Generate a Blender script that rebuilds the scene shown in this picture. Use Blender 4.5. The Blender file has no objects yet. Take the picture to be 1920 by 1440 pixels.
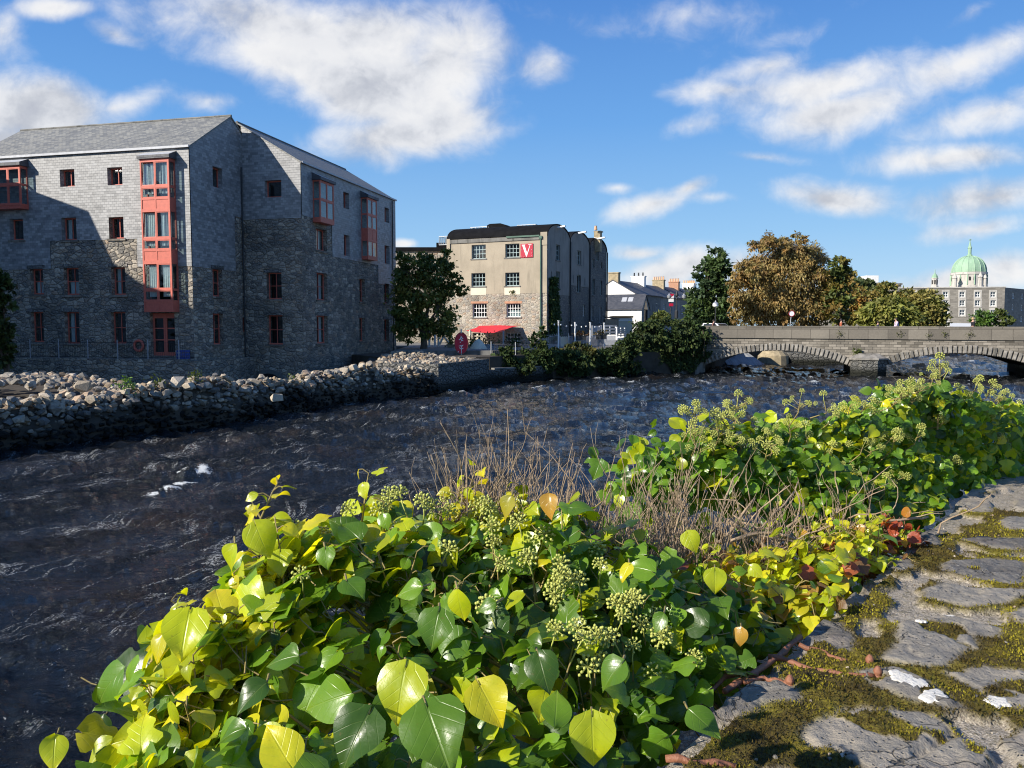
import bpy, bmesh, math, random
import numpy as np
from mathutils import Vector, Matrix
sc = bpy.context.scene
COL = sc.collection
rnd = random.Random(7)
rng = np.random.default_rng(11)
R = math.radians

# ---------------------------------------------------------------- camera
CAMZ = 4.0; F = 1500.0; PITCH = R(4.0)
cam = bpy.data.cameras.new("camera"); camo = bpy.data.objects.new("camera", cam); COL.objects.link(camo)
camo.location = (0, 0, CAMZ); camo.rotation_euler = (R(90) - PITCH, 0, 0)
cam.sensor_width = 36.0; cam.lens = F / 1920 * 36; cam.clip_start = 0.02; cam.clip_end = 6000
sc.camera = camo
CP, SP = math.cos(PITCH), math.sin(PITCH)
def ray(px, py):
    u = (px - 960) / F; v = (py - 720) / F
    return np.array([u, CP - v * SP, -SP - v * CP])
def atY(px, py, Y):
    d = ray(px, py); return np.array([0, 0, CAMZ]) + d * (Y / d[1])
def atZ(px, py, z):
    d = ray(px, py); return np.array([0, 0, CAMZ]) + d * ((z - CAMZ) / d[2])

# ---------------------------------------------------------------- sun, sky, exposure
AX = np.array([.9713, -.2379, 0]); BX = np.array([.2379, .9713, 0]); ZX = np.array([0, 0, 1.0])
SUNK, SUNM = 1.04, .785
SUN = -BX - SUNK * AX + SUNM * ZX; SUN = SUN / np.linalg.norm(SUN)
sl = bpy.data.lights.new("sun", 'SUN'); sl.energy = 5.0; sl.angle = R(.53); sl.color = (1, .93, .82)
so = bpy.data.objects.new("sun", sl); COL.objects.link(so); so.location = (-40, -30, 60)
so.rotation_euler = Vector(SUN).to_track_quat('Z', 'Y').to_euler()
sc.view_settings.view_transform = 'Standard'; sc.view_settings.look = 'None'
EXPO = .6; sc.view_settings.exposure = EXPO; sc.cycles.filter_width = 1.1; sc.view_settings.gamma = 1.0; sc.view_settings.use_curve_mapping = False
SKY_STR = .11; DISP = 2 ** -EXPO      # DISP: what a screen white of 1 is before exposure

class NT:
    def __init__(s, tree):
        s.t = tree; tree.nodes.clear()
    def n(s, typ, ins=None, **props):
        nd = s.t.nodes.new(typ)
        for k, v in props.items(): setattr(nd, k, v)
        if ins:
            for k, v in ins.items():
                sk = nd.inputs[k]
                if isinstance(v, bpy.types.NodeSocket): s.t.links.new(v, sk)
                else: sk.default_value = v
        return nd
    def link(s, a, b): s.t.links.new(a, b)
    def math(s, op, a, b=None, c=None, clamp=False):
        ins = {0: a}
        if b is not None: ins[1] = b
        if c is not None: ins[2] = c
        return s.n('ShaderNodeMath', ins, operation=op, use_clamp=clamp).outputs[0]
    def ramp(s, fac, stops, interp='LINEAR'):
        nd = s.n('ShaderNodeValToRGB', {0: fac}); cr = nd.color_ramp; cr.interpolation = interp
        while len(cr.elements) < len(stops): cr.elements.new(.5)
        for e, (p, c) in zip(cr.elements, stops):
            e.position = p; e.color = (c[0], c[1], c[2], 1) if not isinstance(c, (int, float)) else (c, c, c, 1)
        return nd.outputs[0]
    def mix(s, fac, a, b, blend='MIX'):
        nd = s.n('ShaderNodeMix', data_type='RGBA', blend_type=blend)
        for i, v in ((0, fac), (6, a), (7, b)):
            if isinstance(v, bpy.types.NodeSocket): s.t.links.new(v, nd.inputs[i])
            else: nd.inputs[i].default_value = v if not isinstance(v, tuple) or len(v) == 4 else (*v, 1)
        return nd.outputs[2]
    def noise(s, vec, scale, detail=4, rough=.55, dist=0, dim='3D'):
        return s.n('ShaderNodeTexNoise', {'Vector': vec, 'Scale': scale, 'Detail': detail, 'Roughness': rough, 'Distortion': dist}, noise_dimensions=dim).outputs[0]
    def smooth(s, v, lo, hi):
        return s.n('ShaderNodeMapRange', {0: v, 1: lo, 2: hi, 3: 0.0, 4: 1.0}, interpolation_type='SMOOTHSTEP').outputs[0]

world = bpy.data.worlds.new("World"); sc.world = world; world.use_nodes = True
w = NT(world.node_tree)
sky = w.n('ShaderNodeTexSky', sky_type='NISHITA', sun_disc=False, sun_elevation=math.asin(SUN[2]),
          sun_rotation=math.atan2(SUN[0], SUN[1]), altitude=0.0, air_density=1.0, dust_density=.55, ozone_density=2.2)
tc = w.n('ShaderNodeTexCoord').outputs['Generated']
sx = w.n('ShaderNodeSeparateXYZ', {0: tc})
yy = w.math('MAXIMUM', sx.outputs[1], .05)
pp = w.math('DIVIDE', sx.outputs[0], yy); qq = w.math('DIVIDE', sx.outputs[2], yy)
pq = w.n('ShaderNodeCombineXYZ', {0: pp, 1: qq, 2: 0.0}).outputs[0]
pqs = w.n('ShaderNodeVectorMath', {0: pq, 1: (1, 1.22, 1)}, operation='MULTIPLY').outputs[0]
wn = w.n('ShaderNodeTexNoise', {'Vector': pqs, 'Scale': 5.0, 'Detail': 3, 'Roughness': .5})
warp = w.n('ShaderNodeVectorMath', {0: wn.outputs['Color'], 1: (.5, .5, .5)}, operation='SUBTRACT').outputs[0]
pqw = w.n('ShaderNodeVectorMath', {0: warp, 1: (.06, .05, 0), 2: pq}, operation='MULTIPLY_ADD').outputs[0]
def pqp(px, py):
    d = ray(px, py); return d[0] / d[1], d[2] / d[1]
# the clouds of the day: centre, radii (in hundredths of a unit direction), tilt, weight
CLOUDS = [(600, 60, 340, 85, -8, 1.5), (700, 150, 240, 110, -20, 1.7), (770, 245, 190, 62, 12, 1.5), (540, 105, 210, 62, -15, 1.3), (820, 120, 130, 90, 0, 1.2), (725, 290, 70, 42, 0, .9), (900, 245, 120, 30, 8, .6),
          (90, 215, 200, 80, -8, 1.35), (230, 210, 120, 36, 15, .8), (20, 260, 160, 70, 0, 1.1), (95, 5, 80, 22, 0, .9), (225, 55, 60, 20, -20, .55), (5, 45, 45, 40, 0, .7), (400, 195, 60, 22, 0, .55),
          (1025, 125, 52, 42, 10, .72), (1130, 50, 130, 34, -8, .5), (1300, 25, 210, 45, 3, .55), (1500, 55, 90, 24, 20, .36),
          (1560, 150, 220, 55, 8, .95), (1590, 205, 170, 52, 8, 1.15), (1360, 165, 150, 24, 4, .62), (1800, 125, 200, 48, 14, .9), (1890, 95, 130, 40, 20, .8), (1860, 210, 170, 36, 15, .7), (1830, 35, 150, 22, 25, .42), (1440, 120, 110, 26, 12, .7),
          (1230, 385, 105, 26, 14, .95), (1290, 362, 55, 22, 15, .95), (1330, 378, 60, 14, 0, .6), (1555, 370, 130, 30, -6, .95), (1490, 362, 70, 24, 0, .7), (1790, 302, 150, 28, 2, .85), (1860, 375, 160, 38, 8, 1.0), (1840, 425, 140, 24, 4, .85), (1160, 358, 42, 12, 0, .6), (1420, 298, 60, 10, 0, .45), (1280, 240, 60, 18, 12, .38),
          (1190, 466, 70, 14, 0, .8), (1250, 505, 120, 38, 10, 1.15), (1300, 490, 60, 32, 0, 1.2), (1390, 505, 60, 40, 0, 1.0), (1800, 520, 160, 36, 6, 1.2), (1890, 500, 90, 44, 0, 1.2), (1720, 530, 80, 20, 10, 1.0), (760, 462, 24, 10, 0, 1.0), (1500, 560, 500, 28, 0, .8),
          (-400, 120, 380, 120, 10, 1.1), (-500, 420, 300, 60, 0, .9), (2400, 150, 400, 90, 8, 1.0), (2500, 420, 400, 60, 0, 1.0), (1000, -500, 700, 160, 10, 1.0), (300, -350, 300, 100, 0, .8), (2000, -450, 400, 120, -15, .8)]
mx = None
for (cx, cy, rx, ry, rot, wt) in CLOUDS:
    p0, q0 = pqp(cx, cy)
    m = w.n('ShaderNodeMapping', {'Vector': pqw, 'Location': (p0, q0, 0), 'Rotation': (0, 0, R(rot)), 'Scale': (rx / F * 1.18, ry / F * 1.18, 1)}, vector_type='TEXTURE').outputs[0]
    ln = w.n('ShaderNodeVectorMath', {0: m}, operation='LENGTH').outputs['Value']
    v = w.math('MULTIPLY_ADD', ln, -wt, wt)
    mx = v if mx is None else w.n('ShaderNodeMath', {0: mx, 1: v, 2: .25}, operation='SMOOTH_MAX').outputs[0]
mx = w.math('MAXIMUM', mx, -1.0)
cn = w.noise(pqs, 5.5, 10, .56, .1, '2D')
cf = w.noise(pqs, 19.0, 8, .62, .3, '2D')
sh_v = w.n('ShaderNodeVectorMath', {0: pqs, 1: (-.03, .04, 0)}, operation='ADD').outputs[0]
cn2 = w.noise(sh_v, 5.5, 6, .5, .1, '2D'); cf2 = w.noise(sh_v, 19.0, 5, .55, .3, '2D')
dens = w.math('ADD', mx, w.math('ADD', w.math('MULTIPLY', w.math('SUBTRACT', cn, .5), 1.15), w.math('MULTIPLY', w.math('SUBTRACT', cf, .5), .6)))
cov = w.smooth(dens, -.02, .92)
front = w.smooth(sx.outputs[1], .03, .12)
# behind the camera: unseen shapeless broken cloud, added to whiten the fill light
rest = w.noise(tc, 2.6, 7, .55, .2); rcov = w.math('MULTIPLY', w.smooth(rest, .58, .75), w.math('SUBTRACT', 1.0, front))
cov = w.math('ADD', w.math('MULTIPLY', w.math('MULTIPLY', cov, front), .95), rcov)
# self-shading of the clouds: thick middles and under-sides are greyer, sun-side rims white
lit = w.math('ADD', w.math('MULTIPLY', w.math('SUBTRACT', cn, cn2), 1.7), w.math('MULTIPLY_ADD', w.math('SUBTRACT', cf, cf2), .9, .70), clamp=True)
thick = w.smooth(dens, .55, 1.5)
shade = w.math('SUBTRACT', lit, w.math('MULTIPLY', thick, .27), clamp=True)
ccol = w.ramp(shade, [(0.0, (.48, .50, .57)), (.3, (.60, .62, .67)), (.6, (.80, .81, .84)), (1.0, (.96, .95, .94))])
skyc = w.n('ShaderNodeHueSaturation', {'Saturation': 1.15, 'Value': 1.0, 'Color': sky.outputs[0], 'Fac': 1.0}).outputs[0]
elev = w.math('ARCSINE', sx.outputs[2])
blue = w.ramp(w.math('MULTIPLY', elev, 1.4), [(0.0, (.50, .72, .92)), (.16, (.29, .55, .88)), (.34, (.15, .39, .82)), (.54, (.085, .26, .69)), (1.0, (.045, .16, .50))])
blue = w.n('ShaderNodeVectorMath', {0: blue, 3: DISP / SKY_STR}, operation='SCALE').outputs[0]
skyc = w.mix(.9, skyc, blue)
ccs = w.n('ShaderNodeVectorMath', {0: ccol, 3: DISP / SKY_STR}, operation='SCALE').outputs[0]
fin = w.mix(cov, skyc, ccs)
bg = w.n('ShaderNodeBackground', {'Color': fin, 'Strength': SKY_STR})
w.link(bg.outputs[0], w.n('ShaderNodeOutputWorld').inputs[0])

# ---------------------------------------------------------------- helpers
WL = {}
def wl(o): return WL.get(o.name, np.zeros(3)) if o is not None else np.zeros(3)
def tag(o, label=None, cat=None, group=None, kind=None):
    if label: o['label'] = label
    if cat: o['category'] = cat
    if group: o['group'] = group
    if kind: o['kind'] = kind
    return o
def thing(name, label, cat, loc, group=None):
    o = bpy.data.objects.new(name, None); COL.objects.link(o); o.empty_display_size = .2
    o.location = loc; WL[o.name] = np.array(loc, float)
    return tag(o, label, cat, group)

class MB:
    def __init__(s): s.v = []; s.f = []; s.n = 0; s.uv = []; s.c = []
    def add(s, v, faces, mat=0, uv=None, col=None):
        v = np.asarray(v, float).reshape(-1, 3)
        if not isinstance(faces, list): faces = [faces]
        for f in faces:
            f = np.asarray(f, int)
            if f.size: s.f.append((f + s.n, mat))
        s.v.append(v); s.n += len(v)
        s.uv.append(np.zeros((len(v), 2)) if uv is None else np.asarray(uv, float))
        if col is None: s.c.append(np.ones((len(v), 4)))
        else:
            col = np.asarray(col, float)
            if col.ndim == 1: col = np.tile(col, (len(v), 1))
            if col.shape[1] == 3: col = np.hstack([col, np.ones((len(v), 1))])
            s.c.append(col)
    def poly(s, pts, mat=0, uvo=None, col=None):
        p = np.asarray(pts, float); n = np.zeros(3)
        for i in range(len(p)): n += np.cross(p[i], p[(i + 1) % len(p)])
        n = n / (np.linalg.norm(n) + 1e-12)
        t = np.cross(ZX, n); l = np.linalg.norm(t)
        t = np.array([1.0, 0, 0]) if l < 1e-4 else t / l
        b = np.cross(n, t)
        uv = np.stack([p @ t, p @ b], 1)
        if uvo is not None: uv = uv + np.array(uvo)
        s.add(p, [list(range(len(p)))] and np.array([list(range(len(p)))]), mat, uv, col)
    def quad(s, a, b, c, d, mat=0, col=None): s.poly([a, b, c, d], mat, None, col)
    def box(s, o, ex, ey, ez, mat=0, col=None):   # corner + three edge vectors
        o, ex, ey, ez = [np.asarray(x, float) for x in (o, ex, ey, ez)]
        if np.dot(np.cross(ex, ey), ez) < 0: o = o + ex; ex = -ex
        P = lambda i, j, k: o + ex * i + ey * j + ez * k
        for q in (((0, 0, 0), (0, 1, 0), (1, 1, 0), (1, 0, 0)), ((0, 0, 1), (1, 0, 1), (1, 1, 1), (0, 1, 1)), ((0, 0, 0), (1, 0, 0), (1, 0, 1), (0, 0, 1)),
                  ((1, 0, 0), (1, 1, 0), (1, 1, 1), (1, 0, 1)), ((1, 1, 0), (0, 1, 0), (0, 1, 1), (1, 1, 1)), ((0, 1, 0), (0, 0, 0), (0, 0, 1), (0, 1, 1))):
            s.poly([P(*t) for t in q], mat, None, col)
    def cbox(s, c, sx, sy, sz, ang=0, mat=0, col=None):   # bottom-centre box turned about z
        ca, sa = math.cos(ang), math.sin(ang); ex = np.array([ca, sa, 0]) * sx; ey = np.array([-sa, ca, 0]) * sy
        s.box(np.asarray(c, float) - ex / 2 - ey / 2, ex, ey, (0, 0, sz), mat, col)
    def tube(s, path, rad, sides=6, mat=0, col=None, cap=True):
        p = np.asarray(path, float); n = len(p)
        rad = np.full(n, rad) if np.isscalar(rad) else np.asarray(rad, float)
        tg = np.gradient(p, axis=0) if n > 1 else np.array([[0, 0, 1.0]]); tg /= (np.linalg.norm(tg, axis=1, keepdims=True) + 1e-9)
        up = np.array([0, 0, 1.0]) if abs(tg[0, 2]) < .9 else np.array([1.0, 0, 0])
        a = np.arange(sides) * 2 * math.pi / sides; V = []; UV = []
        u = np.cross(up, tg[0]); u /= np.linalg.norm(u); L = 0
        for i in range(n):
            u = u - tg[i] * (u @ tg[i]); u /= (np.linalg.norm(u) + 1e-9); w_ = np.cross(tg[i], u)
            V.append(p[i] + rad[i] * (np.cos(a)[:, None] * u + np.sin(a)[:, None] * w_))
            if i: L += np.linalg.norm(p[i] - p[i - 1])
            UV += [(k / sides, L) for k in range(sides)]
        V = np.concatenate(V); f = []
        for i in range(n - 1):
            for k in range(sides):
                k2 = (k + 1) % sides; f.append((i * sides + k, i * sides + k2, (i + 1) * sides + k2, (i + 1) * sides + k))
        fs = [np.array(f)]
        if cap: fs.append(np.array([list(range(sides))[::-1]])); fs.append(np.array([[(n - 1) * sides + k for k in range(sides)]]))
        s.add(V, fs, mat, np.array(UV), col)
    def lathe(s, prof, sides, c=(0, 0, 0), mat=0, col=None, ang0=0):   # prof: (r,z)
        a = ang0 + np.arange(sides) * 2 * math.pi / sides; V = []
        for r, z in prof: V.append(np.stack([c[0] + r * np.cos(a), c[1] + r * np.sin(a), np.full(sides, c[2] + z)], 1))
        f = []; n = len(prof)
        for i in range(n - 1):
            for k in range(sides):
                k2 = (k + 1) % sides; f.append((i * sides + k, i * sides + k2, (i + 1) * sides + k2, (i + 1) * sides + k))
        uv = np.array([(k / sides * 6, z) for r, z in prof for k in range(sides)])
        s.add(np.concatenate(V), [np.array(f), np.array([[(n - 1) * sides + k for k in range(sides)]])], mat, uv, col)
    def extrude(s, pts, vec, mat=0, col=None):   # polygon + thickness
        p = np.asarray(pts, float); v = np.asarray(vec, float); nrm = np.zeros(3)
        for i in range(len(p)): nrm += np.cross(p[i], p[(i + 1) % len(p)])
        if nrm @ v > 0: p = p[::-1]
        s.poly(p, mat, None, col); q = p + v; s.poly(q[::-1], mat, None, col)
        for i in range(len(p)):
            j = (i + 1) % len(p); s.poly([p[j], p[i], q[i], q[j]], mat, None, col)
    def build(s, name, mats, parent=None, smooth=False, loc=None):
        me = bpy.data.meshes.new(name)
        if not isinstance(mats, (list, tuple)): mats = [mats]
        V = np.concatenate(s.v) if s.v else np.zeros((0, 3))
        if parent is not None: org = wl(parent)
        elif loc is not None: org = np.array(loc, float)
        else: org = np.array([(V[:, 0].min() + V[:, 0].max()) / 2, (V[:, 1].min() + V[:, 1].max()) / 2, V[:, 2].min()])
        me.vertices.add(len(V)); me.vertices.foreach_set('co', (V - org).ravel())
        lv = []; ls = []; mi = []; st = 0
        for f, m in s.f:
            k = f.shape[1]; lv.append(f.ravel()); ls.append(st + np.arange(len(f)) * k); st += f.size; mi.append(np.full(len(f), m))
        lv = np.concatenate(lv); ls = np.concatenate(ls); mi = np.concatenate(mi)
        me.loops.add(len(lv)); me.loops.foreach_set('vertex_index', lv.astype(np.int32))
        me.polygons.add(len(ls)); me.polygons.foreach_set('loop_start', ls.astype(np.int32))
        me.polygons.foreach_set('material_index', mi.astype(np.int32))
        me.polygons.foreach_set('use_smooth', np.full(len(ls), smooth))
        UV = np.concatenate(s.uv); ul = me.uv_layers.new(name='UVMap'); ul.data.foreach_set('uv', UV[lv].ravel())
        C = np.concatenate(s.c)
        if not np.all(C == 1): ca = me.color_attributes.new('col', 'FLOAT_COLOR', 'POINT'); ca.data.foreach_set('color', C.ravel())
        for m in mats: me.materials.append(m)
        me.update(calc_edges=True); me.validate(clean_customdata=False)
        o = bpy.data.objects.new(name, me); COL.objects.link(o)
        if parent is not None: o.parent = parent; WL[o.name] = org
        else: o.location = org; WL[o.name] = org
        return o

class Plane:
    def __init__(s, O, ax, n): s.O = np.array(O, float); s.ax = np.array(ax, float); s.nn = np.array(n, float)
    def pt(s, u, z, d=0): return s.O + s.ax * u + ZX * z + s.nn * d
    def px(s, x, y):
        d = ray(x, y); c = np.array([0, 0, CAMZ]); t = ((s.O - c) @ s.nn) / (d @ s.nn); p = c + d * t
        return float((p - s.O) @ s.ax), float(p[2])
    def rect(s, x0, y0, x1, y1):
        a = s.px(x0, y0); b = s.px(x1, y1); c = s.px(x0, y1); d = s.px(x1, y0)
        return ((a[0] + c[0]) / 2, (c[1] + b[1]) / 2, (b[0] + d[0]) / 2, (a[1] + d[1]) / 2)
    def off(s, d): return Plane(s.O + s.nn * d, s.ax, s.nn)
    def box(s, mb, u0, z0, u1, z1, d0, d1, mat=0):
        mb.box(s.pt(u0, z0, d0), s.ax * (u1 - u0), ZX * (z1 - z0), s.nn * (d1 - d0), mat)
    def quad(s, mb, u0, z0, u1, z1, d, mat=0, flip=False):
        q = [s.pt(u0, z0, d), s.pt(u1, z0, d), s.pt(u1, z1, d), s.pt(u0, z1, d)]
        nrm = np.cross(q[1] - q[0], q[3] - q[0])
        if (nrm @ s.nn < 0) != flip: q = q[::-1]
        mb.poly(q, mat)
    def wall(s, mbs, u0, u1, z0, z1, holes, region, depth=.3, back=None, extra_u=(), extra_z=(), backd=.35):
        """wall with real openings: mbs maps region name -> (MB, material index)"""
        us = sorted({round(x, 4) for x in [u0, u1, *extra_u, *[h[0] for h in holes], *[h[2] for h in holes]] if u0 - 1e-6 <= x <= u1 + 1e-6})
        zs = sorted({round(x, 4) for x in [z0, z1, *extra_z, *[h[1] for h in holes], *[h[3] for h in holes]] if z0 - 1e-6 <= x <= z1 + 1e-6})
        for i in range(len(us) - 1):
            for j in range(len(zs) - 1):
                uc = (us[i] + us[i + 1]) / 2; zc = (zs[j] + zs[j + 1]) / 2
                if any(h[0] < uc < h[2] and h[1] < zc < h[3] for h in holes): continue
                k = region(uc, zc)
                if k is None: continue
                mb, m, pr = mbs[k]; s.quad(mb, us[i], zs[j], us[i + 1], zs[j + 1], pr, m)
        for h in holes:
            k = region((h[0] + h[2]) / 2, h[1] - .05) or region((h[0] + h[2]) / 2, h[3] + .05)
            if k is None: continue
            mb, m, pr = mbs[k]; a, b, c, d = h; D = -depth - backd
            for q in (((a, b, pr), (a, b, D), (a, d, D), (a, d, pr)), ((c, b, pr), (c, d, pr), (c, d, D), (c, b, D)), ((a, b, pr), (c, b, pr), (c, b, D), (a, b, D)), ((a, d, pr), (a, d, D), (c, d, D), (c, d, pr))):
                mb.poly([s.pt(*t) for t in q], m)
            if back is not None: s.quad(back[0], a, b, c, d, D, back[1])

def lerp(a, b, t): return np.asarray(a, float) * (1 - t) + np.asarray(b, float) * t
def hash2(ix, iy, seed):
    h = (ix.astype(np.int64) * 374761393 + iy.astype(np.int64) * 668265263 + seed * 1442695041) & 0xffffffff
    h = ((h ^ (h >> 13)) * 1274126177) & 0xffffffff
    return ((h ^ (h >> 16)) & 0xffff) / 65535.0
def vnoise(x, y, seed=0):
    ix = np.floor(x); iy = np.floor(y); fx = x - ix; fy = y - iy
    fx = fx * fx * fx * (fx * (fx * 6 - 15) + 10); fy = fy * fy * fy * (fy * (fy * 6 - 15) + 10)
    a = hash2(ix, iy, seed); b = hash2(ix + 1, iy, seed); c = hash2(ix, iy + 1, seed); d = hash2(ix + 1, iy + 1, seed)
    return (a * (1 - fx) + b * fx) * (1 - fy) + (c * (1 - fx) + d * fx) * fy
def pnoise(x, y, seed=0):
    ix = np.floor(x); iy = np.floor(y); fx = x - ix; fy = y - iy
    def g(a, b):
        t = hash2(ix + a, iy + b, seed) * 2 * math.pi; return np.cos(t) * (fx - a) + np.sin(t) * (fy - b)
    u = fx * fx * fx * (fx * (fx * 6 - 15) + 10); v = fy * fy * fy * (fy * (fy * 6 - 15) + 10)
    return .5 + .75 * ((g(0, 0) * (1 - u) + g(1, 0) * u) * (1 - v) + (g(0, 1) * (1 - u) + g(1, 1) * u) * v)
def pfbm(x, y, oct=4, seed=0, gain=.5):
    s = np.zeros_like(np.asarray(x, float)); a = 1.0; t = 0
    for i in range(oct):
        s = s + a * pnoise(x, y, seed + i * 17); t += a; a *= gain; c, d = x * 1.6 - y * 1.2, x * 1.2 + y * 1.6; x, y = c + 3.1, d + 7.7
    return s / t
def fbm(x, y, oct=4, seed=0, gain=.5):
    s = np.zeros_like(np.asarray(x, float)); a = 1.0; t = 0
    for i in range(oct):
        s = s + a * vnoise(x, y, seed + i * 17); t += a; a *= gain; c, d = x * 1.6 - y * 1.2, x * 1.2 + y * 1.6; x, y = c + 3.1, d + 7.7
    return s / t
# ---------------------------------------------------------------- materials
def mat(name):
    m = bpy.data.materials.new(name); m.use_nodes = True; return m, NT(m.node_tree)
def finish(m, t, bsdf, disp=None):
    o = t.n('ShaderNodeOutputMaterial'); t.link(bsdf, o.inputs[0]); return m
def bump(t, h, strength, dist=.02, normal=None):
    ins = {'Height': h, 'Strength': strength, 'Distance': dist}
    if normal is not None: ins['Normal'] = normal
    return t.n('ShaderNodeBump', ins).outputs[0]
def c4(c): return (c[0], c[1], c[2], 1)
def m_plain(name, col, rough=.6, var=.18, scale=3.0, bmp=.15, metal=0.0, stain=None, spec=.4, bscale=None):
    m, t = mat(name); P = t.n('ShaderNodeTexCoord').outputs['Object']
    n = t.noise(P, scale, 6, .6)
    dark = tuple(x * (1 - var) for x in col); lite = tuple(min(1, x * (1 + var)) for x in col)
    c = t.ramp(n, [(.3, dark), (.7, lite)])
    if stain:
        n2 = t.noise(t.n('ShaderNodeVectorMath', {0: P, 1: (1.2, 1.2, .18)}, operation='MULTIPLY').outputs[0], 1.3, 6, .65)
        c = t.mix(t.smooth(n2, .5, .72), c, c4(stain))
    b = bump(t, t.noise(P, bscale or scale * 12, 4, .6), bmp, .01)
    s = t.n('ShaderNodeBsdfPrincipled', {'Base Color': c, 'Roughness': rough, 'Metallic': metal, 'Normal': b, 'Specular IOR Level': spec})
    return finish(m, t, s.outputs[0])
def m_rubble(name, cols, mortar, su=2.3, sv=3.6, bmp=.9, mw=.05, rough=.85, damp=None):
    m, t = mat(name); uv = t.n('ShaderNodeUVMap').outputs[0]
    ds = t.n('ShaderNodeTexNoise', {'Vector': uv, 'Scale': 2.2, 'Detail': 3})
    off = t.n('ShaderNodeVectorMath', {0: ds.outputs['Color'], 1: (.5, .5, .5)}, operation='SUBTRACT').outputs[0]
    q = t.n('ShaderNodeVectorMath', {0: off, 1: (.22, .14, 0), 2: uv}, operation='MULTIPLY_ADD').outputs[0]
    big = t.noise(uv, .35, 3, .5)
    q = t.n('ShaderNodeVectorMath', {0: q, 1: (su, sv, 1)}, operation='MULTIPLY').outputs[0]
    va = t.n('ShaderNodeTexVoronoi', {'Vector': q, 'Scale': 1.0, 'Randomness': .92}, voronoi_dimensions='2D')
    ve = t.n('ShaderNodeTexVoronoi', {'Vector': q, 'Scale': 1.0, 'Randomness': .92}, voronoi_dimensions='2D', feature='DISTANCE_TO_EDGE')
    rv = t.n('ShaderNodeSeparateColor', {0: va.outputs['Color']})
    c = t.ramp(rv.outputs[0], [((i + .0) / max(1, len(cols) - 1), cc) for i, cc in enumerate(cols)])
    fine = t.noise(uv, 14, 6, .65)
    c = t.mix(t.smooth(fine, .42, .7), c, t.mix(.6, c, (.55, .52, .46, 1)))
    c = t.mix(t.smooth(fine, .55, .3), c, t.mix(.55, c, (.02, .022, .024, 1)))
    ed = t.math('ADD', ve.outputs['Distance'], t.math('MULTIPLY', t.math('SUBTRACT', fine, .5), .1))
    joint = t.smooth(ed, mw * 1.7, mw * .5)
    c = t.mix(joint, c, c4(mortar))
    c = t.mix(t.smooth(big, .45, .75), c, t.mix(.45, c, (.03, .032, .03, 1)))
    if damp:
        z = t.n('ShaderNodeSeparateXYZ', {0: uv}).outputs[1]
        zz = t.math('ADD', z, t.math('MULTIPLY', t.math('SUBTRACT', fine, .5), .5))
        c = t.mix(t.smooth(zz, damp[1], damp[0]), c, (.012, .013, .009, 1))
    h = t.math('ADD', t.smooth(ed, 0.0, .22), t.math('MULTIPLY', fine, .5))
    h = t.math('ADD', h, t.math('MULTIPLY', rv.outputs[1], .5))
    s = t.n('ShaderNodeBsdfPrincipled', {'Base Color': c, 'Roughness': rough, 'Normal': bump(t, h, bmp, .06), 'Specular IOR Level': .25})
    return finish(m, t, s.outputs[0])
def m_tile(name, c1, c2, gap, w, h, gapw=.012, rough=.45, bmp=.6, lichen=None, spec=.5, off=.5, streak=.35):
    m, t = mat(name); uv = t.n('ShaderNodeUVMap').outputs[0]
    b = t.n('ShaderNodeTexBrick', {'Vector': uv, 'Color1': (0, 0, 0, 1), 'Color2': (1, 1, 1, 1), 'Mortar': (.5, .5, .5, 1), 'Scale': 1.0, 'Mortar Size': gapw, 'Mortar Smooth': .3, 'Bias': 0.0, 'Brick Width': w, 'Row Height': h}, offset=off)
    n = t.noise(uv, 7, 6, .65); nb = t.noise(uv, .5, 4, .6)
    f = t.math('ADD', t.n('ShaderNodeSeparateColor', {0: b.outputs['Color']}).outputs[0], t.math('MULTIPLY', t.math('SUBTRACT', n, .5), 1.0))
    c = t.ramp(f, [(.0, c1), (1.0, c2)])
    c = t.mix(t.math('MULTIPLY', t.smooth(nb, .4, .75), streak), c, t.mix(.6, c, (.02, .022, .026, 1)))
    if lichen: c = t.mix(t.math('MULTIPLY', t.smooth(t.noise(uv, 1.6, 8, .75), .58, .74), .75), c, c4(lichen))
    c = t.mix(b.outputs['Fac'], c, c4(gap))
    g = t.n('ShaderNodeSeparateXYZ', {0: uv}).outputs[1]
    row = t.math('FRACT', t.math('DIVIDE', g, h))          # each tile tips out at its lower edge
    hh = t.math('ADD', t.math('MULTIPLY', t.math('SUBTRACT', 1.0, b.outputs['Fac']), .6), t.math('ADD', t.math('MULTIPLY', n, .25), t.math('MULTIPLY', row, -.35)))
    rr = t.math('MULTIPLY_ADD', t.n('ShaderNodeSeparateColor', {0: b.outputs['Color']}).outputs[0], .2, rough)
    s = t.n('ShaderNodeBsdfPrincipled', {'Base Color': c, 'Roughness': rr, 'Normal': bump(t, hh, bmp, .02), 'Specular IOR Level': spec})
    return finish(m, t, s.outputs[0])
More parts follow.
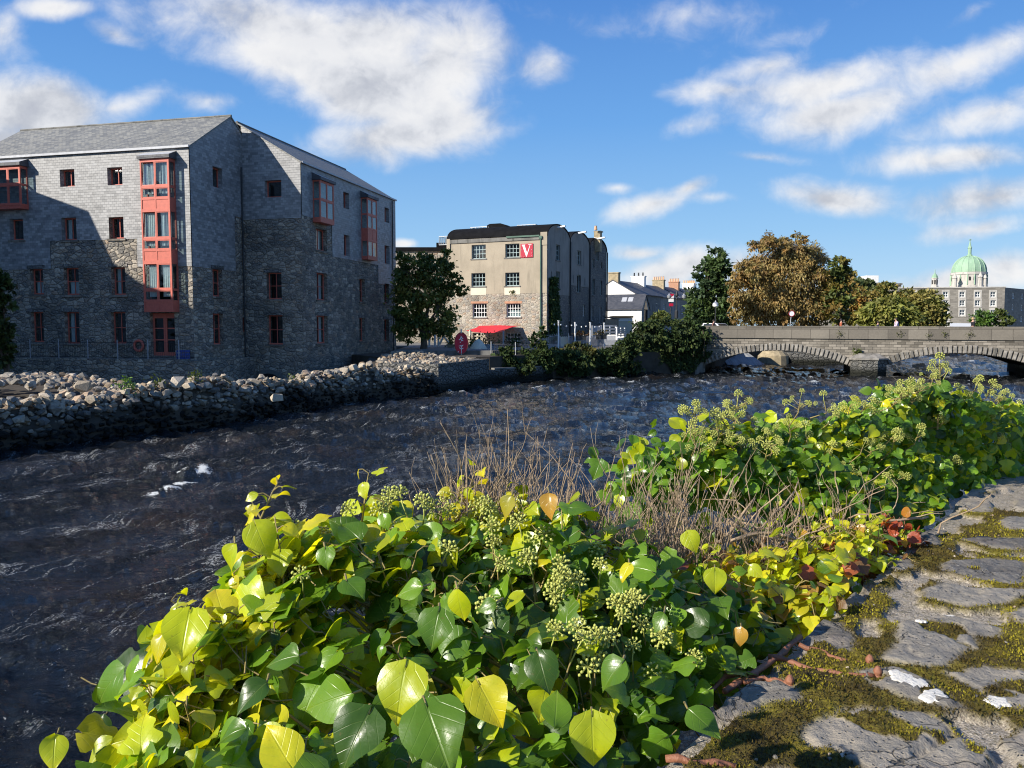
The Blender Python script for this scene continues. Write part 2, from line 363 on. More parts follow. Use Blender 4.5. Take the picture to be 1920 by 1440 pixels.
def m_glass(name, tint=(.6, .7, .72), refl=.9):
    m, t = mat(name)
    tr = t.n('ShaderNodeBsdfTransparent', {'Color': c4(tint)})
    nz = bump(t, t.noise(t.n('ShaderNodeTexCoord').outputs['Object'], 1.2, 2, .5), .06, .05)
    gl = t.n('ShaderNodeBsdfGlossy', {'Color': (refl, refl, refl, 1), 'Roughness': .03, 'Normal': nz})
    bk = t.n('ShaderNodeNewGeometry').outputs['Backfacing']      # a thin pane: both faces alike
    fr = t.n('ShaderNodeFresnel', {'IOR': t.math('MULTIPLY_ADD', bk, 1 / 1.7 - 1.7, 1.7)})
    f = t.math('MULTIPLY_ADD', fr.outputs[0], .95, .05)
    mx_ = t.n('ShaderNodeMixShader', {0: f, 1: tr.outputs[0], 2: gl.outputs[0]})
    return finish(m, t, mx_.outputs[0])
def m_col(name, rough=.7, trans=.0, bmp=.2, spec=.35, bscale=40, var=.25):
    """colour from the per-vertex attribute (a leaf's or stone's own colour)"""
    m, t = mat(name); a = t.n('ShaderNodeAttribute', attribute_name='col').outputs['Color']
    P = t.n('ShaderNodeTexCoord').outputs['Object']; n = t.noise(P, bscale, 5, .6)
    c = t.mix(t.smooth(n, .35, .7), t.mix(var, a, (0, 0, 0, 1)), a)
    s = t.n('ShaderNodeBsdfPrincipled', {'Base Color': c, 'Roughness': rough, 'Specular IOR Level': spec, 'Normal': bump(t, n, bmp, .03)})
    if trans > 0:
        tr = t.n('ShaderNodeBsdfTranslucent', {'Color': t.mix(.5, c, t.mix(1.0, c, (1.6, 1.7, .7, 1), 'MULTIPLY'))})
        mx_ = t.n('ShaderNodeMixShader', {0: trans, 1: s.outputs[0], 2: tr.outputs[0]}); return finish(m, t, mx_.outputs[0])
    return finish(m, t, s.outputs[0])

M = {}
M['rubble'] = m_rubble('rubble masonry', [(.09, .085, .078), (.20, .178, .148), (.35, .30, .225), (.14, .133, .122), (.50, .43, .335), (.25, .218, .168), (.105, .10, .095), (.38, .275, .18)], (.16, .145, .12), 2.4, 4.2, mw=.035)
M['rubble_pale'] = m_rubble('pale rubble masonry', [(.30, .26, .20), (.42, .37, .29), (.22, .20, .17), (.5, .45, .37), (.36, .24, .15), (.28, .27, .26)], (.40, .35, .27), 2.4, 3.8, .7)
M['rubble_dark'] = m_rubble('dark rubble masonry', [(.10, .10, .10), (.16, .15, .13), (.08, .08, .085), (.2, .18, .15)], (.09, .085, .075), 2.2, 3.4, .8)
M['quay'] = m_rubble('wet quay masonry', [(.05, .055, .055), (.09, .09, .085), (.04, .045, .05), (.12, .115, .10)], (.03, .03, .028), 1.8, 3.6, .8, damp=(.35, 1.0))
M['slate_wall'] = m_tile('hung slate', (.175, .177, .178), (.36, .358, .35), (.13, .132, .135), .30, .165, .006, .42, .55, spec=.6)
M['slate_roof'] = m_tile('roof slate', (.16, .16, .148), (.265, .26, .23), (.08, .08, .075), .30, .20, .008, .5, .5, lichen=(.27, .235, .14))
M['slate_dark'] = m_tile('dark roof slate', (.05, .053, .062), (.085, .088, .10), (.03, .03, .035), .30, .22, .008, .5, .5)
M['ashlar'] = m_tile('bridge ashlar', (.12, .108, .088), (.30, .27, .225), (.06, .055, .05), .62, .22, .012, .85, 1.0, spec=.2)
M['parapet'] = m_tile('parapet ashlar', (.13, .117, .098), (.225, .203, .168), (.075, .066, .055), 1.5, 1.3, .018, .85, .5, lichen=(.27, .25, .2), spec=.2)
M['voussoir'] = m_plain('arch stone', (.23, .215, .19), .88, .45, 2.2, .9, bscale=14, stain=(.07, .068, .06), spec=.2)
M['court'] = m_tile('court house stone', (.19, .175, .15), (.27, .25, .215), (.18, .165, .145), .8, .35, .01, .85, .4, spec=.2)
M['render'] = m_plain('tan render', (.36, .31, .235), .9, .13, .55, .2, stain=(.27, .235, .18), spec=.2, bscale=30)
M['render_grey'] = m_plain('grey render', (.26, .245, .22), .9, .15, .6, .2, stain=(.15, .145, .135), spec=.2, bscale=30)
M['white'] = m_plain('white painted render', (.78, .77, .74), .7, .05, .8, .1, stain=(.66, .65, .61))
M['white_paint'] = m_plain('white paint', (.8, .8, .78), .5, .05, 4, .05)
M['cream'] = m_plain('cream render', (.62, .56, .44), .8, .1, 1, .1)
M['red_frame'] = m_plain('red painted timber', (.52, .125, .085), .5, .12, 6, .1)
M['red_dark'] = m_plain('dark red paint', (.26, .06, .042), .5, .15, 6, .1)
M['teal'] = m_plain('pale blue green paint', (.35, .45, .45), .5, .1, 4, .1)
M['green_pipe'] = m_plain('green painted metal', (.06, .125, .09), .55, .2, 3, .1)
M['roof_felt'] = m_plain('black roofing felt', (.010, .010, .011), .9, .3, 1.5, .2, spec=.08)
M['brick'] = m_tile('red brick', (.38, .16, .08), (.55, .27, .15), (.35, .3, .25), .075, .3, .008, .85, .3, off=0)
M['chimney'] = m_plain('chimney stone', (.33, .27, .17), .9, .3, 3, .4)
M['terracotta'] = m_plain('terracotta', (.62, .36, .2), .8, .2, 5, .1)
M['concrete'] = m_plain('old concrete', (.17, .165, .15), .9, .3, 1.2, .4, stain=(.07, .07, .06))
M['dark'] = m_plain('dark room', (.012, .012, .013), .9, .3, 2, 0)
M['curtain'] = m_plain('pale curtain', (.75, .75, .72), .9, .12, 9, .3)
M['iron'] = m_plain('black iron', (.03, .032, .035), .5, .2, 5, .1, metal=.3)
M['steel'] = m_plain('galvanised steel', (.42, .43, .44), .45, .15, 6, .05, metal=.6)
M['grey_paint'] = m_plain('grey paint', (.30, .31, .33), .6, .1, 4, .05)
M['lead'] = m_plain('pale lead', (.42, .43, .45), .5, .15, 4, .2)
M['glass'] = m_glass('window glass')
M['glass_dim'] = m_glass('dim window glass', (.35, .4, .42))
M['copper'] = m_plain('green copper', (.25, .39, .26), .6, .14, .3, .1, stain=(.33, .44, .33))
M['limestone'] = m_plain('pale limestone', (.47, .445, .40), .85, .14, .5, .2, stain=(.30, .285, .26))
M['red_sail'] = m_plain('red canvas', (.55, .025, .04), .75, .12, 2, .15)
M['sign_red'] = m_plain('crimson sign board', (.42, .008, .035), .45, .08, 2, .02)
M['wood'] = m_plain('weathered timber', (.30, .24, .17), .8, .25, 6, .3)
M['timber_orange'] = m_plain('orange timber', (.5, .24, .08), .7, .2, 6, .2)
M['earth'] = m_plain('dark earth', (.06, .05, .038), .95, .35, 1.3, .8, bscale=8)
M['asphalt'] = m_plain('asphalt', (.05, .05, .052), .9, .2, 2, .3)
M['blue_plastic'] = m_plain('blue plastic', (.03, .07, .3), .4, .1, 3, .05)
M['car_white'] = m_plain('white car paint', (.8, .8, .8), .25, .02, 2, 0, spec=.6)
M['tyre'] = m_plain('black rubber', (.02, .02, .02), .8, .2, 8, .1)
M['lamp_globe'] = m_plain('white bulb', (.85, .85, .82), .3, .02, 2, 0)
M['foliage'] = m_col('tree leaves', .55, .28, .1, .35, 20, .2)
M['shade_foliage'] = m_col('dull leaves', .7, .12, .1, .2, 20, .2)
M['bark'] = m_plain('bark', (.10, .075, .055), .9, .35, 3, .6)
M['stonecol'] = m_col('loose rubble stone', .85, 0, .7, .25, 9, .35)
# ---------------------------------------------------------------- slate and rubble riverside building
C1 = np.array([-20.0, 50.4, 0]); C2 = np.array([-14.3, 55.0, 0])
def W(a, b, z): return C1 + AX * a + BX * b + ZX * z
LF = Plane(C1, AX, -BX); LS = Plane(C1, BX, AX); RF = Plane(C2, AX, -BX); RS = Plane(C2, BX, AX)

def window(root, pl, r, depth, nx, nz, fm, sill=None, curtain=0, fw=.075, mw=.045, glass=None, lintel=None, name='window', split=None):
    u0, z0, u1, z1 = r; mb = MB(); d0, d1 = -depth - .06, -depth
    pl.box(mb, u0, z0, u1, z0 + fw * 1.3, d0, d1 + .03); pl.box(mb, u0, z1 - fw, u1, z1, d0, d1)
    pl.box(mb, u0, z0 + fw * 1.3, u0 + fw, z1 - fw, d0, d1); pl.box(mb, u1 - fw, z0 + fw * 1.3, u1, z1 - fw, d0, d1)
    a, b, c, d = u0 + fw, z0 + fw * 1.3, u1 - fw, z1 - fw
    for i in range(1, nx): x = a + (c - a) * i / nx; pl.box(mb, x - mw / 2, b, x + mw / 2, d, d0 + .01, d1 - .005)
    zz = [b + (d - b) * j / nz for j in range(1, nz)] if split is None else [b + (d - b) * s for s in split]
    for z in zz: pl.box(mb, a, z - mw / 2, c, z + mw / 2, d0 + .012, d1 - .008)
    fr = mb.build(name, fm, root)
    g = MB(); pl.quad(g, a, b, c, d, d0 + .02); g.build('pane', glass or M['glass'], fr)
    if curtain:
        q = MB(); n = 14; xs = np.linspace(a, c, n + 1)
        lo = b if curtain != 2 else b; hi = d if curtain != 2 else b + (d - b) * .5
        for i in range(n):
            if curtain == 1 and .3 < (i + .5) / n < .68: continue
            da = d0 - .12 + .03 * (i % 2); db = d0 - .12 + .03 * ((i + 1) % 2)
            q.poly([pl.pt(xs[i], lo, da), pl.pt(xs[i + 1], lo, db), pl.pt(xs[i + 1], hi, db), pl.pt(xs[i], hi, da)])
        q.build('curtain', M['curtain'], fr)
    if sill:
        s = MB(); pl.box(s, u0 - .14, z0 - .13, u1 + .14, z0 - .002, -depth + .001, .09); s.build('sill', sill, fr)
    if lintel:
        s = MB(); pl.box(s, u0 - .2, z1 + .004, u1 + .2, z1 + .24, -.1, .035); s.build('lintel', lintel, fr)
    return fr

def bay(root, pl, p, u0, z0, u1, z1, zones, ncol=2, fm=None, roof=True, open_sash=None):
    fm = fm or M['red_frame']; mb = MB(); e = .09
    f = pl.off(p)
    pl.box(mb, u0, z0, u0 + e, z1, p - e, p); pl.box(mb, u1 - e, z0, u1, z1, p - e, p)       # corner posts
    pl.box(mb, u0, z0, u0 + e, z1, .003, e); pl.box(mb, u1 - e, z0, u1, z1, .003, e)
    edges = sorted(zones); bands = []; last = z0
    for lo, hi, k in edges: bands.append((last, lo)); last = hi
    bands.append((last, z1))
    for lo, hi in bands:
        if hi - lo < .01: continue
        pl.box(mb, u0 + e, lo, u1 - e, hi, p - e, p - .004)
        pl.box(mb, u0 + .004, lo, u0 + e - .004, hi, e, p - e); pl.box(mb, u1 - e + .004, lo, u1 - .004, hi, e, p - e)
    cw = (u1 - u0 - 2 * e) / ncol
    for i in range(1, ncol):
        x = u0 + e + cw * i
        for lo, hi, k in edges: pl.box(mb, x - .04, lo, x + .04, hi, p - e, p - .008)
    pl.box(mb, u0 + .01, z0 + .002, u1 - .01, z0 + .12, .003, p - e)
    bw = mb.build('bay_window', fm, root)
    for lo, hi, k in edges:
        for i in range(ncol):
            x0 = u0 + e + cw * i + (.04 if i else 0); x1 = u0 + e + cw * (i + 1) - (.04 if i < ncol - 1 else 0)
            if k == 'panel':
                q = MB(); pl.box(q, x0, lo, x1, hi, p - e + .01, p - .03); q.build('panel', fm, bw)
            else:
                q = MB()
                sf = MB(); s_ = .05                                              # sash of its own
                tl = open_sash if (open_sash and i == 0 and k == 'tall') else 0
                def P(u, z, d): return pl.pt(u, z, d - tl * (z - lo) / (hi - lo))
                def bb(ua, za, ub, zb):
                    o = P(ua, za, p - .055); sf.box(o, pl.ax * (ub - ua), P(ua, zb, p - .055) - o, pl.nn * .035)
                bb(x0, lo, x0 + s_, hi); bb(x1 - s_, lo, x1, hi); bb(x0 + s_, lo, x1 - s_, lo + s_); bb(x0 + s_, hi - s_, x1 - s_, hi)
                sf.build('sash', fm, bw)
                q.poly([P(x0 + s_, lo + s_, p - .04), P(x1 - s_, lo + s_, p - .04), P(x1 - s_, hi - s_, p - .04), P(x0 + s_, hi - s_, p - .04)])
                q.build('pane', M['glass'], bw)
        if k != 'panel':
            for uu in (u0 + e / 2, u1 - e / 2): q = MB(); q.poly([pl.pt(uu, lo, e), pl.pt(uu, lo, p - e), pl.pt(uu, hi, p - e), pl.pt(uu, hi, e)]); q.build('side_pane', M['glass'], bw)
            if k == 'tall':                                                  # drawn curtain inside
                q = MB(); n = 26; xs = np.linspace(u0 + e, u1 - e, n + 1)
                for i in range(n):
                    t_ = (i + .5) / n
                    if open_sash is not None and (.42 < t_ < .6) or hash2(np.array([i]), np.array([int(lo * 10)]), 3)[0] < .12: continue
                    da = p - .24 + .05 * (i % 2); db = p - .24 + .05 * ((i + 1) % 2)
                    q.poly([pl.pt(xs[i], lo - .5, da), pl.pt(xs[i + 1], lo - .5, db), pl.pt(xs[i + 1], hi, db), pl.pt(xs[i], hi, da)])
                q.build('curtain', M['curtain'], bw)
        else:
            q = MB(); q.box(pl.pt(u0 + .004, lo, e), pl.ax * (e - .008), ZX * (hi - lo), pl.nn * (p - 2 * e)); q.box(pl.pt(u1 - e + .004, lo, e), pl.ax * (e - .008), ZX * (hi - lo), pl.nn * (p - 2 * e)); q.build('panel', fm, bw)
    back = MB(); pl.quad(back, u0 + .01, z0 + .1, u1 - .01, z1 - .02, .03); back.build('interior', M['dark'], bw)
    if roof:
        q = MB(); o = .12
        A = [pl.pt(u0 - o, z1 + .003, p + o), pl.pt(u1 + o, z1 + .003, p + o), pl.pt(u1 + o, z1 + .22, p + o), pl.pt(u0 - o, z1 + .22, p + o)]
        B = [pl.pt(u0 - o, z1 + .003, .004), pl.pt(u1 + o, z1 + .003, .004), pl.pt(u1 + o, z1 + .55, .004), pl.pt(u0 - o, z1 + .55, .004)]
        q.poly(A, 0); q.poly([A[3], A[2], B[2], B[3]], 1); q.poly([A[1], B[1], B[2], A[2]], 0); q.poly([B[0], A[0], A[3], B[3]], 0); q.poly([B[0], B[1], A[1], A[0]], 0)
        q.build('bay_roof', [M['slate_dark'], M['lead']], bw)
    return bw

EAVE = 15.2; RIDGE = 18.1; HALF = 4.53; LL = -16.9
slate_b = thing('slate_building', 'large grey stone and slate apartment block with red framed bays on the far bank', 'building', (*(C1[:2] + AX[:2] * -2), 0))
stone, slate, dark = MB(), MB(), MB()
reg = {'stone': (stone, 0, 0.0), 'slate': (slate, 0, .035)}
zA = LF.px(180, 450)[1]; zB = LF.px(345, 499)[1]; uA = LF.px(95, 470)[0]; uB = LF.px(258, 470)[0]
def reg_left(u, z):
    if z > zA: return 'slate'
    if uA < u < uB: return 'stone'
    return 'slate' if z > zB else 'stone'
SM = {'w': (M['red_frame'], None)}
LW = [((113, 317.5, 140.5, 350), 2, 1, 0), ((202, 314, 230, 347), 2, 1, 0), ((116, 408, 144, 450), 2, 1, 1), ((205, 407, 232.5, 447.5), 2, 1, 0), ((19, 411, 44.5, 450), 1, 1, 0),
      ((57, 504, 81, 552), 2, 2, 2), ((120, 502, 148, 553), 2, 2, 2), ((209, 501, 235, 553), 2, 2, 1), ((58, 585, 82, 642), 2, 2, 0), ((121, 585, 149, 644), 2, 2, 1), ((208, 585, 236, 644), 2, 2, 0),
      ((-60, 585, -34, 643), 2, 2, 0), ((-60, 504, -34, 552), 2, 2, 0)]
rects = [LF.rect(*a) for a, *_ in LW]
door = LF.rect(282, 587, 328, 667)
LF.wall(reg, LL, 0, -1.5, EAVE, rects + [door], reg_left, .32, (dark, 0), extra_u=(uA, uB), extra_z=(zA, zB))
for (px_, nx, nz, cu), r in zip(LW, rects):
    low = px_[1] > 480
    window(slate_b, LF, r, .3, nx, nz, M['red_frame'], M['ashlar'] if (low or 400 < px_[1] < 470) else None, cu, lintel=M['rubble_dark'] if low else None)
# french doors under the bay
mb = MB(); u0, z0, u1, z1 = door
for x0, x1 in ((u0, (u0 + u1) / 2 - .005), ((u0 + u1) / 2 + .005, u1)):
    LF.box(mb, x0, z0, x0 + .12, z1, -.36, -.28); LF.box(mb, x1 - .12, z0, x1, z1, -.36, -.28)
    for za, zb in ((z0, z0 + .22), (z1 - .32, z1), (z0 + (z1 - z0) * .36, z0 + (z1 - z0) * .36 + .07), (z0 + (z1 - z0) * .63, z0 + (z1 - z0) * .63 + .07)): LF.box(mb, x0 + .12, za, x1 - .12, zb, -.355, -.285)
dr = mb.build('door', M['red_frame'], slate_b)
mb = MB(); LF.quad(mb, u0 + .1, z0 + .1, u1 - .1, z1 - .1, -.33); mb.build('pane', M['glass_dim'], dr)
# left wing side wall (faces upstream)
zS = LS.px(400, 504)[1]; zS2 = LS.px(455, 409)[1]; uD = LS.px(440, 450)[0]; BI = 5.82
def reg_ls(u, z):
    if u < uD: return 'slate' if z > zS else 'stone'
    return 'slate' if z > zS2 else 'stone'
SW = [((398, 314, 416, 352), 1, 1), ((399, 505, 417, 556), 2, 2), ((400, 588, 419, 646), 2, 2), ((455, 420, 464.5, 458), 1, 1), ((455, 595, 464, 622), 1, 1)]
srects = [LS.rect(*a) for a, *_ in SW]
LS.wall(reg, 0, BI, -1.5, EAVE, srects, reg_ls, .32, (dark, 0), extra_u=(uD,), extra_z=(zS, zS2))
for (px_, nx, nz), r in zip(SW, srects): window(slate_b, LS, r, .3, nx, nz, M['red_frame'], M['ashlar'] if px_[1] > 480 and px_[2] < 440 else None, lintel=M['rubble_dark'] if px_[1] > 480 and px_[2] < 440 else None)
sl_ = (RIDGE - EAVE) / HALF
slate.poly([LS.pt(0, EAVE, .035), LS.pt(BI, EAVE, .035), LS.pt(BI, RIDGE - (BI - HALF) * sl_, .035), LS.pt(HALF, RIDGE, .035)])
# right wing front and river side
zR = RF.px(520, 410)[1]
FW = [((497, 338, 528, 370), 1, 1), ((500, 511, 528, 561), 2, 2), ((501, 591, 530, 646), 2, 2)]
frects = [RF.rect(*a) for a, *_ in FW]
RFU = -4.44
RF.wall(reg, RFU, 0, -1.5, EAVE, frects, lambda u, z: 'slate' if z > zR else 'stone', .32, (dark, 0), extra_z=(zR,))
for (px_, nx, nz), r in zip(FW, frects): window(slate_b, RF, r, .3, nx, nz, M['red_frame'], M['ashlar'] if px_[1] > 480 else None, lintel=M['rubble_dark'] if px_[1] > 480 else None)
RRU = -4.72; RRZ = 18.0
slate.poly([RF.pt(RFU, EAVE, .035), RF.pt(0, EAVE, .035), RF.pt(RFU, EAVE + (RRZ - EAVE) * RFU / RRU, .035)])
RLEN = 16.8
zq = RS.px(600, 413)[1]; uq = RS.px(622, 450)[0]; zq2 = RS.px(660, 488)[1]; uq2 = RS.px(708.5, 510)[0]; zq3 = RS.px(725, 534)[1]
def reg_rs(u, z):
    if u < uq: return 'slate' if z > zq else 'stone'
    if u < uq2: return 'slate' if z > zq2 else 'stone'
    return 'slate' if z > zq3 else 'stone'
QW = [((643, 361, 654, 391), 1, 1), ((720.5, 390, 729, 417), 1, 1), ((593, 430, 613, 470), 2, 1), ((644, 441, 655, 480), 1, 1), ((720.5, 461, 730, 495), 1, 1),
      ((594, 512, 614, 563), 2, 2), ((674, 523, 684.5, 566), 2, 2), ((720.5, 532, 730, 569), 2, 2), ((594, 592, 614.5, 644), 2, 2), ((674, 596, 685, 640), 2, 2), ((720.5, 599, 730, 640), 2, 2)]
qrects = [RS.rect(*a) for a, *_ in QW]
RS.wall(reg, 0, RLEN, -1.5, EAVE, qrects, reg_rs, .32, (dark, 0), extra_u=(uq, uq2), extra_z=(zq, zq2, zq3))
for (px_, nx, nz), r in zip(QW, qrects): window(slate_b, RS, r, .3, nx, nz, M['red_frame'], M['ashlar'] if px_[1] > 500 or px_[1] == 430 else None, lintel=M['rubble_dark'] if px_[1] > 560 else None, curtain=1 if px_[1] in (430, 512, 592) and px_[0] < 640 else 0)
# unseen far walls
stone.poly([W(LL, 0, -1.5), W(LL, 2 * HALF, -1.5), W(LL, 2 * HALF, EAVE), W(LL, HALF, RIDGE), W(LL, 0, EAVE)][::-1])
stone.poly([W(LL, 9.06, -1.5), W(-5, 9.06, -1.5), W(-5, 9.06, EAVE), W(LL, 9.06, EAVE)])
e0 = 4.44; e1 = e0 - 9.44
stone.poly([W(e1, 9.06, -1.5), W(e1, BI + RLEN, -1.5), W(e1, BI + RLEN, EAVE), W(e1, 9.06, EAVE)])
slate.poly([W(e0, BI + RLEN, -1.5), W(e0, BI + RLEN, EAVE), W(e0 + RRU, BI + RLEN, RRZ), W(e1, BI + RLEN, EAVE), W(e1, BI + RLEN, -1.5)])
st_o = stone.build('stone_wall', M['rubble'], slate_b); slt_o = slate.build('slate_cladding', M['slate_wall'], slate_b); dark.build('dark_interior', M['dark'], slate_b)
# roofs
mb = MB(); T = .1
def slab(mb, pts, m=0): mb.extrude(pts, (0, 0, -T), m)
slab(mb, [W(LL - .1, -.12, EAVE + .02), W(.09, -.12, EAVE + .02), W(.09, HALF, RIDGE + .1), W(LL - .1, HALF, RIDGE + .1)])
slab(mb, [W(LL - .1, HALF, RIDGE + .1), W(.09, HALF, RIDGE + .1), W(.09, 9.2, EAVE + .02), W(LL - .1, 9.2, EAVE + .02)])
ra, rb = e0 + .1, e0 + RRU
slab(mb, [W(ra, BI - .1, EAVE + .02), W(ra, BI + RLEN + .1, EAVE + .02), W(rb, BI + RLEN + .1, RRZ + .1), W(rb, BI - .1, RRZ + .1)])
slab(mb, [W(rb, BI - .1, RRZ + .1), W(rb, BI + RLEN + .1, RRZ + .1), W(e1 - .1, BI + RLEN + .1, EAVE), W(e1 - .1, BI + .2, EAVE)])
rf = mb.build('roof', M['slate_roof'], slate_b)
mb = MB()
mb.tube([W(LL - .1, HALF, RIDGE + .1), W(.1, HALF, RIDGE + .1)], .09, 6); mb.tube([W(rb, BI - .1, RRZ + .1), W(rb, BI + RLEN + .1, RRZ + .1)], .09, 6)
mb.build('ridge_tiles', M['concrete'], rf)
mb = MB(); mb.box(W(LL, -.2, EAVE - .06), AX * (-LL + .1), BX * .07, ZX * .14)
mb.box(W(e0 + .12, BI - .05, EAVE - .06), BX * (RLEN + .1), AX * .06, ZX * .12)
mb.build('eaves_flashing', M['lead'], rf)
# bays
def zof(pl, x, ys): return [pl.px(x, y)[1] for y in ys]
B = LF.off(.65); r = B.rect(266, 297, 320, 585); x = 292
def zn(pl, x, lst): return [(pl.px(x, b)[1], pl.px(x, a)[1], k) for a, b, k in lst]
bay(slate_b, LF, .65, *r, zn(B, x, [(303, 347, 'tall'), (352, 370, 'low'), (374, 391, 'panel'), (397, 445, 'tall'), (450, 467, 'low'), (471, 488, 'panel'), (495, 541, 'tall'), (545, 563, 'low'), (566, 583, 'panel')]), open_sash=.13)
r = B.rect(-30, 312, 38, 392)
bay(slate_b, LF, .65, *r, zn(B, 18, [(316, 344, 'low'), (348, 382, 'low'), (385, 391, 'panel')]), ncol=3)
RB = RS.off(.6)
def rbay(tl, br, bl, zones, x):
    u0, z1 = RB.px(*tl); u1 = RB.px(*br)[0]; z0 = RB.px(*bl)[1]
    bay(slate_b, RS, .6, u0, z0, u1, z1, zn(RB, x, zones), fm=M['red_frame'])
rbay((600, 337), (627, 422), (602, 416), [(342, 373, 'low'), (376, 408, 'low')], 606)
rbay((689, 370), (708, 489), (690, 486), [(374, 401, 'low'), (404, 428, 'low'), (430, 448, 'panel'), (452, 480, 'low')], 693)
# stone plinth, tail-race arch and terrace
mb = MB()
zt = LF.px(200, 671)[1]
mb.box(W(LL, -1.3, -1.5), AX * (-LL - .05), BX * 1.29, ZX * (zt + 1.5))
mb.box(W(-.05, -1.3, -1.5), AX * .9, BX * (BI + 1.2), ZX * (zt + 1.42))
plinth = mb.build('plinth', M['rubble'], slate_b)
mb = MB(); uc, _ = RF.px(504, 706); rad = 1.0
for i in range(13):
    a0 = math.pi * i / 13; a1 = math.pi * (i + 1) / 13
    q = [RF.pt(uc + rr * math.cos(a), .1 + rr * math.sin(a) * .75, .0) for rr, a in ((rad, a0), (rad + .38, a0), (rad + .38, a1), (rad, a1))]
    mb.extrude(q, RF.nn * (.06 + .02 * (i % 2)))
mb.build('arch', M['concrete'], slate_b)
mb = MB(); mb.poly([RF.pt(uc + rad * math.cos(math.pi * i / 12), .1 + rad * math.sin(math.pi * i / 12) * .75, .03) for i in range(13)]); mb.build('culvert_mouth', M['dark'], slate_b)
for pl, u in ((LS, 5.55), (RS, 15.9)): mb = MB(); mb.tube([pl.pt(u, .3, .12), pl.pt(u, EAVE - .2, .12)], .05, 6); mb.build('drainpipe', M['iron'], slate_b)
# the wing of the same building that stands out of the frame to the left; it shades the front
Aw = LL
prof = []
for x, y in ((40, 352), (66, 360), (168, 397), (212, 492), (262, 530), (345, 566), (372, 584)):
    a0, z0 = LF.px(x, y); d = (a0 - Aw) / SUNK; prof.append((d, z0 + SUNM * d))
prof = [(0.3, prof[0][1] - .4)] + prof; dl = prof[-1][0] + 4; prof.append((dl, prof[-1][1] - .9))
mb = MB(); pts = [W(Aw, -.3, -1)] + [W(Aw, -d, z) for d, z in prof] + [W(Aw, -dl, -1)]
mb.extrude(pts, -AX * 9); mb.build('side_wing', M['slate_wall'], slate_b)

# railing on the terrace, life ring, crate
rail = thing('terrace_railing', 'thin bow topped steel railing along the terrace under the slate block', 'railing', W(-6, -1.2, zt))
mb = MB(); bars = MB(); n = 0
for a in np.arange(-13.5, .6, .13):
    if n % 17 == 0: mb = MB(); mb.tube([W(a, -1.2, zt), W(a, -1.2, zt + 1.2)], .035, 6); mb.build('post', M['grey_paint'], rail)
    else: bars.tube([W(a, -1.2, zt + .1), W(a, -1.2, zt + (1.02 if n % 2 else .9))], .009, 4)
    n += 1
bars.build('bars', M['iron'], rail)
mb = MB(); mb.tube([W(-13.5, -1.2, zt + 1.02), W(.6, -1.2, zt + 1.02)], .014, 4); mb.tube([W(-13.5, -1.2, zt + .1), W(.6, -1.2, zt + .1)], .014, 4); mb.build('rail', M['iron'], rail)
u, z = LF.px(262.5, 648); mb = MB(); pth = [LF.pt(u + .33 * math.cos(t), z + .33 * math.sin(t), .12) for t in np.linspace(0, 2 * math.pi, 19)]
mb.tube(pth, .085, 8, cap=False); tag(mb.build('life_ring', M['red_frame'], smooth=True), 'faded orange life ring hung on the stone wall beside the red french doors', 'life ring')
u, z = LF.px(354, 664); mb = MB(); o = LF.pt(u - .32, zt + .02, .35)
for k in range(3): mb.box(o + ZX * .2 * k, AX * .65, -BX * .4, ZX * .14)
for da in (0, .6): mb.box(o + AX * da - BX * .41, AX * .05, -BX * .02, ZX * .55); mb.box(o + AX * da + BX * .005, AX * .05, BX * .02, ZX * .55)
tag(mb.build('slatted_crate', M['blue_plastic']), 'blue slatted plastic crate on the terrace by the corner of the slate block', 'crate')
# ---------------------------------------------------------------- tan mill house with the red square sign
V1 = np.array([3.7, 85.1, 0]); A2 = np.array([.916, -.4012, 0]); B2 = np.array([.4012, .916, 0])
def U(a, b, z): return V1 + A2 * a + B2 * b + ZX * z
VF = Plane(V1, A2, -B2); VS = Plane(V1, B2, A2)
FWID = -VF.px(840, 540)[0]; VW = 7.11; SPR = 13.75; RISE = 1.42; FL = [FWID, FWID, 3.0]
mill = thing('mill_house', 'tan rendered mill with three black barrel roofs and a stone ground floor', 'building', U(-4, 6, 2.3))
rend, ston, grey, darkm = MB(), MB(), MB(), MB()
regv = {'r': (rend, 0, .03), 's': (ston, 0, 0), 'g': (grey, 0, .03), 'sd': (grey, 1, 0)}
zM = VF.px(930, 551)[1]
VWn = [((884.5, 459, 911, 485), 4, 3, 'teal'), ((947.5, 457, 974, 482.5), 4, 3, 'teal'), ((884, 512, 910, 537), 4, 3, 'teal'), ((947.5, 511, 974, 536), 4, 3, 'teal'),
       ((886, 569, 912.5, 595), 5, 3, 'white_paint'), ((949.5, 569, 976, 594.5), 5, 3, 'white_paint'), ((949, 624, 976, 640), 4, 2, 'white_paint')]
vr = [VF.rect(*a) for a, *_ in VWn]; vdoor = VF.rect(886, 624, 901, 647)
VF.wall(regv, -FWID, 0, 1.0, SPR, vr + [vdoor], lambda u, z: 'r' if z > zM else 's', .22, (darkm, 0), extra_z=(zM,))
for (px_, nx, nz, fm), r in zip(VWn, vr):
    window(mill, VF, r, .2, nx, nz, M[fm], M['concrete'], curtain=2 if px_[0] == 949.5 else 0, fw=.06, mw=.05, lintel=M['brick'] if 560 < px_[1] < 600 else None)
mb = MB(); u0, z0, u1, z1 = vdoor
for x0, x1 in ((u0, (u0 + u1) / 2 - .004), ((u0 + u1) / 2 + .004, u1)):
    VF.box(mb, x0, z0, x0 + .09, z1, -.26, -.2); VF.box(mb, x1 - .09, z0, x1, z1, -.26, -.2)
    for k in range(5): za = z0 + (z1 - z0 - .08) * k / 4; VF.box(mb, x0 + .09, za, x1 - .09, za + .08, -.255, -.205)
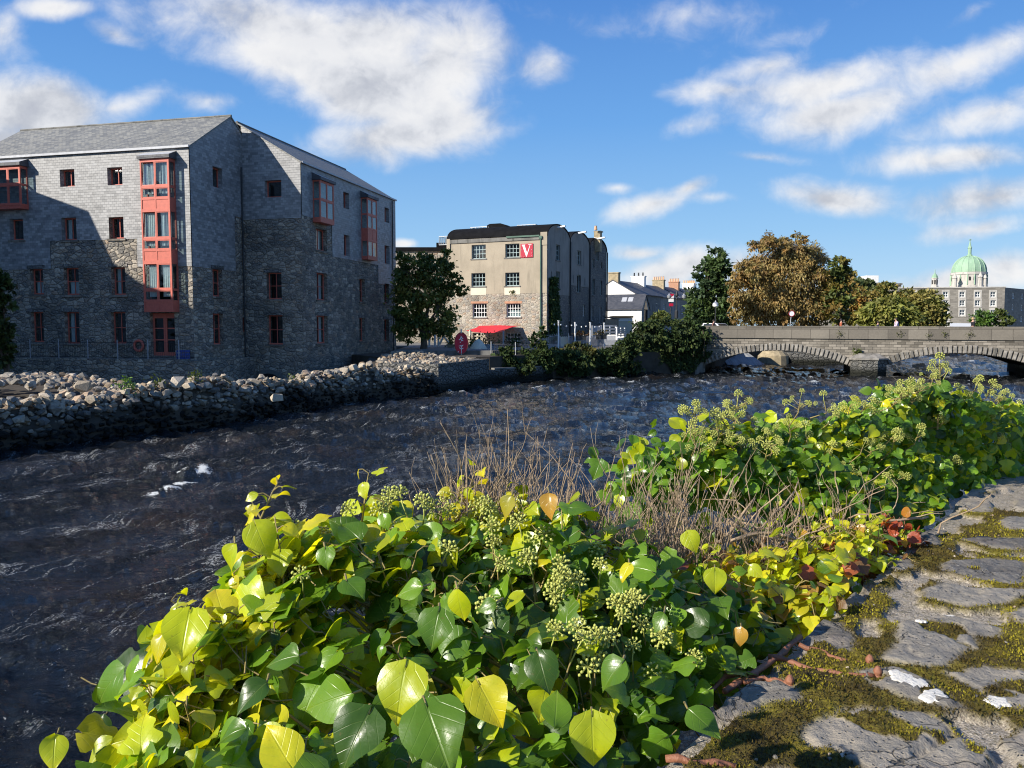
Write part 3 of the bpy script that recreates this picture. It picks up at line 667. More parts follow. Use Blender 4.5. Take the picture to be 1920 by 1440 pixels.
d_ = mb.build('door', M['cream'], mill); mb = MB(); VF.quad(mb, u0 + .05, z0 + .05, u1 - .05, z1 - .05, -.24); mb.build('pane', M['glass_dim'], d_)
# pale patches of fresh render under the sills
for i in (2, 3): mb = MB(); r = vr[i]; VF.box(mb, r[0] - .1, r[1] - .95, r[2] + .1, r[1] - .14, .031, .036); mb.build('render_patch', M['cream'], mill)
# side: three gables with round heads
VSW = [((1042, 459, 1050, 488), 2, 3), ((1042, 509, 1049.5, 541), 2, 3), ((1082, 470, 1089.5, 496), 2, 3), ((1081.6, 516, 1088.5, 548), 1, 1),
       ((1118.5, 467, 1122.5, 489), 1, 1), ((1111.5, 486, 1114.8, 502), 1, 1), ((1126.5, 492, 1129.3, 503), 1, 1), ((1110.8, 523, 1115, 553), 1, 1), ((1125.5, 526, 1129.2, 553), 1, 1),
       ((1042, 567, 1046, 588), 2, 3), ((1067, 571, 1071.5, 601), 2, 4), ((1092.5, 572, 1097, 593), 2, 4), ((1109.5, 574, 1113, 601), 2, 4), ((1124.5, 575, 1128, 606), 2, 4), ((1042, 624, 1047, 640), 2, 2),
       ((1032.8, 509, 1034.2, 526), 1, 1), ((1073.6, 516, 1075, 531), 1, 1), ((1095.5, 522, 1097, 535), 1, 1)]
vsr = [VS.rect(*a) for a, *_ in VSW]
zg1 = VS.px(1050, 553)[1]; zg2 = VS.px(1088, 537)[1]
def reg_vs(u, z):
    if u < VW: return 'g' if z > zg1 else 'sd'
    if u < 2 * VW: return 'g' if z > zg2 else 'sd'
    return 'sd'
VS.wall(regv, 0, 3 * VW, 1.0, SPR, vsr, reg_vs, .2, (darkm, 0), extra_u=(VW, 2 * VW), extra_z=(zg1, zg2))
for (px_, nx, nz), r in zip(VSW, vsr):
    window(mill, VS, r, .18, nx, nz, M['white_paint'] if px_[1] > 560 else M['teal'], M['concrete'] if px_[3] - px_[1] > 24 else None, fw=.05, mw=.04)
def arc(k, n=14, over=0.0):
    out = []
    for i in range(n + 1):
        t = math.pi * i / n; out.append((k * VW + VW / 2 - (VW / 2 + over) * math.cos(t), SPR + (RISE + over) * math.sin(t)))
    return out
for k in range(3):
    p = arc(k); grey.poly([VS.pt(u, z, .03 if k < 2 else 0) for u, z in p][::-1], 0 if k < 2 else 1)
    rend.poly([U(-FL[k], b, z) for b, z in p], 0)
for a_, b_ in (((-FWID, 0), (-FWID, 2 * VW)), ((-FWID, 2 * VW), (-3, 2 * VW)), ((-3, 2 * VW), (-3, 3 * VW)), ((-3, 3 * VW), (0, 3 * VW))): rend.poly([U(*a_, 1), U(*a_, SPR), U(*b_, SPR), U(*b_, 1)], 0)
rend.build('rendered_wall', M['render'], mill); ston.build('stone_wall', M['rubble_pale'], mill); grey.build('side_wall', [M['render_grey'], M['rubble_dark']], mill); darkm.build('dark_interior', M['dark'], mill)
mb = MB()
for k in range(3):
    p = arc(k, 16, .06); n = len(p)
    for i in range(n - 1):
        (ba, za), (bb, zb) = p[i], p[i + 1]
        mb.poly([U(.1, ba, za + .06), U(.1, bb, zb + .06), U(-FL[k] - .1, bb, zb + .06), U(-FL[k] - .1, ba, za + .06)])
        for aa in (.1, -FL[k] - .1):
            q = [U(aa, ba, za + .06), U(aa, bb, zb + .06), U(aa, bb, zb - .08), U(aa, ba, za - .08)]; mb.poly(q if aa < 0 else q[::-1])
        mb.poly([U(.1, bb, zb - .08), U(.1, ba, za - .08), U(0.0, ba, za - .08), U(0.0, bb, zb - .08)])
roofm = mb.build('roof', M['roof_felt'], mill)
# roof lights: glazed lattice boxes, and the black plant room
def rooflight(x0, x1, ytop, O_, zb, par):
    Pn = Plane(O_, A2, -B2); u0, _ = Pn.px(x0, ytop); u1, z1 = Pn.px(x1, ytop); mb = MB(); z0 = zb
    for d in (0, -1.6):
        for z in (z0, z1): Pn.box(mb, u0, z - .03, u1, z + .03, d - .05, d)
        m = 5
        for i in range(m):
            ua = u0 + (u1 - u0) * i / m; ub = u0 + (u1 - u0) * (i + 1) / m; um = (ua + ub) / 2
            for q0, q1 in ((ua, um), (ub, um)): mb.tube([Pn.pt(q0, z0, d - .02), Pn.pt(q1, z1, d - .02)], .025, 4)
        for uu in (u0, u1): mb.tube([Pn.pt(uu, z0, d - .02), Pn.pt(uu, z1, d - .02)], .03, 4)
    for uu in (u0, u1): mb.tube([Pn.pt(uu, z1, 0), Pn.pt(uu, z1, -1.6)], .03, 4)
    f = mb.build('rooflight', M['steel'], par); g_ = MB()
    for d in (-.03, -1.63): Pn.quad(g_, u0, z0, u1, z1, d)
    g_.build('pane', M['glass'], f)
TOP = SPR + RISE
rooflight(882, 916, 424.5, U(0, VW / 2, 0), TOP - .15, roofm); rooflight(969.5, 1004, 420.5, U(0, VW / 2, 0), TOP - .15, roofm)
mb = MB(); Pn = Plane(U(0, VW / 2, 0), A2, -B2); u0, z1 = Pn.px(913, 420); u1, _ = Pn.px(949, 425)
mb.extrude([Pn.pt(u0, TOP - .3, 0), Pn.pt(u1, TOP - .3, 0), Pn.pt(u1, z1 - .3, 0), Pn.pt(lerp(u0, u1, .7), z1, 0), Pn.pt(lerp(u0, u1, .15), z1, 0), Pn.pt(u0, z1 - .15, 0)], B2 * 2.2)
mb.build('plant_room', M['roof_felt'], mill)
# parapet corner, eaves course, downpipe
mb = MB(); VF.box(mb, -FWID - .1, SPR - .42, -.75, SPR - .02, .032, .14); mb.build('eaves_course', M['concrete'], mill)
mb = MB(); VF.box(mb, -.72, SPR - 1.0, .03, SPR + .35, .032, .10); VF.box(mb, -FWID - .06, SPR - 1.2, -FWID + .35, SPR + .1, .032, .16); mb.build('corner_pier', M['render'], mill)
mb = MB(); VF.box(mb, -4.6, SPR - .1, -.8, SPR + .06, .15, .27); ud = VF.px(1014.5, 540)[0]
mb.tube([VF.pt(ud, 1.2, .15), VF.pt(ud, SPR - .3, .15), VF.pt(ud - .1, SPR - .05, .2)], .075, 8); VF.box(mb, ud - .16, SPR - .35, ud + .16, SPR - .05, .06, .28)
mb.build('drainpipe', M['green_pipe'], mill)
for k in (1, 2, 3): mb = MB(); mb.tube([VS.pt(k * VW - .03, 1.2, .12), VS.pt(k * VW - .03, SPR, .12)], .1, 6); mb.build('drainpipe', M['iron'], mill)
# chimney and floodlights
mb = MB(); Pn = Plane(U(0, 2 * VW + 1.2, 0), A2, -B2); u0, z0 = Pn.px(1108, 448); u1, z1 = Pn.px(1120, 433)
mb.box(Pn.pt(u0 + .1, SPR - .3, -.9), A2 * .78, B2 * .8, ZX * (z1 - SPR + .3)); mb.box(Pn.pt(u0 + .02, z1, -.98), A2 * .94, B2 * .96, ZX * .14); ch = mb.build('chimney', M['chimney'], mill)
mb = MB(); mb.lathe([(.16, 0), (.2, .1), (.14, .5), (.17, .55)], 10, Pn.pt(u0 + .45, z1 + .14, -.5)); mb.build('chimney_pot', M['terracotta'], ch)
for x, y, b in ((1053, 426, 3.1), (1092.5, 436.5, 9.4), (1128, 447, 16)):
    Pn = Plane(U(.35, b, 0), A2, -B2); u, z = Pn.px(x, y); mb = MB(); c = Pn.pt(u, z, 0)
    mb.box(c - A2 * .45 - B2 * .2 - ZX * .1, A2 * .9 + ZX * .12, B2 * .4, ZX * .16 - A2 * .03); mb.tube([c - A2 * .3, U(.0, b, SPR + RISE - .05)], .04, 5)
    mb.build('floodlight', M['white_paint'], mill)
# the square sign with its letter
SQ = VF.rect(976.8, 457, 999.8, 482.8)
sg = thing('square_sign', 'square crimson sign with a white serif letter V by the top window', 'sign', VF.pt((SQ[0] + SQ[2]) / 2, SQ[1], .1))
mb = MB(); VF.box(mb, *SQ, .06, .12); mb.build('board', M['sign_red'], sg)
def on(r, x, y): return (r[0] + (r[2] - r[0]) * x, r[1] + (r[3] - r[1]) * y)
mb = MB()
for poly in ([(.10, .93), (.40, .93), (.40, .90), (.345, .88), (.545, .30), (.47, .06), (.15, .88), (.10, .90)], [(.47, .06), (.52, .06), (.80, .88), (.76, .88), (.53, .26)], [(.62, .93), (.90, .93), (.90, .90), (.62, .90)]):
    mb.extrude([VF.pt(*on(SQ, x, y), .122) for x, y in poly], VF.nn * .02)
mb.build('letter', M['white_paint'], sg)
mb = MB()
for x, y in ((.08, .1), (.9, .1), (.08, .55), (.92, .55), (.3, .05), (.92, .3)): mb.tube([VF.pt(*on(SQ, x, y), .12), VF.pt(*on(SQ, x, y), .17)], .03, 6)
mb.build('bolts', M['steel'], sg)
# the annexe behind the tree, and the plain stone house behind
ann = thing('mill_annexe', 'low rubble annexe with a flat black roof behind the dark bushy tree', 'building', (-12, 96, 2.3))
mb = MB(); zt2 = atY(790, 471, 95)[2]; xl = atY(735, 470, 95)[0]; xr = atY(845, 470, 95)[0]
mb.box((xl - 5, 95, 1.5), (xr - xl + 5, 0, 0), (0, 8, 0), (0, 0, zt2 - 1.5)); mb.build('stone_wall', M['rubble_pale'], ann)
mb = MB(); mb.box((xl - 5.2, 94.8, zt2), (xr - xl + 5.4, 0, 0), (0, 8.4, 0), (0, 0, .45)); mb.build('roof', M['roof_felt'], ann)
for k in range(3):
    x = lerp(xl, xr, .2 + .3 * k); P_ = Plane((x, 94.96, 0), (1, 0, 0), (0, -1, 0)); window(ann, P_, (-.4, zt2 - 2.6, .4, zt2 - 1.3), -.06, 2, 2, M['white_paint'])

rooflight(823, 843, 442.5, np.array([(-12), 99.0, 0]), zt2 + 1.0, ann)
mb = MB(); a_ = atY(818, 452, 98.5); b_ = atY(870, 452, 98.5); mb.box((a_[0], 98.5, zt2), (b_[0] - a_[0], 0, 0), (0, 4, 0), (0, 0, atY(830, 455, 98.5)[2] - zt2)); mb.build('upper_roof', M['roof_felt'], ann)
# ---------------------------------------------------------------- river
ang = np.concatenate([np.linspace(-84, -38, 30)[:-1], np.linspace(-38, 38, 560), np.linspace(38, 84, 30)[1:]]) * math.pi / 180
rad_ = [1.2]
while rad_[-1] < 700: rad_.append(rad_[-1] * (1.0115 if rad_[-1] < 150 else 1.06) + .01)
rad_ = np.array(rad_)
Rg, Ag = np.meshgrid(rad_, ang, indexing='ij'); X = Rg * np.sin(Ag); Y = Rg * np.cos(Ag)
fd = np.array([-.42, -.907]); al = X * fd[0] + Y * fd[1]; ac = X * fd[1] - Y * fd[0]      # along / across the flow
wx = fbm(ac * .12, al * .12, 3, 5) * 4; wy = fbm(ac * .12 + 9, al * .12, 3, 6) * 4
h1 = pfbm(ac * .24 + wx * .6, al * .5 + wy * .8, 3, 21)
h2 = pfbm(ac * .55 + wx, al * 1.5 + wy, 3, 33)
h3 = pfbm(ac * 1.5 + wx * 2, al * 3.8 + wy * 2, 3, 44)
h4 = pfbm(ac * 4 + wx * 3, al * 8.5 + wy * 3, 3, 55)
farf = np.clip((Y - 14) / 45, 0, 1); rough_ = .55 + .75 * farf
fade4 = np.clip(1.4 - Rg / 40, 0, 1)
H = rough_ * ((h1 - .5) * .75 + (h2 - .5) * .46 + (h3 - .5) * .25 + (h4 - .5) * .09 * fade4)
H *= np.clip(1.6 - Rg / 260, .2, 1)
foam = np.zeros_like(H)
def crest(px, py, ln, wd, ht, st=1.0, rot=0):
    """a standing breaker with its white water, ln across the picture, in metres"""
    global H, foam
    c = atZ(px, py, 0.05); dx = X - c[0]; dy = Y - c[1]; cr, sr = math.cos(rot), math.sin(rot); u = dx * cr + dy * sr; v = -dx * sr + dy * cr
    v = v + .12 * ln * (vnoise(u * 2 / ln + px, u * 0 + py, 3) - .5)
    g = np.exp(-(u / ln) ** 2 - (v / wd) ** 2); H += ht * g - .5 * ht * np.exp(-(u / ln) ** 2 - ((v + 1.6 * wd) / wd) ** 2)
    nz = fbm(X * 5 / max(.5, wd * 2), Y * 5 / max(.5, wd * 2), 3, int(px))
    foam = np.maximum(foam, st * np.clip((np.exp(-(u / (ln * .9)) ** 2 - ((v + .3 * wd) / (wd * .7)) ** 2) - .3) * 1.5, 0, 1) * np.clip(.35 + (nz - .42) * 4, 0, 1))
[crest(*q) for q in ((362, 886, .75, .6, .26, 1.9, .15), (343, 900, .65, .5, .12, 1.7, .35), (318, 911, .7, .32, .06, 1.3, .4), (290, 917, .6, .28, .03, 1.1, .2), (372, 908, .8, .5, .0, .8, .2))]
for a in ((1268, 704, 1.2, .6, .30, 1.3), (1225, 709, 1.5, .5, .14, 1.0), (1170, 730, 1.5, .55, .2, .9), (1130, 737, 1.0, .45, .15, .9), (1265, 740, 1.6, .5, .14, .75), (1010, 728, .8, .4, .15, .9), (870, 752, 1.0, .5, .16, .85),
          (1395, 703, 1.0, .4, .14, .95), (1375, 716, .8, .4, .1, .8), (1460, 722, 1.4, .4, .1, .7), (1555, 731, 1.4, .4, .12, .8), (1500, 720, 1.0, .4, .1, .7), (1715, 715, 1.4, .8, .25, 1.1), (1640, 713, 1.6, .5, .12, .8),
          (1400, 732, .8, .4, .12, .7), (1340, 712, 1.0, .4, .12, .8), (1085, 748, 1.0, .4, .1, .6), (907, 800, .5, .25, .12, .8), (1170, 757, .8, .4, .1, .5), (960, 742, .8, .3, .1, .6), (1890, 725, 1.4, .5, .12, .8), (1690, 690, 1.5, .5, .15, .9), (1600, 720, 1.2, .4, .1, .7),
          (740, 772, .9, .4, .1, .7), (455, 805, .7, .25, .08, .8), (640, 780, .6, .3, .06, .5)): crest(*a)
fn = fbm(X * 1.1 + wx, Y * .7 + wy, 4, 71); cr_ = np.clip((H - .07) * 6, 0, 1)
foam = np.maximum(foam, np.clip((fn - .53) * 5, 0, 1) * cr_ * (.4 + .7 * farf))
lace = 1 - np.abs(2 * fbm(X * 3.2 + wx * 2, Y * 3.2 + wy * 2, 4, 91) - 1)
patch = np.clip((fbm(X * .33 + 3, Y * .4, 3, 101) - .53) * 6, 0, 1)
foam = np.maximum(foam, np.clip((lace - .93) * 12, 0, 1) * patch * .62)
# white lines where the current drags along the bank and the pier
mb = MB(); na = len(ang); I = np.arange(len(rad_) - 1)[:, None] * na + np.arange(na - 1)[None, :]; I = I.ravel()
mb.add(np.stack([X, Y, H], 2).reshape(-1, 3), np.stack([I, I + 1, I + na + 1, I + na], 1)[:, ::-1], 0, None, np.stack([foam, foam, foam], 2).reshape(-1, 3))
m, t = mat('river water'); P = t.n('ShaderNodeTexCoord').outputs['Object']
fa = t.n('ShaderNodeSeparateColor', {0: t.n('ShaderNodeAttribute', attribute_name='col').outputs['Color']}).outputs[0]
pm = t.n('ShaderNodeMapping', {'Vector': P, 'Rotation': (0, 0, R(-24)), 'Scale': (1, 1.6, 1)}).outputs[0]
n1 = t.noise(pm, 3.2, 5, .62, .6); n2 = t.noise(pm, 11, 4, .6, .4); n3 = t.noise(P, 38, 3, .6)
hh = t.math('ADD', t.math('MULTIPLY', n1, 1.0), t.math('ADD', t.math('MULTIPLY', n2, .33), t.math('MULTIPLY', n3, .05)))
fl_a = t.n('ShaderNodeVectorMath', {0: P, 1: (-.42, -.907, 0)}, operation='DOT_PRODUCT').outputs['Value']; fl_c = t.n('ShaderNodeVectorMath', {0: P, 1: (.907, -.42, 0)}, operation='DOT_PRODUCT').outputs['Value']
wv = t.n('ShaderNodeTexNoise', {'Vector': P, 'Scale': .35, 'Detail': 3}).outputs[0]; fl_c = t.math('ADD', fl_c, t.math('MULTIPLY', wv, 3.0))
flv = t.n('ShaderNodeCombineXYZ', {0: fl_c, 1: t.math('MULTIPLY', fl_a, .16), 2: 0.0}).outputs[0]
slick = t.smooth(t.noise(flv, .55, 4, .55), .40, .62)                       # smoother lanes between broken lanes of the current
ln_ = t.noise(flv, 1.7, 6, .6); line = t.math('MULTIPLY', t.smooth(t.math('ABSOLUTE', t.math('SUBTRACT', ln_, .5)), .022, .004), t.smooth(t.noise(P, .5, 3, .5), .46, .62))
bn = t.n('ShaderNodeBump', {'Height': hh, 'Strength': t.math('MULTIPLY_ADD', slick, .62, .30), 'Distance': .24}).outputs[0]
bedn = t.noise(P, .22, 4, .6); bed = t.mix(t.smooth(bedn, .5, .68), (.0055, .0068, .008, 1), (.017, .0125, .009, 1))
speck = t.noise(P, 26, 3, .55); sp2 = t.noise(P, 1.2, 3, .6)
spk = t.noise(P, 9, 5, .7); spf = t.noise(P, 58, 3, .6); fo = t.smooth(t.math('ADD', t.math('MULTIPLY', fa, .70), t.math('ADD', t.math('MULTIPLY', t.math('SUBTRACT', spk, .5), 1.7), t.math('ADD', t.math('MULTIPLY', t.math('SUBTRACT', speck, .5), .9), t.math('MULTIPLY', t.math('SUBTRACT', spf, .5), .6)))), .40, .82); fo = t.math('MULTIPLY', fo, t.smooth(fa, .04, .35))
fl = t.math('MULTIPLY', t.smooth(speck, .65, .71), t.smooth(sp2, .50, .64))          # flecks of froth
fo = t.math('MAXIMUM', fo, t.math('MULTIPLY', fl, .5)); fo = t.math('MAXIMUM', fo, t.math('MULTIPLY', line, t.math('MULTIPLY', t.smooth(speck, .42, .62), .42)))
wb = t.n('ShaderNodeBsdfPrincipled', {'Base Color': bed, 'Roughness': .06, 'IOR': 1.33, 'Specular IOR Level': .5, 'Specular Tint': (.84, .95, .88, 1), 'Normal': bn})
fb = t.n('ShaderNodeBsdfPrincipled', {'Base Color': (.60, .61, .58, 1), 'Roughness': .75, 'Normal': bump(t, speck, .6, .04)})
mxs = t.n('ShaderNodeMixShader', {0: fo, 1: wb.outputs[0], 2: fb.outputs[0]}); M['water'] = finish(m, t, mxs.outputs[0])
wat = mb.build('water', M['water'], smooth=True, loc=(0, 0, 0)); tag(wat, 'dark choppy river with scattered whitecaps', 'river', kind='structure')

# ---------------------------------------------------------------- land
mb = MB()
bank = [(-1.6, 57.6), (1.6, 61.6), (9.3, 66.8), (16.6, 71.2), (23, 86), (60, 120), (160, 150), (900, 300), (900, 2500), (-900, 2500), (-900, 62), (-40, 62), (-10.3, 72), (-12.4, 62), (-8.5, 55.5)]
def ext(mb, pts, z0, z1, m=0, holes=None): mb.extrude([(x, y, z1) for x, y in pts], (0, 0, z0 - z1), m)
ext(mb, bank, -2, 1.95)
gnd = mb.build('ground', [M['earth']]); tag(gnd, 'dark earth bank and land beyond the river', 'ground', kind='structure')
mb = MB(); ext(mb, [(-9, 60.8), (-1.4, 60.6), (1.2, 62.8), (9.2, 67.6), (16.3, 71.9), (24.5, 88.4), (58, 119), (150, 152), (150, 900), (-150, 900), (-150, 75), (-9.8, 75)], 1.5, 2.3); tag(mb.build('terrace', [M['concrete']]), 'paved terrace and street level behind the river bank', 'paving', kind='structure')
mb = MB(); mb.box((-400, -200, -3.2), (1300, 0, 0), (0, 900, 0), (0, 0, .3)); tag(mb.build('river_bed', M['earth']), 'dark bed of the river', 'river bed', kind='structure')

# ---------------------------------------------------------------- loose stones
def rock(seed, flat=.75, n=16):
    r = random.Random(seed); bm = bmesh.new()
    for i in range(n):
        v = Vector((r.gauss(0, 1), r.gauss(0, 1), r.gauss(0, 1))).normalized() * r.uniform(.8, 1.0); v.z *= flat; v.y *= .8; v = Vector((max(-.82, min(.82, v.x)), max(-.62, min(.62, v.y)), max(-.55, min(.55, v.z)))); bm.verts.new(v)
    bmesh.ops.convex_hull(bm, input=bm.verts); bm.verts.ensure_lookup_table()
    loose = [v for v in bm.verts if not v.link_faces]
    for v in loose: bm.verts.remove(v)
    bmesh.ops.triangulate(bm, faces=bm.faces); bm.verts.index_update()
    V = np.array([v.co[:] for v in bm.verts]); Fc = np.array([[v.index for v in f.verts] for f in bm.faces]); bm.free(); return V, Fc
ROCKS = [rock(100 + i) for i in range(14)]
def rotm(r):
    a, b, c = [r.uniform(0, 2 * math.pi) for _ in range(3)]
    return np.array(Matrix.Rotation(a, 3, 'Z') @ Matrix.Rotation((b - math.pi) * .16, 3, 'X') @ Matrix.Rotation((c - math.pi) * .16, 3, 'Y'))
STC = [(.42, .355, .27), (.30, .275, .235), (.53, .45, .34), (.20, .188, .17), (.38, .315, .23), (.46, .34, .24), (.27, .245, .205), (.60, .515, .41), (.34, .255, .17)]
def addrock(mb, p, s, r, wet=None):
    V, Fc = ROCKS[r.randrange(len(ROCKS))]; v = (V * s * np.array([1, 1, r.uniform(.7, 1.1)])) @ rotm(r).T + np.asarray(p)
    c = np.array(STC[r.randrange(len(STC))]) * r.uniform(.75, 1.1)
    cc = np.tile(c, (len(v), 1))
    if wet is not None:
        cc = cc * .9  # face and bank stones dimmed against the crest, painting in their shade
        k = np.clip((v[:, 2] - wet + .25 * (r.random() - .5)) / .35, 0, 1)[:, None]; cc = cc * k + np.array([.012, .012, .010]) * (1 - k)   # tide mark: black weed below
    mb.add(v, Fc, 0, None, cc)
wl_px = [(-420, 910), (-200, 880), (0, 846), (200, 822), (400, 796), (560, 772), (700, 752), (770, 745), (826, 741)]
base = np.array([atZ(x, y, 0.0)[:2] for x, y in wl_px])
crest_px = [(-420, 0), (-200, 0), (0, 745), (200, 735), (400, 716), (560, 715), (700, 700), (770, 690), (826, 684)]
seg = np.concatenate([[0], np.cumsum(np.linalg.norm(np.diff(base, axis=0), axis=1))]); LW_ = seg[-1]
def along(s):
    x = np.interp(s, seg, base[:, 0]); y = np.interp(s, seg, base[:, 1]); e = .3
    d = np.array([np.interp(s + e, seg, base[:, 0]) - np.interp(s - e, seg, base[:, 0]), np.interp(s + e, seg, base[:, 1]) - np.interp(s - e, seg, base[:, 1])])
    d /= np.linalg.norm(d); return np.array([x, y]), d, np.array([-d[1], d[0]])     # point, along, away from the river
def crestz(s): return 1.55 + .18 * math.sin(s * .55) + .12 * math.sin(s * 1.7 + 1) + .06 * math.sin(s * 4.1)
dump = thing('rubble_wall', 'tumbled dry stone river wall of loose grey rubble with a black wet foot', 'stone wall', (*base[4], 0))
core = MB(); ss = np.arange(0, LW_ + .01, .8); prev = None
for s in ss:
    p, d, nrm = along(s); z = crestz(s) - .18
    ring = [np.array([*(p + nrm * o), zz]) for o, zz in ((.12, -1), (.25, z * .5), (.6, z), (2.4, z * .95), (3.4, z * .3), (3.6, -1))]
    if prev is not None:
        for i in range(len(ring) - 1): core.poly([prev[i], ring[i], ring[i + 1], prev[i + 1]], 0)
    prev = ring
core.build('core', M['earth'], dump)
face = MB(); r = random.Random(5)
s = 0
while s < LW_:
    p, d, nrm = along(s); zt_ = crestz(s)
    nrow = 8
    for k in range(nrow):
        z = zt_ * (k + .3) / nrow - .05 + r.uniform(-.05, .05); o = .1 + .45 * (z / zt_) ** 1.5 + r.uniform(-.1, .1)
        sz = r.choice([.07, .09, .12, .15, .17, .2, .27]) * (.8 + .35 * k / nrow); q = p + d * r.uniform(-.15, .15) + nrm * o
        addrock(face, (*q, z), sz, r, .66 + .2 * math.sin(s * .7) + .12 * math.sin(s * 2.3))
    for k in range(9):
        o = .5 + 2.6 * r.random(); z = zt_ - .05 + r.uniform(-.08, .06) - max(0, o - 1.8) * .45; q = p + d * r.uniform(-.2, .2) + nrm * o
        addrock(face, (*q, z), r.uniform(.10, .22), r)
    s += .2
face.build('rubble_facing', M['stonecol'], dump)
# boulders lying loose along the crest: each one a thing
RM = []
for i, (V, Fc) in enumerate(ROCKS):
    mb = MB(); mb.add(V, Fc, 0, None, np.array(STC[i % len(STC)]) * 1.08); o = mb.build('boulder', M['stonecol'], loc=(0, 0, 0)); RM.append(o.data); bpy.data.objects.remove(o)
KIND_L = {0: 'loose grey brown stone on the crest of the tumbled river wall', 1: 'dark grey loose stone on the crest of the tumbled river wall', 2: 'buff loose stone on the crest of the tumbled river wall'}
def kindof(i): c = STC[i % len(STC)]; return 1 if max(c) < .32 else (2 if c[0] - c[2] > .16 else 0)
def boulder(p, sz, i, lab=None, rot=None):
    o = bpy.data.objects.new('boulder', RM[i]); COL.objects.link(o); o.location = p; o.scale = (sz, sz * r.uniform(.85, 1.1), sz * r.uniform(.8, 1.1))
    o.rotation_euler = rot or (r.uniform(-.4, .4), r.uniform(-.4, .4), r.uniform(0, 6.28))
    if lab: tag(o, lab, 'boulder')
    else: tag(o, KIND_L[kindof(i)], 'boulder', ('loose grey brown boulders', 'loose dark boulders', 'loose buff boulders')[kindof(i)])
    return o
nb = 0; s = 5.5
while s < LW_ - .3 and nb < 215:
    p, d, nrm = along(s); q = p + nrm * r.uniform(.42, 1.3); sz = r.choice([.12, .14, .16, .18, .2, .22, .26, .32])
    boulder((*q, crestz(s) + .04 + r.uniform(-.03, .10)), sz, r.randrange(14)); nb += 1; s += (LW_ - 5.8) / 215
def special(px, py, z, sz, i, lab, rot=(0, 0, .3)): boulder(tuple(atZ(px, py, z)), sz, i, lab, rot)
special(217, 742, 1.45, .42, 5, 'big rounded pinkish boulder below the crest of the river wall', (.3, .2, .5))
special(335, 716, 1.85, .42, 7, 'pale domed boulder standing highest on the river wall')
special(520, 746, 1.05, .34, 2, 'upright squarish buff stone low in a dip of the river wall', (1.2, .2, .9))
special(155, 724, 1.85, .4, 4, 'mossy wedge shaped boulder on the left stretch of the river wall')
# masonry block ending the wall
ep = [atZ(822, 741, 0), atZ(917, 722, 0)]; e0_, e1_ = ep[0][:2], ep[1][:2]; dd = (e1_ - e0_) / np.linalg.norm(e1_ - e0_); nn_ = np.array([-dd[1], dd[0]])
blk = thing('wall_end_block', 'squared masonry block closing the downstream wall beside the river', 'stone wall', (*((e0_ + e1_) / 2), 0))
mb = MB(); zt_ = 1.85
mb.extrude([(*e0_, zt_), (*e1_, zt_), (*(e1_ + nn_ * 4), zt_), (*(e0_ + nn_ * 4), zt_)], (0, 0, -3)); mb.build('masonry', M['quay'], blk)
mb = MB()
for k in range(90):
    q = e0_ + (e1_ - e0_) * r.uniform(0, .97) + nn_ * r.uniform(.15, 3.8); addrock(mb, (*q, zt_ + .03), r.uniform(.12, .26), r)
mb.build('topping_stones', M['stonecol'], blk)['kind'] = 'stuff'
# spoil heaps behind the wall: two masses of small stones
mb = MB()
for k in range(620):
    t_ = r.random(); x = lerp(-27, -15, r.random()); y = 37 + r.uniform(-2.5, 2.5) - x * .1 - 2; z = .7 + .95 * math.exp(-((x + 23) / 5) ** 2) + r.uniform(-.12, .12)
    addrock(mb, (x, y, z), r.uniform(.12, .34), r)
tag(mb.build('rubble_heap', M['stonecol']), 'heap of mixed rubble in the shade before the terrace wall', 'rubble', kind='stuff')
mb = MB()
for k in range(1100):
    u = r.random(); v = r.random(); a = lerp((-8.2, 45.5), (-9.5, 58.5), v); b = lerp((-4.0, 49.5), (-3.0, 59.5), v); q = lerp(a, b, u)
    z = .75 + 1.25 * v + .25 * math.sin(u * 5) + r.uniform(-.1, .1); addrock(mb, (*q, z), r.uniform(.12, .3), r, 0.2)  # passing a wet level also dims the whole bank, painting its shade
for k in range(30):
    pass
tag(mb.build('rubble_bank', M['stonecol']), 'sloping bank of rubble rising to the tree and the oval sign', 'rubble', kind='stuff')
mb = MB(); mb.poly([(-9.4, 44.5, .5), (-4.2, 48, .55), (-2.6, 60, 2.0), (-10.5, 60, 2.0)]); mb.poly([(-28, 33.5, .3), (-14, 33.5, .3), (-12, 42, .6), (-26, 44, 1.2)])
tag(mb.build('bank_slope', M['earth']), 'dark earth under the rubble', 'ground', kind='structure')

# ---------------------------------------------------------------- quay walls under the terrace
qy = thing('quay_wall', 'low mossy quay wall running from the masonry block to the shrubs', 'stone wall', (1, 60, 0))
mb = MB(); Q = [(-1.75, 55.9), (-1.2, 57.4), (2.3, 60.8), (3.2, 62.6), (-.4, 61), (-3, 57)]
ext(mb, Q, -1.5, 1.0); mb.build('masonry', M['quay'], qy)
mb = MB(); mb.extrude([(-1.25, 57.3, 1.02), (2.25, 60.7, 1.02), (2.0, 61.1, 1.02), (-1.6, 57.8, 1.02)], (0, 0, .12)); mb.build('coping', M['concrete'], qy)
cq = thing('concrete_quay', 'bare concrete river wall under hanging ivy at the end of the bridge', 'river wall', (13, 68.6, 0))
c0 = atZ(1196, 702, 0)[:2]; c1 = np.array([16.9, 70.6]); mb = MB()
ext(mb, [tuple(c0), tuple(c1), (17.4, 73), (c0[0] + .5, c0[1] + 4)], -1.5, 2.75); mb.build('wall', M['concrete'], cq)
mb = MB(); g = (c1 - c0); L_ = np.linalg.norm(g); g /= L_; gn = np.array([g[1], -g[0]])
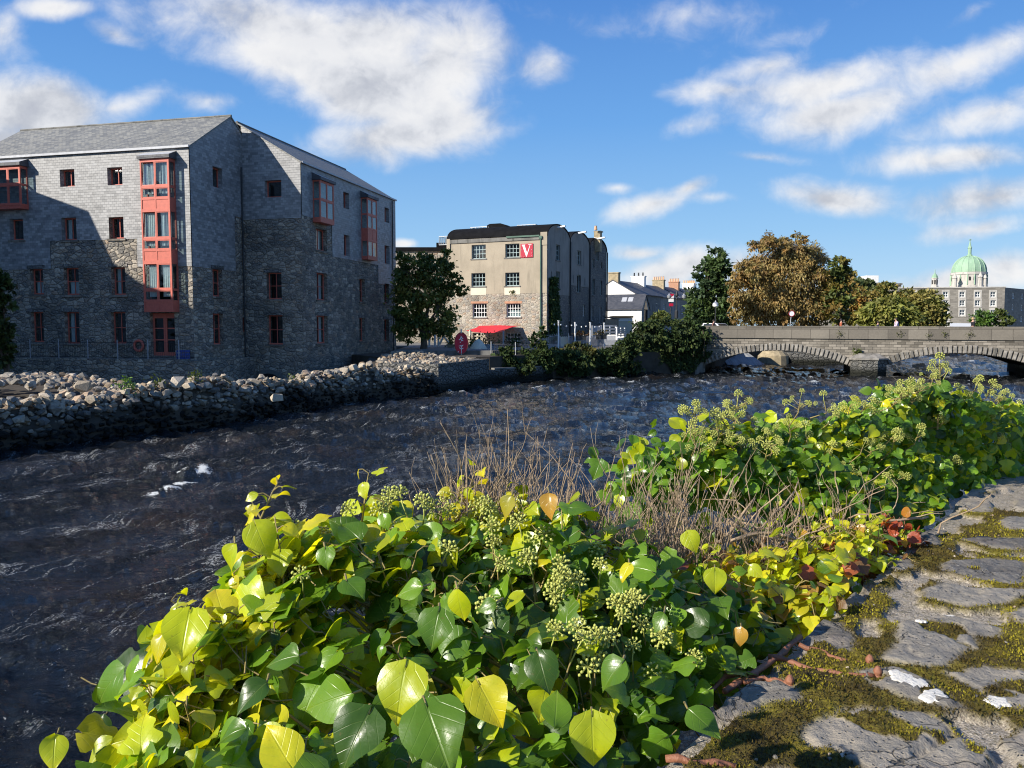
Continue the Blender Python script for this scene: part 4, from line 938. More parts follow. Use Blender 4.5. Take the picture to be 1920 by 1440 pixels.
for k in range(4): q = c0 + g * (L_ * (k + .6) / 4.2) + gn * .0; mb.extrude([(*q, 2.5), (*(q + g * .35), 2.5), (*(q + g * .35 + gn * .18), 2.5), (*(q + gn * .18), 2.5)], (0, 0, -3))
mb.build('buttress', M['concrete'], cq)

# ---------------------------------------------------------------- bridge
B0 = np.array([16.6, 71.0, 0]); BA = np.array([.9475, -.3197, 0]); BN = np.array([-.3197, -.9475, 0])
BP = Plane(B0, BA, BN)
br = thing('stone_bridge', 'grey stone road bridge with low segmental arches over the river', 'bridge', (*(B0 + BA * 15)[:2], 0))
def bz(x, y): return BP.px(x, y)
top0 = bz(1330, 610.5)[1]; u19, top1 = bz(1900, 612.6); led0 = bz(1340, 633)[1]; led1 = bz(1900, 638)[1]
def ztop(u): return top0 + (top1 - top0) * u / u19
def zled(u): return led0 + (led1 - led0) * u / u19
a1 = (bz(1322, 684), bz(1450, 657), bz(1597, 684)); a2 = (bz(1657, 686), bz(1795, 662), None)
def arcfn(l, c, rr):
    w_ = (rr - l[0]) / 2; uc = (rr + l[0]) / 2; h = c[1] - l[1]; Rr = (w_ * w_ + h * h) / (2 * h); zc = c[1] - Rr
    return uc, w_, zc, Rr
A = [arcfn(a1[0], a1[1], a1[2][0]), arcfn(a2[0], a2[1], 2 * bz(1800, 662)[0] - a2[0][0])]
w2 = A[1][1]; pw = a2[0][0] - a1[2][0]; A.append((A[1][0] + 2 * w2 + pw, w2, A[1][2], A[1][3]))
UEND = A[2][0] + A[2][1] + 10; DEPTH = 9.5
def intr(u):
    for uc, w_, zc, Rr in A:
        if abs(u - uc) < w_: return zc + math.sqrt(Rr * Rr - (u - uc) ** 2)
    return None
sp_ = MB(); spb = MB(); sof = MB()
us = sorted(set([-1.5, UEND] + [uc + w_ * math.sin(math.pi / 2 * k / 14) for uc, w_, _, _ in A for k in range(-14, 15)]))
for i in range(len(us) - 1):
    ua, ub = us[i], us[i + 1]; um = (ua + ub) / 2
    inside = intr(um) is not None
    def zi(u):
        for uc, w_, zc, Rr in A:
            if abs(um - uc) < w_: return zc + math.sqrt(max(0, Rr * Rr - (u - uc) ** 2))
        return -1.6
    sp_.poly([BP.pt(ua, zi(ua), 0), BP.pt(ub, zi(ub), 0), BP.pt(ub, zled(ub), 0), BP.pt(ua, zled(ua), 0)])
    spb.poly([BP.pt(ub, zi(ub), -DEPTH), BP.pt(ua, zi(ua), -DEPTH), BP.pt(ua, zled(ua), -DEPTH), BP.pt(ub, zled(ub), -DEPTH)])
    if inside: sof.poly([BP.pt(ua, zi(ua), 0), BP.pt(ua, zi(ua), -DEPTH), BP.pt(ub, zi(ub), -DEPTH), BP.pt(ub, zi(ub), 0)])
for uc, w_, zc, Rr in A:
    for sgn in (-1, 1):
        u = uc + sgn * w_; z = zc + math.sqrt(Rr * Rr - w_ * w_); q = [BP.pt(u, -1.6, 0), BP.pt(u, -1.6, -DEPTH), BP.pt(u, z, -DEPTH), BP.pt(u, z, 0)]
        sof.poly(q if sgn < 0 else q[::-1])
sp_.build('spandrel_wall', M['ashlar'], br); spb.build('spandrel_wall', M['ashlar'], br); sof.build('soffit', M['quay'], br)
for uc, w_, zc, Rr in A:
    mb = MB(); th = math.asin(w_ / Rr); L_ = 2 * th * Rr; n = int(L_ / .34)
    for k in range(n):
        t0 = -th + 2 * th * k / n + .004; t1 = -th + 2 * th * (k + 1) / n - .004; dep = .62 + .05 * r.uniform(-1, 1); pr = .05 + .05 * r.random()
        q = [BP.pt(uc + rr * math.sin(t_), zc + rr * math.cos(t_), 0.0) for rr, t_ in ((Rr - .02, t0), (Rr - .02, t1), (Rr + dep, t1), (Rr + dep, t0))]
        # rock-faced: the front pillows out
        c = sum(q) / 4; fq = [c + (x - c) * .82 + BN * (pr + .05) for x in q]; mid = [x + BN * pr * .7 for x in q]
        for i in range(4): j = (i + 1) % 4; mb.poly([q[i], q[j], mid[j], mid[i]][::-1]); mb.poly([mid[i], mid[j], fq[j], fq[i]][::-1])
        mb.poly(fq[::-1])
    mb.build('arch_ring', M['voussoir'], br)
n = 26
for off in (0, -DEPTH + .45):
  par = MB(); stg = MB(); cop = MB()
  for k in range(n):
    ua = -1.6 + (UEND + 1.6) * k / n; ub = -1.6 + (UEND + 1.6) * (k + 1) / n
    def bar(mb, za, zb, d0, d1, ov=.0):
        q = [BP.pt(ua, za(ua), d1), BP.pt(ub, za(ub), d1), BP.pt(ub, zb(ub), d1), BP.pt(ua, zb(ua), d1)]; p_ = [x + BN * (d0 - d1) for x in q]
        mb.poly(q); mb.poly(p_[::-1]); mb.poly([q[3], q[2], p_[2], p_[3]]); mb.poly([q[1], q[0], p_[0], p_[1]])
    bar(par, lambda u: zled(u) + .24, lambda u: ztop(u) - .1, -.42 + off, .02 + off)
    bar(cop, lambda u: ztop(u) - .1, ztop, -.46 + off, .05 + off)
    bar(stg, zled, lambda u: zled(u) + .24, -.4 + off, .13 + off)
  par.build('parapet', M['parapet'], br); cop.build('coping', M['parapet'], br); stg.build('string_course', M['parapet'], br)
mb = MB(); mb.poly([BP.pt(-1.6, zled(0) + .1, -.4), BP.pt(UEND, zled(UEND) + .1, -.4), BP.pt(UEND, zled(UEND) + .1, -DEPTH + .05), BP.pt(-1.6, zled(0) + .1, -DEPTH + .05)]); mb.build('roadway', M['asphalt'], br)
# piers with cut-waters
for k in range(2):
    uc = A[k][0] + A[k][1] + pw / 2; hw = pw / 2 + .12; pz = bz(1630, 674)[1]
    mb = MB(); pf = [(uc - hw, .0), (uc - hw, .7), (uc - hw * .45, 1.55), (uc + hw * .45, 1.55), (uc + hw, .7), (uc + hw, .0)]
    mb.extrude([BP.pt(u, pz, d) for u, d in pf], (0, 0, -pz - 1.6)); pr_ = mb.build('pier', M['quay'], br)
    mb = MB(); b1 = [BP.pt(uc + (u - uc) * 1.1, pz, d * 1.07) for u, d in pf]; b2 = [q + ZX * .14 for q in b1]; mb.extrude(b1, (0, 0, .14))
    b3 = [BP.pt(uc + (u - uc) * .55, pz + .52, d * .35) for u, d in pf]
    for i in range(5): mb.poly([b2[i], b2[i + 1], b3[i + 1], b3[i]]); 
    mb.poly(b3[::-1]); mb.poly(b3)
    mb.build('pier_cap', M['voussoir'], pr_)
# left abutment
mb = MB(); mb.box(BP.pt(-1.9, -1.5, -1), BA * 1.9, ZX * 3.6, BN * 1.7); mb.build('abutment', M['quay'], br)
# land beyond the river right of the bridge and the weir
mb = MB(); w0 = atY(1380, 683, 85); w1 = atY(1424, 682, 85)
ww = thing('weir', 'pale foaming weir seen through the left arch of the bridge', 'weir', (w0[0], 85, 0))
mb.poly([(w0[0] - 1, 84.5, .05), (w1[0] + .6, 84.5, .05), (w1[0] - .3, 88, 1.25), (w0[0] - 1, 88, 1.25)])
m, t = mat('falling water'); uv = t.n('ShaderNodeUVMap').outputs[0]
n_ = t.noise(t.n('ShaderNodeVectorMath', {0: uv, 1: (6, .5, 1)}, operation='MULTIPLY').outputs[0], 1.0, 5, .6); c = t.ramp(n_, [(.35, (.16, .17, .18)), (.65, (.42, .43, .43))])
M['fall'] = finish(m, t, t.n('ShaderNodeBsdfPrincipled', {'Base Color': c, 'Roughness': .5}).outputs[0]); mb.build('sheet', M['fall'], ww)
mb = MB(); q = atY(1455, 672, 86); mb.lathe([(1.75, -1), (1.6, 1.0), (1.1, 1.5), (.5, 1.65), (0, 1.7)], 14, (q[0], q[1] + 1, 0)); tag(mb.build('old_pier', M['chimney']), 'pale rounded stone pier beyond the left arch', 'pier')
mb = MB(); ext(mb, [(q[0] + 1.6, 86.2), (q[0] + 9, 85), (q[0] + 10, 90), (q[0] + 1, 90)], -1, 1.35); tag(mb.build('far_quay', M['quay']), 'dark quay wall in the shade beyond the left arch', 'river wall')
# ---------------------------------------------------------------- trees and shrubs
def leafset(mb, P, D, N, ln, wd, col):
    """many small leaf faces: P base points, D directions, N normals"""
    D = D / (np.linalg.norm(D, axis=1, keepdims=True) + 1e-9); S = np.cross(D, N); S /= (np.linalg.norm(S, axis=1, keepdims=True) + 1e-9); Nn = np.cross(S, D)
    ln = np.asarray(ln)[:, None]; wd = np.asarray(wd)[:, None]
    a = P; b = P + D * ln * .45 + S * wd * .5 + Nn * wd * .12; c = P + D * ln; d = P + D * ln * .45 - S * wd * .5 + Nn * wd * .12
    V = np.stack([a, b, c, d], 1).reshape(-1, 3); n = len(P); F_ = np.arange(4 * n).reshape(n, 4)
    mb.add(V, F_, 0, None, np.repeat(col, 4, axis=0))
def crown(blobs, n, leaf, pal, g, droop=0.0, clump=.22, strip=1.0, kmul=1.0, fill=.55):
    """blobs: (centre, radii). leaves gather in clumps through the volume, thicker near the outside"""
    mb = MB(); pal = np.array(pal); vol = np.array([b[1][0] * b[1][1] * b[1][2] for b in blobs]) ** .67; vol /= vol.sum()
    for (c, rd), f in zip(blobs, vol):
        rd = np.array(rd); nl = int(n * f); K = max(5, int(nl / 34 * kmul))
        d = g.normal(size=(K, 3)); d /= np.linalg.norm(d, axis=1, keepdims=True); rr = fill + (1.04 - fill) * g.random(K) ** .6
        C = np.array(c) + d * rr[:, None] * rd; pc = pal[g.integers(0, len(pal), K)] * g.uniform(.75, 1.25, (K, 1))
        k = g.integers(0, K, nl); csz = clump * rd.min() * g.uniform(.6, 1.5, K)
        P = C[k] + g.normal(size=(nl, 3)) * csz[k][:, None] * np.array([1, 1, .6]); out = P - np.array(c); out /= (np.linalg.norm(out, axis=1, keepdims=True) + 1e-6)
        D = out * .6 + g.normal(size=(nl, 3)) * .6 + np.array([0, 0, -droop]); N = out * .5 + g.normal(size=(nl, 3)) * .7 + np.array([0, 0, .6])
        sz = leaf * g.uniform(.6, 1.4, nl); leafset(mb, P, D, N, sz * strip, sz * .7 / max(1, strip * .6), np.clip(pc[k] * g.uniform(.8, 1.2, (nl, 1)), 0, 1))
    return mb
def pxblob(x, y, rx, ry, Y, dy=0): c = atY(x, y, Y + dy); s = (Y + dy) / F; return (c, (rx * s, min(rx, ry * 1.3) * s * .9, ry * s))
def tree(name, label, Y, foot, fz, blobs, n, leaf, pal, cat='tree', group=None, seed=1, trunk=.22, limbs=6, mat_='foliage', bark='bark', twigs=0, **kw):
    g = np.random.default_rng(seed); r_ = random.Random(seed)
    f = atY(foot, 600, Y); f[2] = fz
    root = thing(name, label, cat, f, group); bl = [pxblob(b[0], b[1], b[2], b[3], Y, b[4] if len(b) > 4 else 0) for b in blobs]
    crown(bl, n, leaf, pal, g, **kw).build('crown', M[mat_], root)
    if trunk:
        mb = MB(); top = np.mean([b[0] for b in bl], axis=0); lo = f - ZX * .3; mid = lerp(lo, top, .35) + np.array([r_.uniform(-.3, .3), 0, 0]); hi = lerp(lo, top, .75)
        mb.tube([lo, lerp(lo, mid, .5) + np.array([.1, 0, 0]), mid, hi], [trunk * 1.25, trunk, trunk * .8, trunk * .3], 8)
        for b in bl[:limbs]:
            s_ = lerp(mid, hi, r_.uniform(-.4, .6)); e_ = b[0] + np.array([r_.uniform(-.4, .4) * b[1][0], 0, .2 * b[1][2]]); m_ = lerp(s_, e_, .5) + ZX * -.25
            mb.tube([s_, m_, e_], [trunk * .5, trunk * .32, trunk * .1], 6)
            for q in range(5):
                d_ = np.array([r_.gauss(0, 1), r_.gauss(0, 1), r_.gauss(.3, 1)]); d_ /= np.linalg.norm(d_)
                mb.tube([lerp(m_, e_, r_.random()), e_ + d_ * np.array(b[1]) * .5, e_ + d_ * np.array(b[1]) * .95], [trunk * .14, trunk * .08, trunk * .03], 4, cap=False)
        if twigs:
            for q in range(twigs):
                b = bl[r_.randrange(min(3, len(bl)))]; d_ = np.array([r_.gauss(0, 1), r_.gauss(0, .7), abs(r_.gauss(.8, .6))]); d_ /= np.linalg.norm(d_)
                p0 = b[0] + d_ * np.array(b[1]) * .35; p1 = b[0] + d_ * np.array(b[1]) * .8; p2 = b[0] + d_ * np.array(b[1]) * 1.12 + np.array([.5, 0, -.1])
                mb.tube([p0, p1, p2], [.05, .03, .012], 4, cap=False)
        mb.build('trunk', M[bark], root)
    return root
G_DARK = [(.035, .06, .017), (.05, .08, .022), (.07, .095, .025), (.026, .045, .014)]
tree('bushy_tree', 'dense dark green tree between the slate block and the tan mill', 66, 792, 2.0, [(790, 528, 46, 44), (772, 560, 30, 55), (820, 520, 34, 40), (812, 590, 38, 38), (764, 505, 22, 26), (845, 549, 20, 12), (838, 486, 14, 14), (866, 545, 10, 7), (855, 520, 10, 8), (752, 486, 10, 10), (800, 480, 12, 8), (778, 615, 34, 28), (830, 610, 22, 22), (760, 590, 20, 50)], 11500, .28,
     [(.11, .15, .035), (.085, .12, .03), (.17, .19, .04), (.12, .155, .035), (.21, .19, .04)], seed=3, trunk=.28, clump=.2, kmul=.75, fill=.62)
tree('pine_tree', 'dark green tiered tree standing beside the copper coloured beech', 96, 1338, 2.6, [(1344, 482, 14, 12), (1338, 500, 26, 14), (1352, 512, 22, 10), (1328, 520, 22, 10), (1350, 535, 34, 14), (1326, 545, 30, 12), (1312, 560, 22, 11), (1345, 566, 34, 15), (1325, 582, 36, 14), (1355, 592, 30, 16), (1305, 592, 20, 12), (1335, 602, 45, 12)], 8000, .5,
     [(.06, .11, .04), (.085, .14, .045), (.115, .17, .05), (.05, .085, .035)], seed=4, trunk=.3, clump=.3)
rb_ = random.Random(21); BB = [(1478, 478, 34, 24), (1435, 500, 34, 26), (1515, 490, 28, 32), (1480, 520, 56, 40), (1418, 545, 32, 30), (1535, 540, 22, 40), (1455, 565, 62, 34), (1510, 575, 42, 34), (1402, 580, 26, 24), (1460, 600, 90, 16)]
for q in range(30):
    a_ = rb_.uniform(-.15, 3.3); rr0 = rb_.uniform(.72, 1.04); BB.append((1468 + 90 * rr0 * math.cos(a_), 560 - 118 * rr0 * math.sin(a_), rb_.uniform(9, 19), rb_.uniform(8, 17), rb_.uniform(-4, 4)))
tree('copper_beech', 'broad weeping beech in copper brown leaf beyond the bridge', 92, 1470, 2.3, BB, 48000, .21,
     [(.32, .215, .075), (.37, .26, .09), (.27, .19, .065), (.33, .26, .095), (.29, .23, .08), (.36, .22, .075)], seed=5, trunk=.5, droop=1.1, strip=1.6, clump=.2, twigs=420, fill=.4, limbs=12)
tree('maple_tree', 'green maple with reddening leaf tips at the right edge of the beech', 90, 1572, 2.6, [(1578, 500, 20, 16), (1566, 525, 24, 20), (1585, 520, 16, 16), (1572, 550, 26, 22), (1562, 580, 26, 26), (1590, 505, 12, 12)], 3600, .42, [(.10, .13, .03), (.14, .16, .035), (.08, .11, .03), (.22, .15, .04), (.2, .17, .04)], seed=6)
tree('maple_tree', 'orange leaved maple half hidden behind the bridge parapet', 104, 1600, 2.6, [(1606, 560, 18, 18), (1618, 552, 12, 10), (1590, 575, 22, 18), (1612, 588, 28, 18), (1585, 598, 22, 14)], 3200, .42, [(.36, .18, .05), (.36, .24, .06), (.3, .26, .06), (.2, .21, .05)], seed=7)
tree('round_willow', 'rounded olive green willow above the middle of the bridge', 84, 1662, 2.6, [(1664, 580, 40, 20), (1645, 592, 34, 18), (1690, 592, 28, 18), (1662, 602, 52, 14)], 5200, .36, [(.29, .30, .065), (.24, .26, .06), (.33, .31, .075), (.2, .21, .05)], seed=8, droop=.5, strip=1.6)
tree('bushy_tree', 'yellowing green tree behind the round willow', 110, 1668, 2.6, [(1662, 548, 26, 14), (1640, 560, 24, 14), (1690, 560, 22, 14), (1706, 572, 18, 16)], 3400, .5, [(.24, .24, .06), (.28, .23, .06), (.17, .19, .05), (.32, .24, .06)], seed=9)
tree('dark_tree', 'dark green tree far behind the orange maple', 125, 1632, 2.6, [(1634, 545, 26, 14), (1600, 540, 20, 14), (1615, 535, 24, 10)], 2400, .55, [(.08, .11, .035), (.1, .12, .04)], seed=10)
tree('bushy_tree', 'brownish green tree in front of the grey court house', 98, 1745, 2.6, [(1740, 565, 20, 18), (1728, 585, 26, 20), (1755, 585, 20, 18), (1745, 600, 34, 14), (1722, 560, 14, 12)], 4600, .42, [(.23, .23, .06), (.27, .235, .065), (.17, .19, .05), (.31, .26, .08)], seed=12)
tree('shrub', 'bright green rounded shrub against the court house wall', 112, 1842, 2.6, [(1842, 596, 15, 14), (1850, 604, 16, 10), (1830, 604, 10, 8)], 1500, .35, [(.10, .19, .03), (.13, .22, .04), (.07, .14, .03)], cat='shrub', seed=13, trunk=.1, limbs=1)
tree('shrub', 'olive shrub at the shaded corner of the court house', 112, 1878, 2.6, [(1872, 596, 10, 16), (1882, 602, 14, 10)], 1100, .35, [(.13, .17, .04), (.10, .13, .03)], cat='shrub', seed=14, trunk=.1, limbs=1)
tree('shrub', 'dark overgrown bush at the left end of the slate block', 44, 2, .6, [(2, 560, 16, 60), (-14, 640, 26, 50), (8, 660, 14, 25), (-30, 560, 30, 70)], 3600, .3, G_DARK, cat='shrub', seed=15, trunk=.15)
tree('small_tree', 'pale green treetop peeping over the shaded ivy', 88, 1238, 2.4, [(1238, 596, 14, 10), (1225, 604, 12, 8)], 900, .35, [(.16, .18, .04), (.12, .15, .04)], seed=16, trunk=.1, limbs=1)
SH = [('tall leafy shrub growing before the right end of the mill terrace', 61.6, 1008, 1.6, [(1008, 648, 12, 26), (1000, 672, 22, 24), (1022, 672, 20, 22), (1018, 628, 7, 14)], 2600),
      ('dark shrub spilling over the quay below the black railings', 59.3, 955, 1.2, [(948, 662, 12, 16), (942, 680, 16, 12), (962, 684, 18, 10), (985, 686, 18, 12)], 1900),
      ('dark green bush hanging over the river below the white posts', 63.3, 1060, 1.4, [(1050, 672, 26, 18), (1078, 678, 26, 18), (1040, 690, 24, 16), (1070, 692, 26, 12)], 2600),
      ('bush with yellowing sprays beneath the terrace fence', 64.3, 1092, 1.6, [(1080, 656, 18, 10), (1098, 664, 18, 12), (1066, 654, 10, 8)], 1500),
      ('trailing dark bush below the timber deck', 65.5, 1130, 1.4, [(1122, 672, 28, 18), (1150, 676, 26, 18), (1118, 692, 26, 12), (1150, 694, 24, 10)], 2600),
      ('dark bush between the timber deck and the hanging ivy', 66.9, 1172, 1.6, [(1170, 660, 22, 22), (1186, 680, 18, 20), (1180, 640, 14, 14)], 1800)]
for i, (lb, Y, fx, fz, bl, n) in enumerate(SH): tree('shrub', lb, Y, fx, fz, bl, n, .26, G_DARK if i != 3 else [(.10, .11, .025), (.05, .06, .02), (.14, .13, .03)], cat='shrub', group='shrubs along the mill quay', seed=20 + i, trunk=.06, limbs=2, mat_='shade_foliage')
# curtain of ivy over the concrete quay
g = np.random.default_rng(31); root = thing('hanging_ivy', 'heavy curtain of dark ivy hanging over the concrete quay beside the bridge', 'ivy', (13.2, 69.8, 2.7))
bl = [pxblob(*b[:4], 69.4, b[4] if len(b) > 4 else 0) for b in ((1250, 625, 58, 26, .5), (1215, 625, 34, 24), (1290, 628, 34, 26, .6), (1200, 640, 22, 26), (1315, 650, 14, 26, 1.2), (1255, 645, 52, 20), (1235, 606, 30, 10, 1), (1280, 604, 26, 8, 1))]
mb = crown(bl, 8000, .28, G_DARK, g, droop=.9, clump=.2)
k = 1500; x = g.uniform(1185, 1325, k); ylow = 652 + 26 * np.abs(np.sin(x * .11)) + g.uniform(-6, 6, k); P = np.array([atY(a, b, 69.2 + (a - 1190) / 130 * 1.6) for a, b in zip(x, g.uniform(630, ylow))])
leafset(mb, P, np.tile([0, -.2, -1.0], (k, 1)) + g.normal(size=(k, 3)) * .4, np.tile([.5, -.8, .2], (k, 1)) + g.normal(size=(k, 3)) * .3, np.full(k, .24), np.full(k, .2), np.array(G_DARK)[g.integers(0, 4, k)])
HG = mb
CR = np.array([(918, 57.3), (999, 61.3), (1169, 66.5), (1196, 68.6), (1330, 71.0)])
cr_ = thing('wall_creeper', 'dark creeper trailing down the quay between the low wall and the concrete quay', 'creeper', (6, 65, 1)); mb2 = MB()
for x0, x1, kk, tgt in ((1186, 1322, 3200, mb), (1003, 1190, 5200, mb2)):
    x = g.uniform(x0, x1, kk); yl = 688 + 9 * np.sin(x * .07) + 6 * np.sin(x * .19); yt = np.where(x > 1186, 636, 655); y = yt + (yl - yt) * g.random(kk) ** .8; P = np.array([atY(a, b, np.interp(a, CR[:, 0], CR[:, 1]) - .12 - .35 * c) for a, b, c in zip(x, y, g.random(kk))])
    leafset(tgt, P, np.tile([.1, -.2, -1.0], (kk, 1)) + g.normal(size=(kk, 3)) * .45, np.tile([.55, -.8, .25], (kk, 1)) + g.normal(size=(kk, 3)) * .35, np.full(kk, .26), np.full(kk, .2), np.array(G_DARK)[g.integers(0, 4, kk)] * .9)
mb2.build('foliage', M['shade_foliage'], cr_); mb2 = MB()
for x in range(1010, 1190, 16): p = atY(x, 650, np.interp(x, CR[:, 0], CR[:, 1]) - .05); mb2.tube([p, p - ZX * .9 + np.array([.1, -.1, 0]), p - ZX * 1.7 + np.array([0, -.12, 0])], .025, 4)
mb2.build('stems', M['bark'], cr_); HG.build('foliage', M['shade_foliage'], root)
mb = MB(); rr = random.Random(3)
for i in range(14): p = atY(rr.uniform(1195, 1318), 640, 69.6); mb.tube([p + ZX * 1.0, p + ZX * .2 + np.array([.1, -.25, 0]), p - ZX * 1.3 + np.array([.05, -.3, 0])], .03, 5)
mb.build('stems', M['bark'], root)
# ivy up the mill corner, weeds on walls
g = np.random.default_rng(32); root = thing('wall_ivy', 'dark ivy climbing the corner of the mill above the terrace', 'ivy', VS.pt(1.2, 2.1, .2)); mb = MB()
k = 2600; v = g.random(k); xa = 1029 + g.uniform(-2, 4, k); xb = 1040 + 8 * (1 - v) + g.uniform(-3, 3, k); y = 520 + 115 * (1 - v ** 1.1); xx = xa + (xb - xa) * g.random(k)
P = np.array([VS.pt(*VS.px(a, b), .1 + .22 * c) for a, b, c in zip(xx, y, g.random(k))])
leafset(mb, P, np.tile([0, -.1, -.8], (k, 1)) + g.normal(size=(k, 3)) * .6, np.tile(A2, (k, 1)) + g.normal(size=(k, 3)) * .4, g.uniform(.2, .4, k), g.uniform(.2, .34, k), np.array(G_DARK)[g.integers(0, 4, k)] * 1.2); mb.build('foliage', M['shade_foliage'], root)
mb = MB()
for i in range(7): mb.tube([VS.pt(.6 + .25 * i, 2.1, .08), VS.pt(.9 + .2 * i, 5, .08), VS.pt(1.1 + .12 * i + .1 * (i % 2), 7.5, .08)], [.05, .035, .015], 5)
mb.build('stems', M['bark'], root)
def weeds(lab, pts, col, leaf=.16, n=45, name='weed', cat='weed', group=None):
    for lb, p in zip(lab, pts):
        p = np.array(p); mb = MB(); g = np.random.default_rng(abs(int(p[0] * 100)) + 7); P = p + g.normal(size=(n, 3)) * np.array([.16, .06, .14]); D = g.normal(size=(n, 3)) * .7 + np.array([0, -.3, .5])
        leafset(mb, P, D, g.normal(size=(n, 3)), g.uniform(.6, 1.5, n) * leaf, g.uniform(.3, .6, n) * leaf, np.array(col) * g.uniform(.7, 1.3, (n, 1))); tag(mb.build(name, M['foliage']), lb, cat, group)
wp = [BP.pt(*BP.px(x, y), .18) for x, y in ((1608, 662), (1686, 626), (1742, 630), (1770, 627), (1818, 629), (1575, 627))]
weeds(['leafy weed growing above the bridge pier'], wp[:1], (.12, .15, .04), .26, 130)
weeds(['small weed in the parapet base over the second arch'] * 5, wp[1:], (.10, .11, .03), .13, 40, group='small weeds along the bridge parapet')
wp = [(*(along(s)[0] + along(s)[2] * .7), crestz(s) + .12) for s in (12.5, 14.2, 20.5, 24.2)]
weeds(['low green weed on the rubble crest'] * 3, wp[:3], (.11, .14, .03), .16, 60, group='low weeds on the rubble crest')
weeds(['bright green clump of weed on the rubble crest below the french doors'], [tuple(atZ(238, 722, 1.85))], (.13, .24, .03), .13, 90)
weeds(['weed rooted in the render line over the mill sign side window'], [VF.pt(*VF.px(962, 549), .1)], (.14, .16, .04), .2, 60)
# ---------------------------------------------------------------- things on the mill terrace
TZ = 2.3
sail = thing('shade_sail', 'red canvas shade sail stretched over the mill terrace', 'shade sail', atY(930, 650, 86))
ca, cb, cc, cd = atY(873, 620, 86.5), atY(901, 606.5, 89.3), atY(975, 611, 86), atY(944, 622.5, 82.5)
mb = MB(); n = 12; G_ = []
for i in range(n + 1):
    for j in range(n + 1):
        u, v = i / n, j / n; ui = .5 + (u - .5) * (1 - .16 * math.sin(math.pi * v)); vi = .5 + (v - .5) * (1 - .16 * math.sin(math.pi * u))
        p = lerp(lerp(ca, cd, ui), lerp(cb, cc, ui), vi) + ZX * (-.22 * math.sin(math.pi * u) * (1 - v) + .1 * math.sin(math.pi * v) * (u - .5)); G_.append(p)
fq = [(i * (n + 1) + j, (i + 1) * (n + 1) + j, (i + 1) * (n + 1) + j + 1, i * (n + 1) + j + 1) for i in range(n) for j in range(n)]
mb.add(G_, np.array(fq)); mb.add(np.array(G_) - ZX * .012, np.array(fq)[:, ::-1]); mb.build('canvas', M['red_sail'], sail, smooth=True)
for x, p in ((944.5, cd), (882.5, lerp(ca, cd, .12))): mb = MB(); q = p.copy(); mb.tube([(q[0], q[1], TZ), q + ZX * .1], .09, 8); mb.build('mast', M['cream'] if x < 900 else M['grey_paint'], sail)
ov = thing('oval_sign', 'tall crimson oval board with white flourishes standing on the rubble bank', 'sign', atY(865, 664, 60))
c = atY(865, 643.5, 60); rx, ry = 12.8 * .04, 20 * .04; mb = MB(); dirx = np.array([.97, .24, 0]); nv = np.array([.24, -.97, 0])
el = [c + dirx * rx * math.cos(t_) + ZX * ry * math.sin(t_) for t_ in np.linspace(0, 2 * math.pi, 36, endpoint=False)]; mb.extrude(el, -nv * .08); mb.build('board', M['sign_red'], ov)
mb = MB(); el2 = np.array(el) + nv * .004
for k in range(36):
    a_, b_ = el[k] + nv * .002, el[(k + 1) % 36] + nv * .002; mb.tube([a_, b_], .028, 5)
mb.build('rim', M['red_dark'], ov)
mb = MB()
for (x, y, l, a_) in ((-.08, .42, .3, 1.0), (.02, .5, .28, 2.2), (.1, .38, .2, .4), (-.16, .3, .16, 0), (.02, .25, .2, 1.5), (.12, .22, .14, 2.6), (-.1, -.22, .3, .1), (.02, -.3, .26, 1.4), (.1, -.2, .22, .7), (-.12, -.42, .2, 2.4), (.08, -.44, .24, .3), (0, -.55, .16, 1.2), (-.3, -.72, .14, 1.0), (-.1, .08, .1, .6)):
    p0 = c + dirx * x * .8 + ZX * y * .9 + nv * .02; d_ = dirx * math.cos(a_) + ZX * math.sin(a_); s_ = np.cross(d_, nv)
    mb.extrude([p0 - d_ * l / 2, p0 + s_ * .035, p0 + d_ * l / 2, p0 - s_ * .035], nv * .012)
mb.build('flourish', M['white_paint'], ov)
mb = MB(); mb.tube([c - ZX * 1.3, c - ZX * .3 - nv * .05], .05, 6); mb.tube([c + ZX * .75, c + ZX * 1.05], .06, 6); mb.build('stake', M['steel'], ov)
def railing(lab, A_, B_, h, step, mat_, hoop=True):
    A_ = np.array(A_); B_ = np.array(B_); L = np.linalg.norm(B_ - A_); d_ = (B_ - A_) / L; root = thing('hoop_railing', lab, 'railing', (A_ + B_) / 2)
    ps, bs, rs = MB(), MB(), MB(); k = 0; s = 0
    while s < L:
        p = A_ + d_ * s
        if k % 14 == 0: ps = MB(); ps.tube([p, p + ZX * (h + .22)], .04, 6); ps.build('post', M['steel'], root)
        elif hoop and k % 2 == 1: bs.tube([p, p + ZX * h, p + ZX * (h + .1) + d_ * step * .3, p + ZX * (h + .12) + d_ * step * .5, p + ZX * (h + .1) + d_ * step * .7, p + ZX * h + d_ * step, p + d_ * step], .015, 4)
        elif not hoop: bs.tube([p, p + ZX * h], .015, 4)
        s += step; k += 1
    for z in (.08, h - .05): rs.tube([A_ + ZX * z, B_ + ZX * z], .02, 4)
    bs.build('bars', mat_, root); rs.build('rail', mat_, root); return root
railing('black bow topped railing in front of the red shade sail', atY(921, 667, 60.5), atY(990, 668, 61.5), .85, .14, M['iron'])
railing('pale bow topped railing at the corner of the mill', atY(1020, 655, 66), atY(1047, 650, 67.5), 1.0, .15, M['steel'])
railing('grey railing behind the bushes along the mill side', atY(1066, 651, 68), atY(1134, 650, 70.5), .95, .12, M['grey_paint'], False)
LT = ['tallest white lamp post nearest the mill corner', 'white lamp post between the pale panel and the first flower box', 'white lamp post in the middle of the mill side terrace', 'white lamp post beside the timber deck']
